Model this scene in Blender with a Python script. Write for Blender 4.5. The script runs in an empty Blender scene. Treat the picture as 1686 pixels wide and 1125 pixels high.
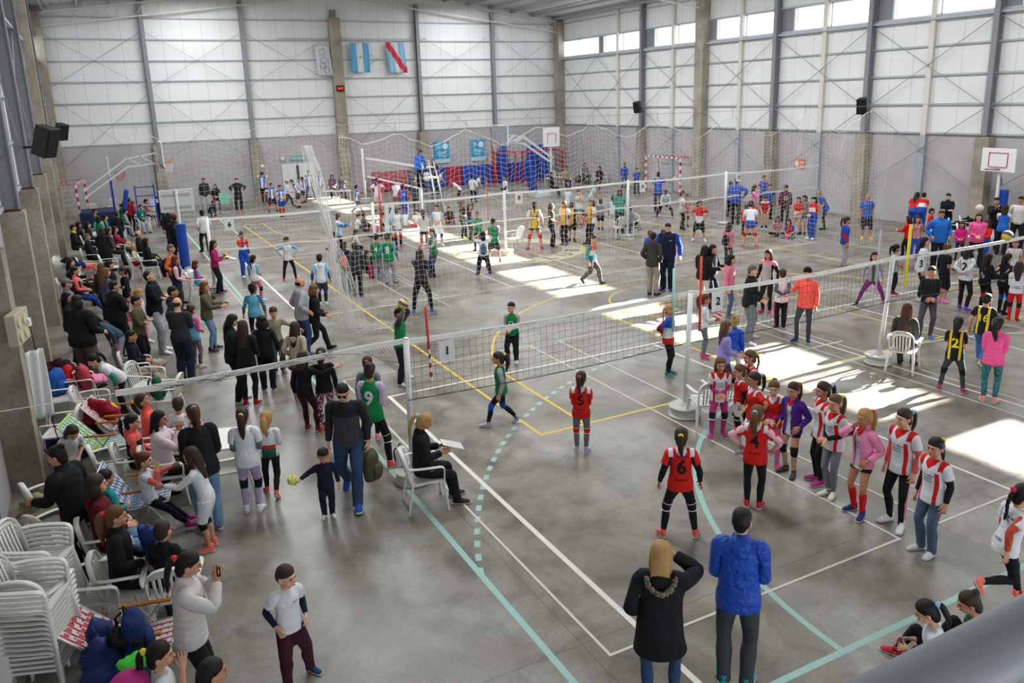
import bpy, bmesh, math, random, numpy as np
from mathutils import Vector, Matrix
PI = math.pi; SC = bpy.context.scene; random.seed(7)

# --- camera, sky, sun, daylight, added roof fill, exposure
_r = Vector((0.8850542419523695, -0.4645627350360921, -0.029333496516821107)); _u = Vector((0.13831549322587014, 0.20229268581403498, 0.9695083772716089)); _f = Vector((0.4444635115909977, 0.8621247789513591, -0.24329622352652586))
_c = bpy.data.cameras.new('camera'); CAM = bpy.data.objects.new('camera', _c); SC.collection.objects.link(CAM); SC.camera = CAM
CAM.matrix_world = Matrix(((_r.x, _u.x, -_f.x, -3.33715412), (_r.y, _u.y, -_f.y, -4.56826149), (_r.z, _u.z, -_f.z, 5.31990531), (0, 0, 0, 1)))
_c.sensor_width = 36; _c.lens = 1322.52497 / 1686 * 36; _c.shift_x = -4.44247553 / 1686; _c.shift_y = -68.0895566 / 1686; _c.clip_start = .02; _c.clip_end = 300
SC.view_settings.view_transform = 'Standard'; SC.view_settings.look = 'None'; SC.view_settings.gamma = 1; SC.view_settings.use_curve_mapping = False; SC.view_settings.exposure = -0.12
SC.cycles.use_denoising = True; SC.cycles.max_bounces = 8; SC.cycles.diffuse_bounces = 5; SC.cycles.sample_clamp_indirect = 6; SC.cycles.transparent_max_bounces = 12
W_ = bpy.data.worlds.new('sky'); SC.world = W_; W_.use_nodes = True; _b = W_.node_tree.nodes['Background']; _b.inputs[0].default_value = (.86, .93, 1, 1); _b.inputs[1].default_value = 4.0
_s = bpy.data.lights.new('sun', 'SUN'); SUN = bpy.data.objects.new('sun', _s); SC.collection.objects.link(SUN); _s.energy = 75.0; _s.angle = .009; _s.color = (1, .97, .92)
SUN.rotation_euler = Vector((-math.cos(math.radians(26.15)), -.006, -math.sin(math.radians(26.15)))).to_track_quat('-Z', 'Y').to_euler()
def area(name, loc, size, rot, power, col=(1, 1, 1)):
    l = bpy.data.lights.new(name, 'AREA'); l.shape = 'RECTANGLE'; l.size, l.size_y = size; l.energy = power; l.color = col
    o = bpy.data.objects.new(name, l); SC.collection.objects.link(o); o.location = loc; o.rotation_euler = rot; return o
# unseen fill lamps added below the roof as assumed skylights; portals at window bands
for _x, _z, _p in ((2.5, 10.9, 1), (18.0, 10.9, 1)): area('added_roof_fill', (_x, 22.0, _z), (2.4, 40), (0, 0, 0), 3800 * _p, (.95, .98, 1))
for _x, _a in ((25.75, 68), (-5.25, -68)):   # portals: steer sampling of the real sky through the window bands
    _o = area('window_portal', (_x, 17.5, 8.385), (1.1, 53), (0, math.radians(90 if _a > 0 else -90), 0), 1); _o.data.cycles.is_portal = True

# --- colours, plain materials, lettering
COL = {k: v for k, v in (w.split(':') for w in '''black:15161a blackb:1b1d20 navy:141a33 dnavy:10131f dnavyb:10141f dnavyh:151a2c white:d6d8dc offwhite:c9c4c0 cream:cfc7b8 gray:6a6d72 lgray:9b9da2 dgray:3a3c41 charcoal:2b2c31
red:c81e18 dred:8a1420 dredb:7a1228 dredh:5c1018 hotred:c0283c coral:e0605a coralb:f05a4c salmon:f07060 salmonr:d8483c crimson:8c1c30 maroon:3a1424 maroonj:4a1826 maroonpink:7a1c3c redhair:5a2418 rust:b04630 orange:d8602c
pink:e88ab0 palepink:d8a8b0 palepinkw:d8c4c8 pinkd:e0508c hotpink:e83c8c magb:c81878 mag:a82c74 magd:a01c58 palemag:c86890 mauve:6a4a5c rosered:b84858 rosepink:d0788c magsh:c83878 purple:4a2480 purpled:5a3468 purpleb:6a4ab8 lilac:b8a8c8 lavender:a898b8 lav:9088c8 plumg:4a4454
green:0f7a44 dgreen:1c5a44 teal:1a8a8c tealb:3a8a8c tealg:1f8a80 tealsh:3a7a74 lime:b8d820 olive:504c38 olived:5a5644 dolive:34342e khaki:8a8468 khakid:4a463c
royal:1c48a8 royald:1c3470 royalv:2058b0 blue:1c4c9c blued:2454a4 bluej:3a6aa8 bluelt:5068b0 bluegray:4a5872 bluesat:1c50c0 azure:1c64b8 bright:2060c0 navyb:1c2c60 dblue:12405c sky:7cb4d0 skyd:5ca0bc skyw:b8ccd8 jean:2c4060 djean:1c2638 ltjean:6a8aa8 denim:3c5468
brown:3c2c24 brownish:54443c taupe:5c4c48 tan:a88468 beige:b0a08c beigeg:8c8680 yellow:d8b020 yellowo:e0a418 ylw:d8bc30 silver:a0a8b0 lightgray:b4b4b8 slate:4c5468 skin:c08868 blackpink:3a2430 pinkblk:a83868 salmonblk:e09080 grayc:7c7a72
tealprt:2c6470 prpl:4a2c7c print:4a2c40 print2:3a3440 redwhite:c84840 ylwj:c8a83c bluesc:2850b0'''.split())}
COL.update({'green0': '0f7a44'})
def rgb(h):
    h = COL.get(h, h); c = [int(h[i:i + 2], 16) / 255 for i in (0, 2, 4)]
    return tuple(x / 12.92 if x <= .04045 else ((x + .055) / 1.055) ** 2.4 for x in c) + (1,)


MATS = {}
def plain(name, col, rough=.6, metal=0, emit=None):
    k = ('plain', name)
    if k in MATS: return MATS[k]
    m = bpy.data.materials.new(name); m.use_nodes = True; B = m.node_tree.nodes['Principled BSDF']; B.inputs['Base Color'].default_value = rgb(col) if isinstance(col, str) else col
    B.inputs['Roughness'].default_value = rough; B.inputs['Metallic'].default_value = metal; B.inputs['Specular IOR Level'].default_value = .3
    if emit: B.inputs['Emission Color'].default_value = rgb(emit[0]); B.inputs['Emission Strength'].default_value = emit[1]
    MATS[k] = m; return m
TEXT = {}
def text_mesh(s, bold=.012):
    if s not in TEXT:
        cu = bpy.data.curves.new('t', 'FONT'); cu.body = s; cu.align_x = 'CENTER'; cu.align_y = 'CENTER'; cu.size = 1; cu.offset = bold; cu.resolution_u = 3; cu.space_line = .8
        ob = bpy.data.objects.new('t', cu); SC.collection.objects.link(ob); me = ob.evaluated_get(bpy.context.evaluated_depsgraph_get()).to_mesh()
        bm = bmesh.new(); bm.from_mesh(me); bmesh.ops.triangulate(bm, faces=bm.faces)
        for _ in range(2):
            L = [e for e in bm.edges if e.calc_length() > .18]
            if L: bmesh.ops.subdivide_edges(bm, edges=L, cuts=1); bmesh.ops.triangulate(bm, faces=bm.faces)
        V = np.array([v.co[:] for v in bm.verts]); F = [tuple(v.index for v in f.verts) for f in bm.faces]; bm.free()
        bpy.data.objects.remove(ob); bpy.data.curves.remove(cu); TEXT[s] = (V, F)
    return TEXT[s]

# --- mesh helpers
class MB:
    def __init__(s): s.v = []; s.f = []
    def add(s, V, F): o = len(s.v); s.v += [tuple(map(float, p)) for p in V]; s.f += [tuple(int(i) + o for i in q) for q in F]; return s
    def box(s, a, b, R=None):
        x0, y0, z0 = a; x1, y1, z1 = b; V = [(x0, y0, z0), (x1, y0, z0), (x1, y1, z0), (x0, y1, z0), (x0, y0, z1), (x1, y0, z1), (x1, y1, z1), (x0, y1, z1)]
        if R is not None: V = [R @ Vector(p) for p in V]
        return s.add(V, [(0, 3, 2, 1), (4, 5, 6, 7), (0, 1, 5, 4), (1, 2, 6, 5), (2, 3, 7, 6), (3, 0, 4, 7)])
    def tube(s, pts, r, seg=8, caps=True):
        pts = [np.array(p, float) for p in pts]; n = len(pts); V = []; rr = r if hasattr(r, '__len__') else [r] * n
        for i, p in enumerate(pts):
            d = pts[min(i + 1, n - 1)] - pts[max(i - 1, 0)]; d = d / (np.linalg.norm(d) + 1e-9); a = np.array([0, 0, 1.]) if abs(d[2]) < .9 else np.array([1., 0, 0])
            x = np.cross(a, d); x /= np.linalg.norm(x); y = np.cross(d, x)
            for k in range(seg): t = 2 * PI * k / seg; V.append(p + (x * math.cos(t) + y * math.sin(t)) * rr[i])
        F = [(i * seg + k, i * seg + (k + 1) % seg, (i + 1) * seg + (k + 1) % seg, (i + 1) * seg + k) for i in range(n - 1) for k in range(seg)]
        if caps: F += [tuple(range(seg))[::-1], tuple((n - 1) * seg + k for k in range(seg))]
        return s.add(V, F)
    def bar(s, a, b, w, h, up=(0, 0, 1)):
        a = Vector(a); b = Vector(b); d = (b - a).normalized(); x = d.cross(Vector(up)).normalized() * w / 2; y = x.cross(d).normalized() * h / 2
        V = [a - x - y, a + x - y, a + x + y, a - x + y, b - x - y, b + x - y, b + x + y, b - x + y]; return s.add(V, [(0, 1, 2, 3), (7, 6, 5, 4), (0, 4, 5, 1), (1, 5, 6, 2), (2, 6, 7, 3), (3, 7, 4, 0)])
    def prism(s, P, z0, z1, ax='z'):
        n = len(P); mk = {'z': lambda p, z: (p[0], p[1], z), 'y': lambda p, z: (p[0], z, p[1]), 'x': lambda p, z: (z, p[0], p[1])}[ax]
        return s.add([mk(p, z0) for p in P] + [mk(p, z1) for p in P], [tuple(range(n))[::-1], tuple(range(n, 2 * n))] + [(i, (i + 1) % n, n + (i + 1) % n, n + i) for i in range(n)])
    def build(s, name, mat, parent=None, smooth=False, bevel=0, **props):
        me = bpy.data.meshes.new(name); me.from_pydata(s.v, [], s.f)
        for m in (mat if isinstance(mat, (list, tuple)) else [mat]): me.materials.append(m)
        if smooth: me.polygons.foreach_set('use_smooth', np.ones(len(s.f), bool))
        bm = bmesh.new(); bm.from_mesh(me); bmesh.ops.recalc_face_normals(bm, faces=bm.faces); bm.to_mesh(me); bm.free()
        o = bpy.data.objects.new(name, me); SC.collection.objects.link(o)
        if parent: o.parent = parent
        if bevel: b = o.modifiers.new('b', 'BEVEL'); b.width = bevel; b.segments = 2; b.limit_method = 'ANGLE'
        for k, v in props.items(): o[k] = v
        return o
def thing(name, loc, label, cat, group=None, rot=0):
    o = bpy.data.objects.new(name, None); SC.collection.objects.link(o); o.location = loc; o.rotation_euler = (0, 0, rot); o.empty_display_size = .2; o['label'] = label; o['category'] = cat
    if group: o['group'] = group
    return o
def tag(o, label, cat, group=None):
    o['label'] = label; o['category'] = cat
    if group: o['group'] = group
    return o
def copy_tree(o, parent=None):
    c = o.copy(); SC.collection.objects.link(c)
    if parent: c.parent = parent; c.matrix_parent_inverse = o.matrix_parent_inverse
    for ch in list(o.children): copy_tree(ch, c)
    return c
def node_mat(name, fn, **k):
    m = bpy.data.materials.new(name); m.use_nodes = True; nt = m.node_tree; B = nt.nodes['Principled BSDF']
    for a, b in k.items(): B.inputs[a.replace('_', ' ')].default_value = b
    fn(nt, nt.nodes, nt.links, B); return m
def ramp(N, pts):
    r = N.new('ShaderNodeValToRGB'); e = r.color_ramp.elements
    while len(e) < len(pts): e.new(.5)
    for i, (p, c) in enumerate(pts): e[i].position = p; e[i].color = rgb(c)
    return r
def noise(N, L, co, scale, det=6, dist=0, rough=.55):
    n = N.new('ShaderNodeTexNoise'); n.inputs['Scale'].default_value = scale; n.inputs['Detail'].default_value = det; n.inputs['Distortion'].default_value = dist; n.inputs['Roughness'].default_value = rough; L.new(co, n.inputs['Vector']); return n
def mixm(N, L, a, b, f, mode='MULTIPLY'):
    m = N.new('ShaderNodeMix'); m.data_type = 'RGBA'; m.blend_type = mode
    for i, v in ((0, f), (6, a), (7, b)):
        if hasattr(v, 'links'): L.new(v, m.inputs[i])
        else: m.inputs[i].default_value = v
    return m.outputs[2]

def _floor(nt, N, L, B):
    g = N.new('ShaderNodeNewGeometry'); co = g.outputs['Position']
    n1 = noise(N, L, co, .55, 8, .9, .62); r1 = ramp(N, [(.30, '6b645a'), (.44, '817b71'), (.56, '928e86'), (.70, 'a5a29b')]); L.new(n1.outputs[0], r1.inputs[0])
    n2 = noise(N, L, co, 1.7, 7, .5, .6); r2 = ramp(N, [(.32, 'a39e95'), (.5, 'e6e4e0'), (.7, 'ffffff')]); L.new(n2.outputs[0], r2.inputs[0])
    n3 = noise(N, L, co, 38, 4); r3 = ramp(N, [(.3, 'c8c6c2'), (.6, 'ffffff')]); L.new(n3.outputs[0], r3.inputs[0])
    c = mixm(N, L, r1.outputs[0], r2.outputs[0], .8); c = mixm(N, L, c, r3.outputs[0], .5)
    # saw-cut joints
    s = N.new('ShaderNodeSeparateXYZ'); L.new(co, s.inputs[0]); js = []
    for ax, off, per in ((0, .35, 5.05), (1, 1.35, 5.05)):
        a = N.new('ShaderNodeMath'); a.operation = 'ADD'; a.inputs[1].default_value = 100 * per - off; L.new(s.outputs[ax], a.inputs[0])
        m = N.new('ShaderNodeMath'); m.operation = 'MODULO'; m.inputs[1].default_value = per; L.new(a.outputs[0], m.inputs[0])
        l = N.new('ShaderNodeMath'); l.operation = 'LESS_THAN'; l.inputs[1].default_value = .014; L.new(m.outputs[0], l.inputs[0]); js.append(l.outputs[0])
    mx = N.new('ShaderNodeMath'); mx.operation = 'MAXIMUM'; L.new(js[0], mx.inputs[0]); L.new(js[1], mx.inputs[1])
    ml = N.new('ShaderNodeMath'); ml.operation = 'MULTIPLY'; ml.inputs[1].default_value = .6; L.new(mx.outputs[0], ml.inputs[0])
    c = mixm(N, L, c, rgb('4a463f'), ml.outputs[0], 'MIX'); L.new(c, B.inputs['Base Color'])
    rr = N.new('ShaderNodeMapRange'); rr.inputs['To Min'].default_value = .22; rr.inputs['To Max'].default_value = .50; L.new(n2.outputs[0], rr.inputs['Value']); L.new(rr.outputs[0], B.inputs['Roughness'])
    bp = N.new('ShaderNodeBump'); bp.inputs['Strength'].default_value = .12; bp.inputs['Distance'].default_value = .01; L.new(n3.outputs[0], bp.inputs['Height']); L.new(bp.outputs[0], B.inputs['Normal'])
def _conc(nt, N, L, B):
    g = N.new('ShaderNodeNewGeometry'); co = g.outputs['Position']; n = noise(N, L, co, .9, 6, .5, .55); r = ramp(N, [(.3, '7e776a'), (.5, '989082'), (.7, 'aca496')]); L.new(n.outputs[0], r.inputs[0])
    n2 = noise(N, L, co, 14, 5); r2 = ramp(N, [(.35, 'b4b0a8'), (.6, 'ffffff')]); L.new(n2.outputs[0], r2.inputs[0]); L.new(mixm(N, L, r.outputs[0], r2.outputs[0], .35), B.inputs['Base Color'])
    bp = N.new('ShaderNodeBump'); bp.inputs['Strength'].default_value = .2; bp.inputs['Distance'].default_value = .01; L.new(n2.outputs[0], bp.inputs['Height']); L.new(bp.outputs[0], B.inputs['Normal'])
def _plaster(nt, N, L, B):
    g = N.new('ShaderNodeNewGeometry'); co = g.outputs['Position']; n = noise(N, L, co, .8, 6); r = ramp(N, [(.3, 'a8a3a6'), (.7, 'b6b2b6')]); L.new(n.outputs[0], r.inputs[0])
    n2 = noise(N, L, co, 30, 3); r2 = ramp(N, [(.3, 'e8e6e4'), (.7, 'ffffff')]); L.new(n2.outputs[0], r2.inputs[0]); L.new(mixm(N, L, r.outputs[0], r2.outputs[0], 1.), B.inputs['Base Color'])
def _panel(ax):
    def f(nt, N, L, B):
        g = N.new('ShaderNodeNewGeometry'); s = N.new('ShaderNodeSeparateXYZ'); L.new(g.outputs['Position'], s.inputs[0])
        a = N.new('ShaderNodeMath'); a.operation = 'ADD'; a.inputs[1].default_value = 200.02; L.new(s.outputs[ax], a.inputs[0])
        m = N.new('ShaderNodeMath'); m.operation = 'MODULO'; m.inputs[1].default_value = 1.0; L.new(a.outputs[0], m.inputs[0])
        l = N.new('ShaderNodeMath'); l.operation = 'LESS_THAN'; l.inputs[1].default_value = .035; L.new(m.outputs[0], l.inputs[0])
        n = noise(N, L, g.outputs['Position'], .35, 3); r = ramp(N, [(.3, 'd0d0d0'), (.7, 'd9d9d8')]); L.new(n.outputs[0], r.inputs[0])
        ml = N.new('ShaderNodeMath'); ml.operation = 'MULTIPLY'; ml.inputs[1].default_value = .35; L.new(l.outputs[0], ml.inputs[0])
        L.new(mixm(N, L, r.outputs[0], rgb('8a8c90'), ml.outputs[0], 'MIX'), B.inputs['Base Color'])
        w = N.new('ShaderNodeMath'); w.operation = 'SINE'; mm = N.new('ShaderNodeMath'); mm.operation = 'MULTIPLY'; mm.inputs[1].default_value = 37.7; L.new(s.outputs[ax], mm.inputs[0]); L.new(mm.outputs[0], w.inputs[0])
        bp = N.new('ShaderNodeBump'); bp.inputs['Strength'].default_value = .25; bp.inputs['Distance'].default_value = .004; L.new(w.outputs[0], bp.inputs['Height']); L.new(bp.outputs[0], B.inputs['Normal'])
    return f
M_FLOOR = node_mat('polished_concrete_floor', _floor, Specular_IOR_Level=.36)
M_CONC = node_mat('raw_concrete', _conc, Roughness=.9, Specular_IOR_Level=.2); M_PLAS = node_mat('grey_plaster', _plaster, Roughness=.9, Specular_IOR_Level=.2)
M_PY = node_mat('white_wall_panel_end', _panel(0), Roughness=.45); M_PX = node_mat('white_wall_panel_side', _panel(1), Roughness=.45)
M_STEEL = plain('grey_painted_steel', '7e7f83', .5); M_PURL = plain('galvanised_purlin', 'a4a8ae', .5, .1); M_LIGHT = plain('cream_painted_post', 'c8c2b8', .5); M_BLUEC = plain('pale_blue_painted_post', '989ea4', .6)
M_ROD = plain('brace_rod', '888a8e', .5); M_WHITE = plain('white_paint', 'd8d8d8', .5); M_PLASTIC = plain('white_plastic', 'd8d6d0', .35); M_GLASSW = plain('window_frame_white', 'c8ccd2', .4); M_CORR = plain('roof_sheet', 'b8b8b6', .4)

XL, XR, YB, YF = -5.0, 25.5, 43.9, -9.0
def struct(o): o['kind'] = 'structure'; return o
struct(MB().box((XL - .3, YF - .3, -.3), (XR + .3, YB + .3, 0)).build('floor', M_FLOOR))
# back wall, front wall
for nm, y0, y1 in (('wall_back', YB, YB + .2), ('wall_front', YF - .2, YF)):
    m = MB().box((XL - .2, y0, 3.55), (XR + .2, y1, 12.6)); struct(m.build(nm, M_PY))
struct(MB().box((XL, YB - .06, 0), (XR, YB, 3.55)).build('wall_back_lower', M_PLAS))
ZW0, ZW1 = 7.9, 8.87
bays = [(-1.55 - 5.12 + 5.12 * i) for i in range(0, 11)]
wins = [(38.95, 43.5)] + [(34.25 - 5.115 * i + .25 - .0 if 0 else 34.3 - 5.1 * i, 38.45 - 5.1 * i) for i in range(0, 9)]
for side, x0, x1 in (('right', XR, XR + .2), ('left', XL - .2, XL)):
    struct(MB().box((x0, YF, 3.55), (x1, YB, ZW0)).build('wall_%s' % side, M_PX)); struct(MB().box((x0, YF, ZW1), (x1, YB, 10.6)).build('wall_%s_upper' % side, M_PX))
    struct(MB().box((min(x0, x1) - (.0), YF, 0), (max(x0, x1), YB, 3.55)).build('wall_%s_lower' % side, M_PLAS))
    m = MB(); ws = sorted(wins); prev = YF
    for a, b in ws: m.box((x0, prev, ZW0), (x1, a, ZW1)); prev = b
    m.box((x0, prev, ZW0), (x1, YB, ZW1)); struct(m.build('wall_%s_piers' % side, M_STEEL))
    for i, (a, b) in enumerate(ws):
        m = MB(); xa = x0 if side == 'right' else x1; d = .05 if side == 'right' else -.05; lo, hi = min(xa, xa + d), max(xa, xa + d)
        for y in (a, (a + b) / 2, b): m.box((lo - .02, y - .04, ZW0), (hi + .02, y + .04, ZW1))
        m.box((lo - .02, a, ZW0 - .03), (hi + .02, b, ZW0 + .03)); m.box((lo - .02, a, ZW1 - .03), (hi + .02, b, ZW1 + .03)); struct(m.build('window_%d' % (i + (1 if side == 'right' else 11)), M_GLASSW))
# roof
RZ = lambda x: 12.3 - abs(x - 10.25) * .125
m = MB()
for a, b in ((XL - .2, 10.25), (10.25, XR + .2)):
    n = 60; P = []
    for i in range(n + 1): x = a + (b - a) * i / n; P.append((x, RZ(x) + .04 * (i % 2)))
    P += [(x, z + .12) for x, z in P[::-1]]; m.prism(P, YF, YB + .2, 'y')
struct(m.build('ceiling', M_CORR))
m = MB()
for x in np.arange(XL + .6, XR, 1.55): m.box((x - .04, YF, RZ(x) - .22), (x + .04, YB, RZ(x) - .06))
struct(m.build('trim_1', M_PURL))
def truss(y, n):
    m = MB(); zb = lambda x: RZ(x) - .95
    for f in (zb, lambda x: RZ(x) - .3): m.bar((XL + .3, y, f(XL + .3)), (10.25, y, f(10.25)), .10, .07); m.bar((10.25, y, f(10.25)), (XR - .3, y, f(XR - .3)), .10, .07)
    xs = np.linspace(XL + .3, XR - .3, 61)
    for i in range(60): a, b = (zb(xs[i]), RZ(xs[i + 1]) - .3) if i % 2 else (RZ(xs[i]) - .3, zb(xs[i + 1])); m.tube([(xs[i], y, a), (xs[i + 1], y, b)], .018, 5)
    struct(m.build('trim_%d' % n, M_LIGHT))
truss(43.45, 2); truss(29.1, 3); truss(14.0, 4)
# purlins on the walls
PZ = [3.57, 4.65, 5.72, 6.79, 7.84, 8.92, 10.0]
m = MB()
for z in PZ: m.box((XL, YB - .09, z - .032), (XR, YB, z + .032))
struct(m.build('trim_5', M_PURL))
m = MB()
for z in PZ: m.box((XR - .09, YF, z - .032), (XR, YB, z + .032)); m.box((XL, YF, z - .032), (XL + .09, YB, z + .032))
m.box((XR - .22, YF, 7.72), (XR - .10, YB, 7.80)); m.box((XL + .10, YF, 7.72), (XL + .22, YB, 7.80)); struct(m.build('trim_6', M_PURL))
# columns: each is a thing of its own
def column(n, c, d, kind, where):
    """c = (x, y) on the wall line, d = inward unit vector"""
    x, y = c; dx, dy = d; tx, ty = -dy, dx
    def bx(w, dep, z0, z1, mat, nm, off=0):
        xs = sorted((x + dx * off - tx * w / 2, x + dx * (dep + off) + tx * w / 2)); ys = sorted((y + dy * off - ty * w / 2, y + dy * (dep + off) + ty * w / 2))
        return MB().box((xs[0], ys[0], z0), (xs[1], ys[1], z1)).build(nm, mat, r0)
    r0 = bpy.data.objects.new('column', None); SC.collection.objects.link(r0); r0['kind'] = 'structure'; r0.name = 'trim_%d' % n
    if kind == 'main': bx(.62, .45, 0, 10.15, M_CONC, 'shaft'); bx(.3, .3, 10.15, 10.6, M_STEEL, 'bearing')
    elif kind == 'steel':
        bx(.52, .42, 0, 3.5, M_CONC, 'concrete_base'); bx(.2, .03, 3.5, 11, M_STEEL, 'flange', .05); bx(.2, .03, 3.5, 11, M_STEEL, 'flange', .32); bx(.03, .27, 3.5, 11, M_STEEL, 'web', .05); bx(.36, .36, 3.5, 3.53, plain('rusty_plate', '4a2a1c', .8), 'base_plate')
    else: bx(.24, .16, 0, 3.5, M_BLUEC, 'lower_post'); bx(.2, .16, 3.5, 10.2, M_LIGHT, 'upper_post')
k = 10
for x in (.04, 5.1, 15.37, 20.47): column(k, (x, YB - .06), (0, -1), 'steel', 'back'); k += 1
column(k, (10.27, YB - .06), (0, -1), 'main', 'back'); k += 1
for sx, dx in ((XR, -1), (XL, 1)):
    for y in (34.25, 24.0, 18.85, 13.65, 8.5, 3.4, -6.8): column(k, (sx, y), (dx, 0), 'steel', ''); k += 1
    for y in (43.4, 29.1, -1.7): column(k, (sx, y), (dx, 0), 'main', ''); k += 1
    for y in (36.8, 31.6, 26.4, 21.3, 16.2, 11.1, 6.0, .9, -4.2): column(k, (sx, y), (dx, 0), 'post', ''); k += 1
# brace rods
m = MB()
bx_ = [XL + .1, .04, 5.1, 10.27, 15.37, 20.47, XR - .1]
for a, b in zip(bx_[:-1], bx_[1:]):
    for z0, z1 in ((6.35, 9.35), (2.2, 6.25)): m.tube([(a, YB - .2, z0), (b, YB - .2, z1)], .011, 5); m.tube([(a, YB - .22, z1), (b, YB - .22, z0)], .011, 5)
for sx in (XR - .2, XL + .2):
    ys = [43.4, 34.25, 24.0, 13.65, 3.4, -6.8]
    for yy in ((43.4, 39), (39, 34.25), (34.25, 29.1), (29.1, 24), (24, 18.85), (18.85, 13.65), (13.65, 8.5), (8.5, 3.4), (3.4, -1.7)):
        for z0, z1 in ((1.3, 4.6), (4.5, 7.7)):
            if sx < 0 and z0 < 2: continue
            m.tube([(sx, yy[0], z0), (sx, yy[1], z1)], .015, 5); m.tube([(sx - .02, yy[0], z1), (sx - .02, yy[1], z0)], .015, 5)
struct(m.build('trim_7', M_ROD))
# doors in the back wall
for i, (a, b) in enumerate(((6.55, 7.45), (7.47, 8.42))):
    o = struct(MB().box((a, YB - .12, .02), (b, YB - .07, 2.0)).build('door_%d' % (i + 1), plain('white_door', 'c8c8cc', .5)))
    MB().box((b - .06 if i == 0 else a, YB - .17, .9), (b if i == 0 else a + .05, YB - .12, 1.9)).build('door_handle', plain('dark_bar', '3a3c40', .5), o)

# --- painted court lines
M_CY = plain('line_cyan', '93b8b0', .5); M_YE = plain('line_yellow', 'd2b040', .5); M_WH = plain('line_white', 'd4d0c6', .5); M_TH = plain('line_thin', 'c2beb4', .55)
class Lines(MB):
    z = .0008
    def seg(s, a, b, w):
        a = Vector((*a, 0)); b = Vector((*b, 0)); d = (b - a).normalized(); n = Vector((-d.y, d.x, 0)) * w / 2; a = a - d * w / 2; b = b + d * w / 2; o = len(s.v)
        e = Vector((0, 0, (len(s.f) % 7) * .00006)); s.v += [tuple(p + e) for p in (a - n, b - n, b + n, a + n)]; s.f.append((o, o + 1, o + 2, o + 3)); return s
    def rect(s, x0, y0, x1, y1, w): s.seg((x0, y0), (x1, y0), w).seg((x1, y0), (x1, y1), w).seg((x1, y1), (x0, y1), w).seg((x0, y1), (x0, y0), w); return s
    def arc(s, cx, cy, r, a0, a1, w, dash=None):
        n = max(6, int(abs(a1 - a0) * r / (.1 if not dash else .05))); L = abs(a1 - a0) * r; pos = 0
        if dash:
            k = 0
            while k * dash * 2 < L:
                t0 = a0 + (a1 - a0) * (k * dash * 2) / L; t1 = t0 + (a1 - a0) * dash / L; k += 1
                s.quad(cx, cy, r, t0, t1, w)
        else:
            for i in range(n): s.quad(cx, cy, r, a0 + (a1 - a0) * i / n, a0 + (a1 - a0) * (i + 1) / n, w)
        return s
    def quad(s, cx, cy, r, t0, t1, w):
        o = len(s.v); s.v += [(cx + q * math.cos(t), cy + q * math.sin(t), .00044) for t, q in ((t0, r - w / 2), (t1, r - w / 2), (t1, r + w / 2), (t0, r + w / 2))]; s.f.append((o, o + 1, o + 2, o + 3))
def lines(n, L, z, mat): L.v = [(x, y, z + e) for x, y, e in L.v]; struct(L.build('trim_%d' % n, mat))
L_ = Lines().rect(0, 0, 20, 40, .075).seg((0, 20), (20, 20), .06)
for y0, sg in ((0, 1), (40, -1)):
    for r_, ds in ((6, None), (9, .15)):
        th = math.acos(8.5 / 9) if r_ == 9 else 0
        for cx, a0, a1 in ((8.5, PI - th, PI / 2), (11.5, th, PI / 2)): L_.arc(cx, y0, r_, sg * a0, sg * a1, .075, ds)
        if ds:
            for i in range(10): L_.seg((8.5 + .3 * i + .04, y0 + sg * 9), (8.5 + .3 * i + .14, y0 + sg * 9), .075)
        else: L_.seg((8.5, y0 + sg * 6), (11.5, y0 + sg * 6), .075)
    L_.seg((9.5, y0 + sg * 7), (10.5, y0 + sg * 7), .06)
lines(80, L_, .0012, M_CY)
L_ = Lines().rect(2.55, 6.06, 17.45, 34, .055).seg((2.55, 20), (17.45, 20), .05)
for cy, sg in ((7.6, 1), (32.4, -1)):
    a = math.acos(6.6 / 6.8); L_.arc(10, cy, 6.8, sg * a, sg * (PI - a), .055).seg((3.4, cy - sg * 1.55), (3.4, cy + sg * 1.6), .055).seg((16.6, cy - sg * 1.55), (16.6, cy + sg * 1.6), .055)
    L_.seg((7.6, cy - sg * 1.55), (7.6, cy + sg * 4.25), .05).seg((12.6, cy - sg * 1.55), (12.6, cy + sg * 4.25), .05).seg((7.6, cy + sg * 4.25), (12.6, cy + sg * 4.25), .05).arc(10, cy + sg * 4.25, 1.8, 0, PI * 2, .05)
L_.arc(9.95, 20.75, 2.38, 0, 2 * PI, .07); lines(81, L_, .0020, M_YE)
L_ = Lines().seg((1, -.4), (1, 9.06), .07).seg((1, 9.06), (19, 9.06), .06).seg((19, -.4), (19, 9.06), .06).seg((10.1, 0), (10.1, 9.06), .05).seg((7.06, 1), (7.06, 9.06), .05).seg((13.1, 0), (13.1, 9.06), .05).seg((1, 15.7), (1, 24.88), .07).seg((-.2, 15.7), (19.3, 15.7), .05).seg((-.2, 24.88), (19.3, 24.88), .05).seg((7.05, 15.7), (7.05, 24.88), .05).seg((13.1, 15.7), (13.1, 24.88), .05).seg((19.2, 15.7), (19.2, 24.88), .05).seg((1, 31), (19, 31), .05).seg((1.9, 31), (1.9, 40), .05).seg((-4, 37.5), (19, 37.5), .05).seg((10.1, 15.7), (10.1, 24.88), .05)
lines(82, L_, .0028, M_WH)
L_ = Lines()
for a, b in ((.51, 4.73), (5.45, 9.66), (10.35, 14.6), (15.3, 19.5)): L_.rect(a, 1.08, b, 10.4, .035); L_.seg((a - .65, 15.9), (a - .65, 24.6), .03).seg((b - .75, 15.9), (b - .75, 24.6), .03).seg((a - .65, 15.9), (b - .75, 15.9), .03)
L_.seg((4.64, 14.6), (4.64, 19), .03).seg((9.6, 7), (10.6, 7), .04); lines(83, L_, .0036, M_TH)
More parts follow.
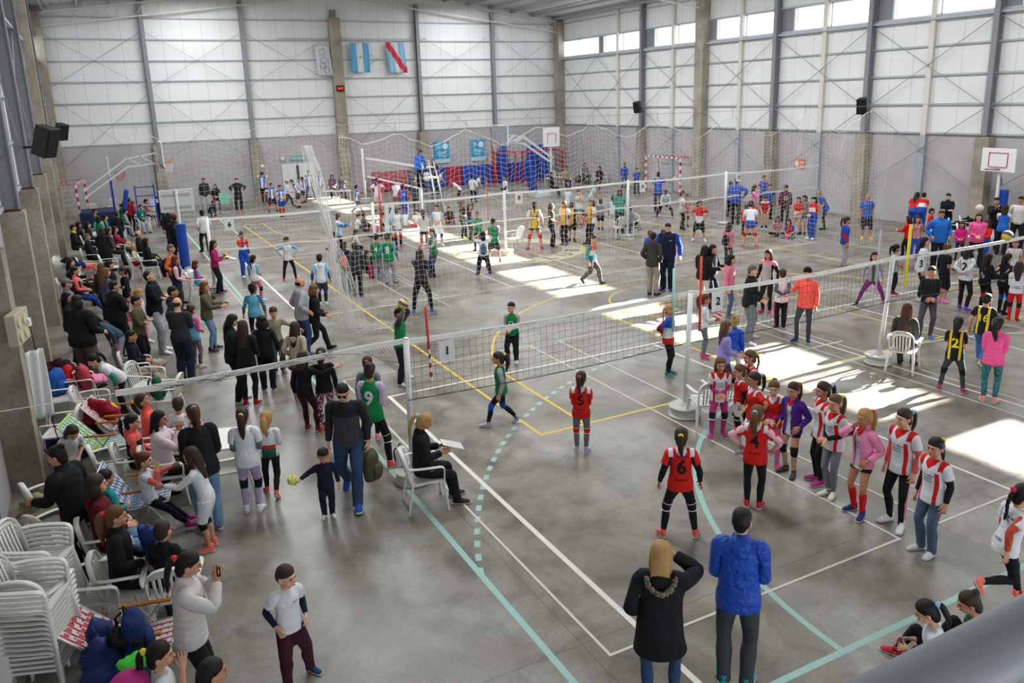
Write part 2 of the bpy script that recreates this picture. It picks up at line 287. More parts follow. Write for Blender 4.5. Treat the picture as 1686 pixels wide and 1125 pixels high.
# painted centre circle with dark block lettering
L_ = Lines(); L_.arc(9.95, 20.75, 1.95, 0, 2 * PI, .78); lines(84, L_, .0044, plain('circle_beige', 'b0aa94', .5))
def flat_text(s, x, y, z, size, rot, mat, name, parent=None):
    V, F = text_mesh(s, .03); c, n = math.cos(rot), math.sin(rot); m = MB(); m.add([(x + (a * c - b * n) * size, y + (a * n + b * c) * size, z) for a, b, _ in V], F); return m.build(name, mat, parent)
for i, ch in enumerate('CLUB'):
    t = -PI / 2 + (i - .8) * .42; o = flat_text(ch, 9.95 + 1.95 * math.cos(t), 20.75 + 1.95 * math.sin(t), .0052, .72, t + PI / 2, plain('circle_dark', '5a5850', .6), 'trim_%d' % (85 + i)); struct(o)
L_ = Lines(); L_.arc(9.95, 20.75, .75, 0, 2 * PI, .3); lines(90, L_, .0052, plain('circle_red', 'a87468', .5))

# --- people: one rest-pose figure, posed by joints
def _cat(pts, n):
    pts = np.array(pts, float); m = len(pts); out = []
    for i in range(m - 1):
        p0 = pts[max(i - 1, 0)]; p1 = pts[i]; p2 = pts[i + 1]; p3 = pts[min(i + 2, m - 1)]
        for k in range(n):
            t = k / n
            out.append(.5 * ((2 * p1) + (-p0 + p2) * t + (2 * p0 - 5 * p1 + 4 * p2 - p3) * t * t + (-p0 + 3 * p1 - 3 * p2 + p3) * t ** 3))
    out.append(pts[-1]); return np.array(out)

def loft(st, seg=18, sub=3, xref=(1, 0, 0)):
    """closed tube through stations (x, y, z, rx, ry)"""
    S = _cat(st, sub); c = S[:, :3]; r = np.maximum(S[:, 3:5], .001)
    V = []; F = []
    T = np.gradient(c, axis=0); T /= np.linalg.norm(T, axis=1)[:, None] + 1e-9
    a = np.linspace(0, 2 * PI, seg, endpoint=False)
    for i in range(len(c)):
        x = np.array(xref, float); x = x - T[i] * (x @ T[i]); x /= np.linalg.norm(x) + 1e-9; y = np.cross(T[i], x)
        V.append(c[i] + np.cos(a)[:, None] * x * r[i, 0] + np.sin(a)[:, None] * y * r[i, 1])
    n = len(c)
    V = np.concatenate(V + [c[:1] - T[:1] * min(r[0]) * .5, c[-1:] + T[-1:] * min(r[-1]) * .5])
    for i in range(n - 1):
        for j in range(seg):
            k = (j + 1) % seg
            F.append((i * seg + j, i * seg + k, (i + 1) * seg + k, (i + 1) * seg + j))
    for j in range(seg):
        k = (j + 1) % seg
        F.append((k, j, n * seg)); F.append(((n - 1) * seg + j, (n - 1) * seg + k, n * seg + 1))
    return V, F

def ball(c, r, n=14):
    st = []
    for i in range(n + 1):
        t = PI * i / n; st.append((c[0], c[1], c[2] - r[2] * math.cos(t), r[0] * math.sin(t) + .0005, r[1] * math.sin(t) + .0005))
    return loft(st, 20, 1)

def mir(p): V, F = p; V = V.copy(); V[:, 0] *= -1; return V, [f[::-1] for f in F]

def merge(parts):
    V = []; F = []; o = 0
    for v, f in parts:
        V.append(v); F += [tuple(i + o for i in q) for q in f]; o += len(v)
    return np.concatenate(V), F

def remesh(parts, vox, smooth, ratios):
    V, F = merge(parts)
    me = bpy.data.meshes.new('t'); me.from_pydata(V.tolist(), [], F); ob = bpy.data.objects.new('t', me); SC.collection.objects.link(ob)
    m = ob.modifiers.new('r', 'REMESH'); m.mode = 'VOXEL'; m.voxel_size = vox
    if smooth: s = ob.modifiers.new('s', 'SMOOTH'); s.iterations = smooth; s.factor = .5
    out = []; d = ob.modifiers.new('d', 'DECIMATE'); d.ratio = 1
    for q in ratios:
        n = q
        d.ratio = 1; dg = bpy.context.evaluated_depsgraph_get(); e = ob.evaluated_get(dg)
        if not out: nf = len(e.data.polygons) * 2
        d.ratio = min(1, n / nf); dg.update(); e = ob.evaluated_get(bpy.context.evaluated_depsgraph_get()); m2 = e.to_mesh()
        v = np.empty(len(m2.vertices) * 3, 'f'); m2.vertices.foreach_get('co', v)
        f = [tuple(p.vertices) for p in m2.polygons]
        out.append((v.reshape(-1, 3).astype(float), f)); e.to_mesh_clear()
    bpy.data.objects.remove(ob); bpy.data.meshes.remove(me)
    return out

A40 = math.radians(40); AD = np.array([math.sin(A40), 0, -math.cos(A40)])
SH = np.array([.165, .015, 1.385]); EL = SH + AD * .28; WR = EL + AD * .25
def armp(t):  # 0 shoulder 1 elbow 2 wrist
    return SH + (EL - SH) * t if t <= 1 else EL + (WR - EL) * (t - 1)

def arm_tube(t0, t1, ex, body=False, cuff=0):
    rr = [(0, .058), (.3, .055), (.7, .046), (1, .041), (1.25, .042), (1.6, .034), (2, .026)]
    st = [(.07, .01, 1.375, .05 + ex, .05 + ex)] if t0 < 0 else []
    for t in sorted({max(t0, 0), *[q for q, _ in rr if max(t0, 0) < q < t1], t1}):
        r = float(np.interp(t, [q[0] for q in rr], [q[1] for q in rr])) + ex + (cuff if t == t1 else 0)
        p = armp(t); st.append((*p, r, r))
    return loft(st, 16, 3, (0, 1, 0))

def leg_tube(z0, z1, ex, flare=0):
    rr = [(.07, .040, 0), (.12, .038, .004), (.22, .045, .008), (.34, .056, .012), (.43, .050, .004), (.50, .056, -.006), (.60, .064, -.004), (.72, .076, 0), (.82, .086, .002), (.88, .088, .004)]
    zs = sorted({z0, *[q[0] for q in rr if z0 < q[0] < z1], z1}, reverse=True); st = []
    for z in zs:
        r = float(np.interp(z, [q[0] for q in rr], [q[1] for q in rr])); y = float(np.interp(z, [q[0] for q in rr], [q[2] for q in rr]))
        r += ex + flare * max(0, (.5 - z) / .45)
        st.append((.091 + .01 * (.9 - z), y, z, r * (.97 if z > .7 else 1), r))
    return loft(st, 18, 3)

TR = [(.84, .10, .08, .012), (.88, .155, .105, .012), (.95, .165, .118, .015), (1.02, .150, .106, .01), (1.10, .132, .095, 0), (1.20, .142, .104, -.002), (1.30, .160, .108, -.002), (1.37, .150, .094, .008), (1.415, .105, .073, .016), (1.45, .062, .058, .02)]
def torso(z0, z1, ex, flare=0, low=None):
    zs = sorted({z0, *[q[0] for q in TR if z0 < q[0] < z1], z1}); st = []
    for z in zs:
        rx, ry, cy = [float(np.interp(z, [q[0] for q in TR], [q[i] for q in TR])) for i in (1, 2, 3)]
        if z < .93: rx, ry = .165, .116
        if low and 1.0 < z < 1.25: rx = max(rx, low); ry = max(ry, low * .72)
        k = flare * max(0, (1.1 - z) / .3)
        st.append((0, cy, z, rx + ex + k, ry + ex * .9 + k * .8))
    return loft(st, 24, 3)

def g_top(hem, ex, sl, se, neck=0, flare=0, cuff=0, low=.138):
    P = [torso(hem, 1.44, ex, flare, low)]
    if sl: a = arm_tube(-1, sl, se, cuff=cuff); P += [a, mir(a)]
    else:
        a = loft([(.06, .01, 1.38, .05, .07), (.135, .012, 1.375, .055, .075)], 14, 2, (0, 1, 0)); P += [a, mir(a)]
    if neck >= 1: P.append(loft([(0, .02, 1.40, .09, .085), (0, .015, 1.475, .076, .076), (0, .012, 1.50, .07, .072)], 18, 2))
    if neck >= 2: P.append(loft([(0, .07, 1.47, .085, .05), (0, .105, 1.43, .095, .052), (0, .125, 1.37, .07, .035), (0, .12, 1.31, .02, .015)], 18, 3))
    return P

def build_templates():
    G = {}
    # body
    P = [torso(.85, 1.45, 0)]
    P.append(loft([(0, .02, 1.38, .06, .055), (0, .018, 1.46, .054, .056), (0, .008, 1.56, .052, .056)], 18, 2))
    a = arm_tube(-1, 2, 0); P += [a, mir(a)]; l = leg_tube(.05, .90, 0); P += [l, mir(l)]
    y = np.array([0, 1., 0]); nrm = np.array([-.766, 0, -.643])
    def q(p, r1, r2): return (*p, r1, r2)
    hand = [loft([q(WR - AD * .03, .026, .022), q(WR + AD * .01, .030, .018), q(WR + AD * .05, .041, .016), q(WR + AD * .095, .040, .013), q(WR + AD * .105, .036, .010)], 16, 2, (0, 1, 0))]
    for k, (oy, ln, sp) in enumerate(((-.032, .070, -.16), (-.011, .080, -.04), (.011, .075, .06), (.031, .058, .18))):
        p0 = WR + AD * .085 + y * oy; d = AD + y * sp; d /= np.linalg.norm(d)
        p1 = p0 + d * ln * .5 + nrm * .005; p2 = p0 + d * ln * .85 + nrm * .018; p3 = p0 + d * ln + nrm * .032
        hand.append(loft([q(p0, .0095, .0095), q(p1, .009, .009), q(p2, .008, .008), q(p3, .0065, .0065)], 10, 2, (0, 1, 0)))
    t0 = WR + AD * .02 - y * .02
    hand.append(loft([q(t0, .014, .013), q(t0 + AD * .03 - y * .026 + nrm * .01, .012, .012), q(t0 + AD * .056 - y * .036 + nrm * .018, .0105, .0105), q(t0 + AD * .078 - y * .037 + nrm * .026, .008, .008)], 10, 2, (0, 0, 1)))
    P += hand + [mir(h) for h in hand]
    f = loft([(.102, .055, .05, .028, .035), (.103, .02, .045, .034, .042), (.108, -.05, .038, .038, .034), (.115, -.12, .028, .044, .024), (.118, -.17, .022, .034, .016)], 16, 3); P += [f, mir(f)]
    # head
    P.append(ball((0, .006, 1.625), (.077, .096, .098)))
    P.append(loft([(0, -.012, 1.60, .068, .080), (0, -.020, 1.56, .062, .074), (0, -.030, 1.525, .050, .060), (0, -.038, 1.508, .034, .042)], 20, 3))
    P.append(ball((0, -.082, 1.518), (.020, .016, .016)))
    P.append(loft([(0, -.090, 1.622, .009, .008), (0, -.104, 1.598, .012, .012), (0, -.108, 1.584, .016, .014)], 12, 3))
    P.append(loft([(-.022, -.088, 1.553, .005, .005), (0, -.096, 1.553, .011, .009), (.022, -.088, 1.553, .005, .005)], 10, 3, (0, 0, 1)))
    P.append(loft([(-.045, -.078, 1.640, .006, .007), (0, -.091, 1.639, .006, .007), (.045, -.078, 1.640, .006, .007)], 10, 3, (0, 0, 1)))
    for s in (1, -1):
        P.append(ball((.077 * s, .012, 1.60), (.011, .020, .031), 10)); P.append(ball((.046 * s, -.060, 1.578), (.019, .020, .022), 8))
    G['body'] = remesh(P, .0042, 3, (13000, 5200, 1500))
    for (V, F) in G['body']:
        for s in (1, -1):
            d = np.linalg.norm((V - np.array([.031 * s, -.084, 1.612])) / np.array([.019, .03, .012]), axis=1); V[:, 1] += .007 * np.exp(-d * d)
    # face pieces: eye white, iris, eyebrow, lips (joined into the body mesh with their own material slots)
    fp = []
    for s in (1, -1):
        fp.append((1, ball((.031 * s, -.0775, 1.611), (.0115, .008, .0058), 8))); fp.append((2, ball((.031 * s, -.0840, 1.611), (.0058, .0035, .0056), 6)))
        fp.append((3, loft([(.014 * s, -.0935, 1.631, .003, .003), (.032 * s, -.093, 1.636, .004, .004), (.050 * s, -.081, 1.631, .002, .002)], 6, 3, (0, 0, 1))))
    fp.append((4, loft([(-.024, -.0885, 1.553, .001, .002), (-.008, -.102, 1.555, .0055, .004), (.008, -.102, 1.555, .0055, .004), (.024, -.0885, 1.553, .001, .002)], 8, 3, (0, 0, 1))))
    G['face'] = fp
    R = (5000, 2200, 700)
    def reg(n, P, vox=.009, sm=4, R=R): G[n] = remesh(P, vox, sm, R)
    reg('tee', g_top(.83, .026, .62, .022, 0, .012, .008))
    reg('tee2', g_top(.80, .008, .62, .010, 0, .010, .004))
    reg('vest', g_top(.84, .024, 0, 0, 0, .012))
    reg('long', g_top(.86, .014, 1.92, .012, 0, .004))
    reg('jacket', g_top(.83, .032, 1.93, .022, 1, .004, 0, .15))
    reg('hoodie', g_top(.83, .032, 1.93, .022, 2, .004, 0, .15))
    reg('parka', g_top(.64, .050, 1.93, .030, 2, .016, 0, .16))
    reg('cape', g_top(.80, .06, 1.3, .05, 1, .03, 0, .16))
    s = arm_tube(.1, 1.95, .009); reg('sleeve', [s, mir(s)], .008, 3, (1600, 900, 300))
    s = arm_tube(1.0, 1.95, .009); reg('cuffs', [s, mir(s)], .008, 3, (1200, 700, 240))
    def bott(z0, ex, fl, wz=1.03): l = leg_tube(z0, .90, ex, fl); return [l, mir(l), torso(.84, .99 if ex > .01 else wz, min(ex * .8 + .004, .010))]
    reg('leggings', bott(.075, .007, 0), .008, 3); reg('pants', bott(.055, .014, .014)); reg('track', bott(.06, .024, .006)); reg('shorts', bott(.53, .028, 0), .009, 3, (2600, 1400, 500)); reg('hot', bott(.76, .012, 0), .009, 3, (1800, 900, 400))
    l = leg_tube(.06, .30, .006); reg('sock', [l, mir(l)], .007, 2, (1400, 700, 240))
    l = leg_tube(.06, .42, .007); reg('longsock', [l, mir(l)], .007, 2, (1600, 800, 260))
    l = leg_tube(.41, .57, .013); reg('knee', [l, mir(l)], .007, 2, (1200, 700, 200))
    l = loft([(.101, .062, .062, .030, .030), (.103, .03, .058, .041, .052), (.107, -.03, .05, .043, .050), (.113, -.09, .038, .047, .036), (.118, -.15, .030, .043, .026), (.119, -.185, .024, .028, .016)], 18, 3)
    c = loft([(.101, .012, .13, .046, .055), (.102, .012, .06, .044, .052)], 16, 2)
    so = loft([(.101, .075, .013, .028, .012), (.104, .03, .012, .043, .012), (.108, -.05, .012, .046, .012), (.117, -.13, .012, .052, .012), (.119, -.195, .014, .034, .012)], 18, 3)
    reg('shoe', [l, c, mir(l), mir(c)], .007, 2, (1800, 900, 300)); reg('sole', [so, mir(so)], .007, 1, (900, 500, 200))
    # hair
    cap = [ball((0, .020, 1.640), (.085, .094, .094)), loft([(0, .045, 1.62, .078, .066), (0, .058, 1.55, .064, .050), (0, .052, 1.51, .045, .032)], 20, 3)]
    fr = [ball((0, .009, 1.667), (.084, .092, .074))]
    H = (3200, 1500, 500)
    reg('short', [ball((0, .018, 1.652), (.083, .091, .083)), ball((0, .036, 1.622), (.0815, .078, .082)), ball((0, .062, 1.58), (.058, .042, .055))] + fr, .007, 3, H)
    reg('fringe', cap + fr + [loft([(-.060, -.052, 1.662, .022, .012), (0, -.086, 1.662, .024, .012), (.060, -.052, 1.662, .022, .012)], 12, 3, (0, 0, 1))], .007, 4, H)
    sidel = [loft([(.070 * s, .0, 1.655, .022, .034), (.084 * s, .012, 1.58, .018, .036), (.086 * s, .02, 1.50, .018, .036), (.080 * s, .015, 1.44, .014, .028)], 12, 3) for s in (1, -1)]
    back = lambda z: loft([(0, .055, 1.64, .080, .050), (0, .080, 1.55, .080, .042), (0, .098, 1.46, .086, .030), (0, .112, (1.46 + z) / 2, .080, .026), (0, .125, z + .03, .062, .020), (0, .125, z, .03, .012)], 18, 3)
    reg('long_hair', cap + fr + sidel + [back(1.22)], .008, 4, H)
    reg('bob', cap + fr + sidel + [back(1.40)], .008, 4, H)
    reg('bigcurl', cap + fr + [ball((.075 * s, .03, 1.56), (.05, .07, .09)) for s in (1, -1)] + [ball((0, .075, 1.55), (.10, .06, .12)), ball((0, .02, 1.665), (.10, .10, .08))], .008, 3, H)
    tail = lambda z, r: loft([(0, .10, 1.655, .022, .022), (0, .135, 1.665, .030, .028), (0, .158, 1.62, r, r * .9), (0, .160, 1.53, r, r * .85), (0, .158, z + .08, r * .8, r * .6), (0, .155, z, .010, .008)], 14, 3)
    reg('pony', cap + fr + [tail(1.36, .034)], .007, 3, H)
    reg('bigpony', cap + fr + [tail(1.30, .050)], .007, 3, H)
    br = [(0, .095, 1.64, .018, .018), (0, .125, 1.62, .022, .020)]
    for i in range(9): br.append((0, .14 + .002 * i, 1.59 - .033 * i, .019 if i % 2 else .026, .016 if i % 2 else .022))
    reg('braid', cap + fr + [loft(br + [(0, .155, 1.26, .008, .008)], 12, 2)], .006, 1, (3800, 1700, 500))
    reg('bun', cap + fr + [ball((0, .085, 1.715), (.040, .038, .036))], .007, 3, H)
    reg('bald', [ball((0, .036, 1.60), (.083, .078, .058))], .007, 2, H)
    reg('cap', [ball((0, .010, 1.665), (.090, .100, .080)), loft([(0, -.06, 1.668, .075, .010), (0, -.12, 1.662, .068, .008), (0, -.15, 1.655, .045, .006)], 16, 3)], .006, 2, H)
    reg('beanie', [ball((0, .015, 1.665), (.090, .102, .088))], .008, 2, H)
    return G

NB = ['pelvis', 'abd', 'chest', 'neck', 'head', 'uaL', 'faL', 'haL', 'fiL', 'uaR', 'faR', 'haR', 'fiR', 'thL', 'shL', 'foL', 'thR', 'shR', 'foR']
def _seg():
    S = [((0, .01, .88), (0, .01, .98), .15), ((0, 0, 1.05), (0, 0, 1.16), .135), ((0, 0, 1.22), (0, .01, 1.38), .16), ((0, .018, 1.47), (0, .012, 1.51), .055), ((0, 0, 1.57), (0, .01, 1.67), .09)]
    for s in (1, -1):
        m = np.array([s, 1, 1])
        for a, b, r in ((SH + AD * .035, EL - AD * .03, .06), (EL + AD * .03, WR - AD * .02, .05), (WR + AD * .015, WR + AD * .08, .04), (WR + AD * .11, WR + AD * .17, .03)): S.append((a * m, b * m, r))
    for s in (1, -1):
        m = np.array([s, 1, 1])
        for a, b, r in (((.095, 0, .80), (.096, 0, .54), .085), ((.1, .005, .45), (.1, .005, .14), .06), ((.102, 0, .06), (.115, -.14, .03), .05)): S.append((np.array(a) * m, np.array(b) * m, r))
    return S
SEG = _seg()
def weights(V, only=None):
    W = np.zeros((len(V), 19))
    for i, (a, b, r) in enumerate(SEG):
        if only is not None and NB[i] not in only: continue
        a = np.array(a, float); b = np.array(b, float); ab = b - a
        t = np.clip(((V - a) @ ab) / (ab @ ab), 0, 1); d = np.linalg.norm(V - a - t[:, None] * ab, axis=1)
        W[:, i] = (d / r + .12) ** -6
    W[W < W.max(1)[:, None] * .02] = 0
    return W / W.sum(1)[:, None]

def rx(a): c, s = math.cos(a), math.sin(a); return np.array([[1, 0, 0], [0, c, -s], [0, s, c]])
def rz(a): c, s = math.cos(a), math.sin(a); return np.array([[c, -s, 0], [s, c, 0], [0, 0, 1]])
def ry_(a): c, s = math.cos(a), math.sin(a); return np.array([[c, 0, s], [0, 1, 0], [-s, 0, c]])
def nz(v): return v / (np.linalg.norm(v) + 1e-9)
def fr3(d, n):
    d = nz(d); n = nz(n - d * (n @ d)); return np.stack([d, np.cross(n, d), n], 1)
def ik(S, T, l1, l2, pole):
    v = T - S; d = np.linalg.norm(v); dm = min(max(d, abs(l1 - l2) + .03), (l1 + l2) * .998); u = nz(v); T = S + u * dm
    a = (l1 * l1 - l2 * l2 + dm * dm) / (2 * dm); h = math.sqrt(max(l1 * l1 - a * a, 0)); p = pole - u * (pole @ u); p = nz(p)
    E = S + u * a + p * h; n = np.cross(u, -p); return E, T, n

# arm poses: wrist (out, forward, up) from the shoulder in arm lengths; pole (out, forward, up); forearm roll
ARM = dict(down=((.14, .06, -.95), (.3, -1, 0), 0), loose=((.26, .12, -.88), (.3, -1, 0), 0), hip=((.22, .10, -.60), (1, -.5, 0), .6), cross=((-.42, .40, -.42), (.6, .1, -1), .8), clasp=((-.28, .38, -.66), (.5, -.6, -.3), .6),
    behind=((-.16, -.32, -.78), (.8, -1, 0), -.6), pocket=((.10, .18, -.72), (.4, -1, 0), 0), fwd=((.0, .72, -.42), (.3, -.3, -1), .3), fwdlow=((.0, .5, -.68), (.3, -1, -.3), .3), reach=((.12, .9, -.1), (.4, 0, -1), 0),
    up=((.12, .30, .85), (.8, .3, 0), 0), ball=((-.14, .22, .66), (1, .35, .1), -.5), phone=((-.22, .52, .06), (.6, 0, -1), .4), chin=((-.28, .42, .05), (.4, 0, -1), .3), out=((.80, .12, -.45), (0, -1, -.3), 0), outup=((.9, .15, .1), (0, -.6, -.6), 0),
    lap=((-.12, .48, -.62), (.5, -.6, -.2), .5), knee=((.0, .72, -.55), (.5, -.3, -.3), .5), swingf=((.02, .55, -.62), (.2, -1, -.2), 0), swingb=((.18, -.35, -.80), (.2, -1, 0), 0), paper=((-.06, .55, -.42), (.4, -.4, -1), .4), face=((-.16, .34, .18), (.7, .1, -.8), .3), cam=((-.06, .46, .20), (1, .1, -.45), .4), head=((.06, .20, .42), (1, .2, .2), .2), rest=((.10, .40, -.62), (.5, -1, 0), .6), bend=((.0, .45, -.85), (.4, -.6, 0), 0), back=((-.30, -.26, -.62), (1, -.8, 0), -.8))
# leg poses: ankle (out, forward, up) from below the hip in metres of a 1.72 m figure, toe-out, foot pitch
LEG = dict(stand=((0, 0, 0), .15, 0), wide=((.14, 0, 0), .25, 0), vwide=((.30, .02, 0), .35, 0), fwd=((.02, .16, 0), .1, 0), back=((.02, -.18, .02), .1, .25), relax=((.05, .08, 0), .35, 0), stepf=((0, .30, .0), .05, -.15), stepb=((0, -.32, .07), .05, .7), kick=((.0, -.34, .30), 0, 1.1), crossl=((-.15, .10, 0), .2, 0),
    sit=((.03, .44, 0), .1, 0), sitf=((.03, .60, .0), .1, -.2), sitb=((.05, .28, .0), .2, .2), sitx=((-.12, .55, .02), .1, 0), flex=((.10, .38, 0), .2, 0), tail=((-.12, .34, .04), .6, .6), long=((.08, .80, .05), .2, -1.1), squat=((.12, .22, 0), .3, .1), kneel=((.0, -.38, .05), 0, 1.3), tip=((.0, .12, .35), 0, .9))
POSE = {'': dict(), 'stand': dict(), 'lean': dict(tilt=.12, bend=.1), 'bend': dict(tilt=.55, bend=.35, head=(0, -.2)), 'stoop': dict(tilt=.25, bend=.3, head=(0, .15)), 'sit': dict(ph=.50, tilt=-.1, bend=.14, L='sit'), 'slump': dict(ph=.47, tilt=-.25, bend=.25, L='sitf'), 'sitlean': dict(ph=.50, tilt=.15, bend=.35, L='sit'), 'floor': dict(ph=.115, tilt=-.15, bend=.35, L='flex'), 'cross': dict(ph=.115, tilt=0, bend=.3, L='tail'), 'long': dict(ph=.115, tilt=-.2, bend=.15, L='long'), 'squat': dict(ph=.30, tilt=.3, bend=.3, L='squat'), 'ready': dict(ph=.70, tilt=.45, bend=.2, L='vwide', head=(0, .4)), 'walk': dict(L=('stepf', 'stepb'), tilt=.05), 'walk2': dict(L=('stepb', 'stepf'), tilt=.05), 'run': dict(L=('stepf', 'kick'), tilt=.15)}

def pose_mats(h, br, hs, P):
    """P: pose, L/R arm poses, legs, head yaw/pitch, twist"""
    s = (h - .215 * hs) / 1.505; q = dict(POSE[P.get('pose', '')]); q.update({k: v for k, v in P.items() if v is not None})
    tilt = q.get('tilt', 0); bend = q.get('bend', .04); tw = q.get('twist', 0); hy, hp = q.get('head', (0, 0))
    lp = q.get('legs') or q.get('L', 'stand')
    if isinstance(lp, str): lp = (lp, lp)
    M = [None] * 19; B = np.diag([br, br, 1.])
    Rp = rx(tilt); leg = []
    l1, l2 = .41 * s, .40 * s
    def leg_t(i, sg):
        (o, f, u), to, pt = LEG[lp[i]]; return np.array([sg * (.095 + o) * s, -f * s, .09 * s + u * s]), to, pt
    hl = lambda sg: Rp @ np.array([sg * .09 * s, 0, 0])
    T = [leg_t(0, 1), leg_t(1, -1)]
    if 'ph' in q: pz = q['ph'] * (s if q.get('rel', 1) and q['ph'] < .4 or q['ph'] > .55 else 1); pz = pz + .06 * s if .4 < q['ph'] < .55 else pz
    else:
        pz = 9
        for i, sg in ((0, 1), (1, -1)):
            t = T[i][0]; hj = hl(sg); d2 = (t[0] - hj[0]) ** 2 + (t[1] - hj[1]) ** 2; pz = min(pz, t[2] + math.sqrt(max((.985 * (l1 + l2)) ** 2 - d2, .01)) - hj[2])
    pz += q.get('lift', 0)
    O = np.array([0, 0, pz])
    def setm(i, R, head, rest, k, Rr=None): # k = scale 3-vector in rest-frame axes
        Rr = np.eye(3) if Rr is None else Rr
        A = R @ np.diag(k) @ Rr.T; M[i] = np.concatenate([A, (head - A @ np.array(rest, float))[:, None]], 1)
    bs = [br * s, br * s, s]
    setm(0, Rp, O, (0, 0, .90), bs)
    Ra = Rp @ rx(bend * .5) @ rz(tw * .4); pa = O + Rp @ np.array([0, 0, .12 * s]); setm(1, Ra, pa, (0, 0, 1.02), bs)
    Rc = Ra @ rx(bend * .5) @ rz(tw * .6); pc = pa + Ra @ np.array([0, 0, .17 * s]); setm(2, Rc, pc, (0, 0, 1.19), bs)
    pn = pc + Rc @ np.array([0, .018 * s, .26 * s]); Rh = Rc @ rx(-(tilt + bend) * (.5 if tilt < .5 else .2)) @ rz(hy) @ rx(hp)
    Rn = Rc @ rx(-(tilt + bend) * .25 + hp * .4) @ rz(hy * .5); ns = (s + hs) / 2; setm(3, Rn, pn, (0, .018, 1.45), [ns, ns, s])
    ph_ = pn + Rn @ np.array([0, -.006 * s, .06 * s]); setm(4, Rh, ph_, (0, .012, 1.51), [hs] * 3)
    arms = (q.get('la', 'down'), q.get('ra', 'down'))
    for i, sg in ((5, 1), (9, -1)):
        a = arms[0 if sg > 0 else 1]; (o, f, u), pl, roll = ARM[a] if isinstance(a, str) else a
        S_ = pc + Rc @ np.array([sg * .165 * s * br, .015 * s, .195 * s]); L1, L2 = .28 * s, .25 * s; L = L1 + L2
        T_ = S_ + Rc @ np.array([sg * o, -f, u]) * L; pol = Rc @ np.array([sg * pl[0], -pl[1], pl[2]])
        E, Wp, n = ik(S_, T_, L1, L2, pol)
        m = np.array([sg, 1, 1]); rd = AD * m; rn = np.cross(rd, [0, -1, 0]); Rr = fr3(rd, rn); rb = [s, s * (.5 + .5 * br), s * (.5 + .5 * br)]
        setm(i, fr3(E - S_, n), S_, SH * m, rb, Rr); setm(i + 1, fr3(Wp - E, n), E, EL * m, rb, Rr)
        fd = nz(Wp - E); rr = sg * roll; n2 = n * math.cos(rr) + np.cross(fd, n) * math.sin(rr)
        hsn = (s * 2 + hs) / 3; Rh2 = fr3(fd, n2); setm(i + 2, Rh2, Wp, WR * m, [hsn] * 3, Rr)
        cu = q.get('curl', .25); c_, s_ = math.cos(cu), math.sin(cu); fd2 = fd * c_ + nz(n2 - fd * (n2 @ fd)) * s_
        kn = Wp + fd * .09 * hsn; setm(i + 3, fr3(fd2, nz(n2) * c_ - fd * s_), kn, (WR + AD * .09) * m, [hsn] * 3, Rr)
        P['_w' + ('L' if sg > 0 else 'R')] = Wp + fd * .07 * hsn + nz(n2) * .02
    for j, (i, sg) in enumerate(((13, 1), (16, -1))):
        t, to, pt = T[j]; Hj = O + hl(sg); pole = rz(sg * -to * -1) @ np.array([sg * .15, -1, .2 if lp[j] in ('flex', 'squat', 'sit', 'sitf', 'sitb', 'sitx') else 0])
        if lp[j] == 'tail': pole = np.array([sg * 1.4, -.5, .1])
        K, Aj, n = ik(Hj, t, l1, l2, pole); m = np.array([sg, 1, 1])
        hr = np.array([.09, 0, .90]) * m; kr = np.array([.095, -.003, .49]) * m; ar = np.array([.099, .004, .09]) * m
        rt = fr3(kr - hr, np.cross(kr - hr, [0, 1, 0])); rs = fr3(ar - kr, np.cross(ar - kr, [0, 1, 0])); rb = [s, s * br, s * br]
        setm(i, fr3(K - Hj, n), Hj, hr, rb, rt); setm(i + 1, fr3(Aj - K, n), K, kr, rb, rs)
        setm(i + 2, rz(sg * to) @ rx(pt), Aj, ar, [s * (.6 + .4 * br)] * 3)
    P['_h'] = (Rh, ph_, hs); P['_c'] = (Rc, pc, s)
    return np.array(M)

def skin(V, Wt, M): 
    A = np.einsum('vb,bij->vij', Wt, M); return np.einsum('vij,vj->vi', A[:, :, :3], V) + A[:, :, 3]

G = build_templates()
def slim(V, legs, arms):
    V = V.copy()
    if legs:
        k = (V[:, 2] < .86) & (V[:, 2] > .10); ax = np.sign(V[:, 0]) * (.091 + .01 * (.9 - V[:, 2])); t = .16 * np.clip((V[:, 2] - .10) / .08, 0, 1) * np.clip((.86 - V[:, 2]) / .08, 0, 1)
        V[k, 0] += (ax[k] - V[k, 0]) * t[k]; V[k, 1] += (.002 - V[k, 1]) * t[k]
    if arms:
        for sg in (1, -1):
            m = np.array([sg, 1, 1]); a = (SH * m); d = AD * m; u = (V - a) @ d; c = a + u[:, None] * d; k = (u > .06) & (u < .50); t = .16 * np.clip((u - .06) / .06, 0, 1) * np.clip((.50 - u) / .05, 0, 1)
            k &= (V[:, 0] * sg > .1) & (np.linalg.norm(V - c, axis=1) < .085); V[k] += (c[k] - V[k]) * t[k][:, None]
    return V
WC = {}
HAIRS = ('short', 'fringe', 'long_hair', 'bob', 'bigcurl', 'pony', 'bigpony', 'braid', 'bun', 'bald', 'cap', 'beanie')
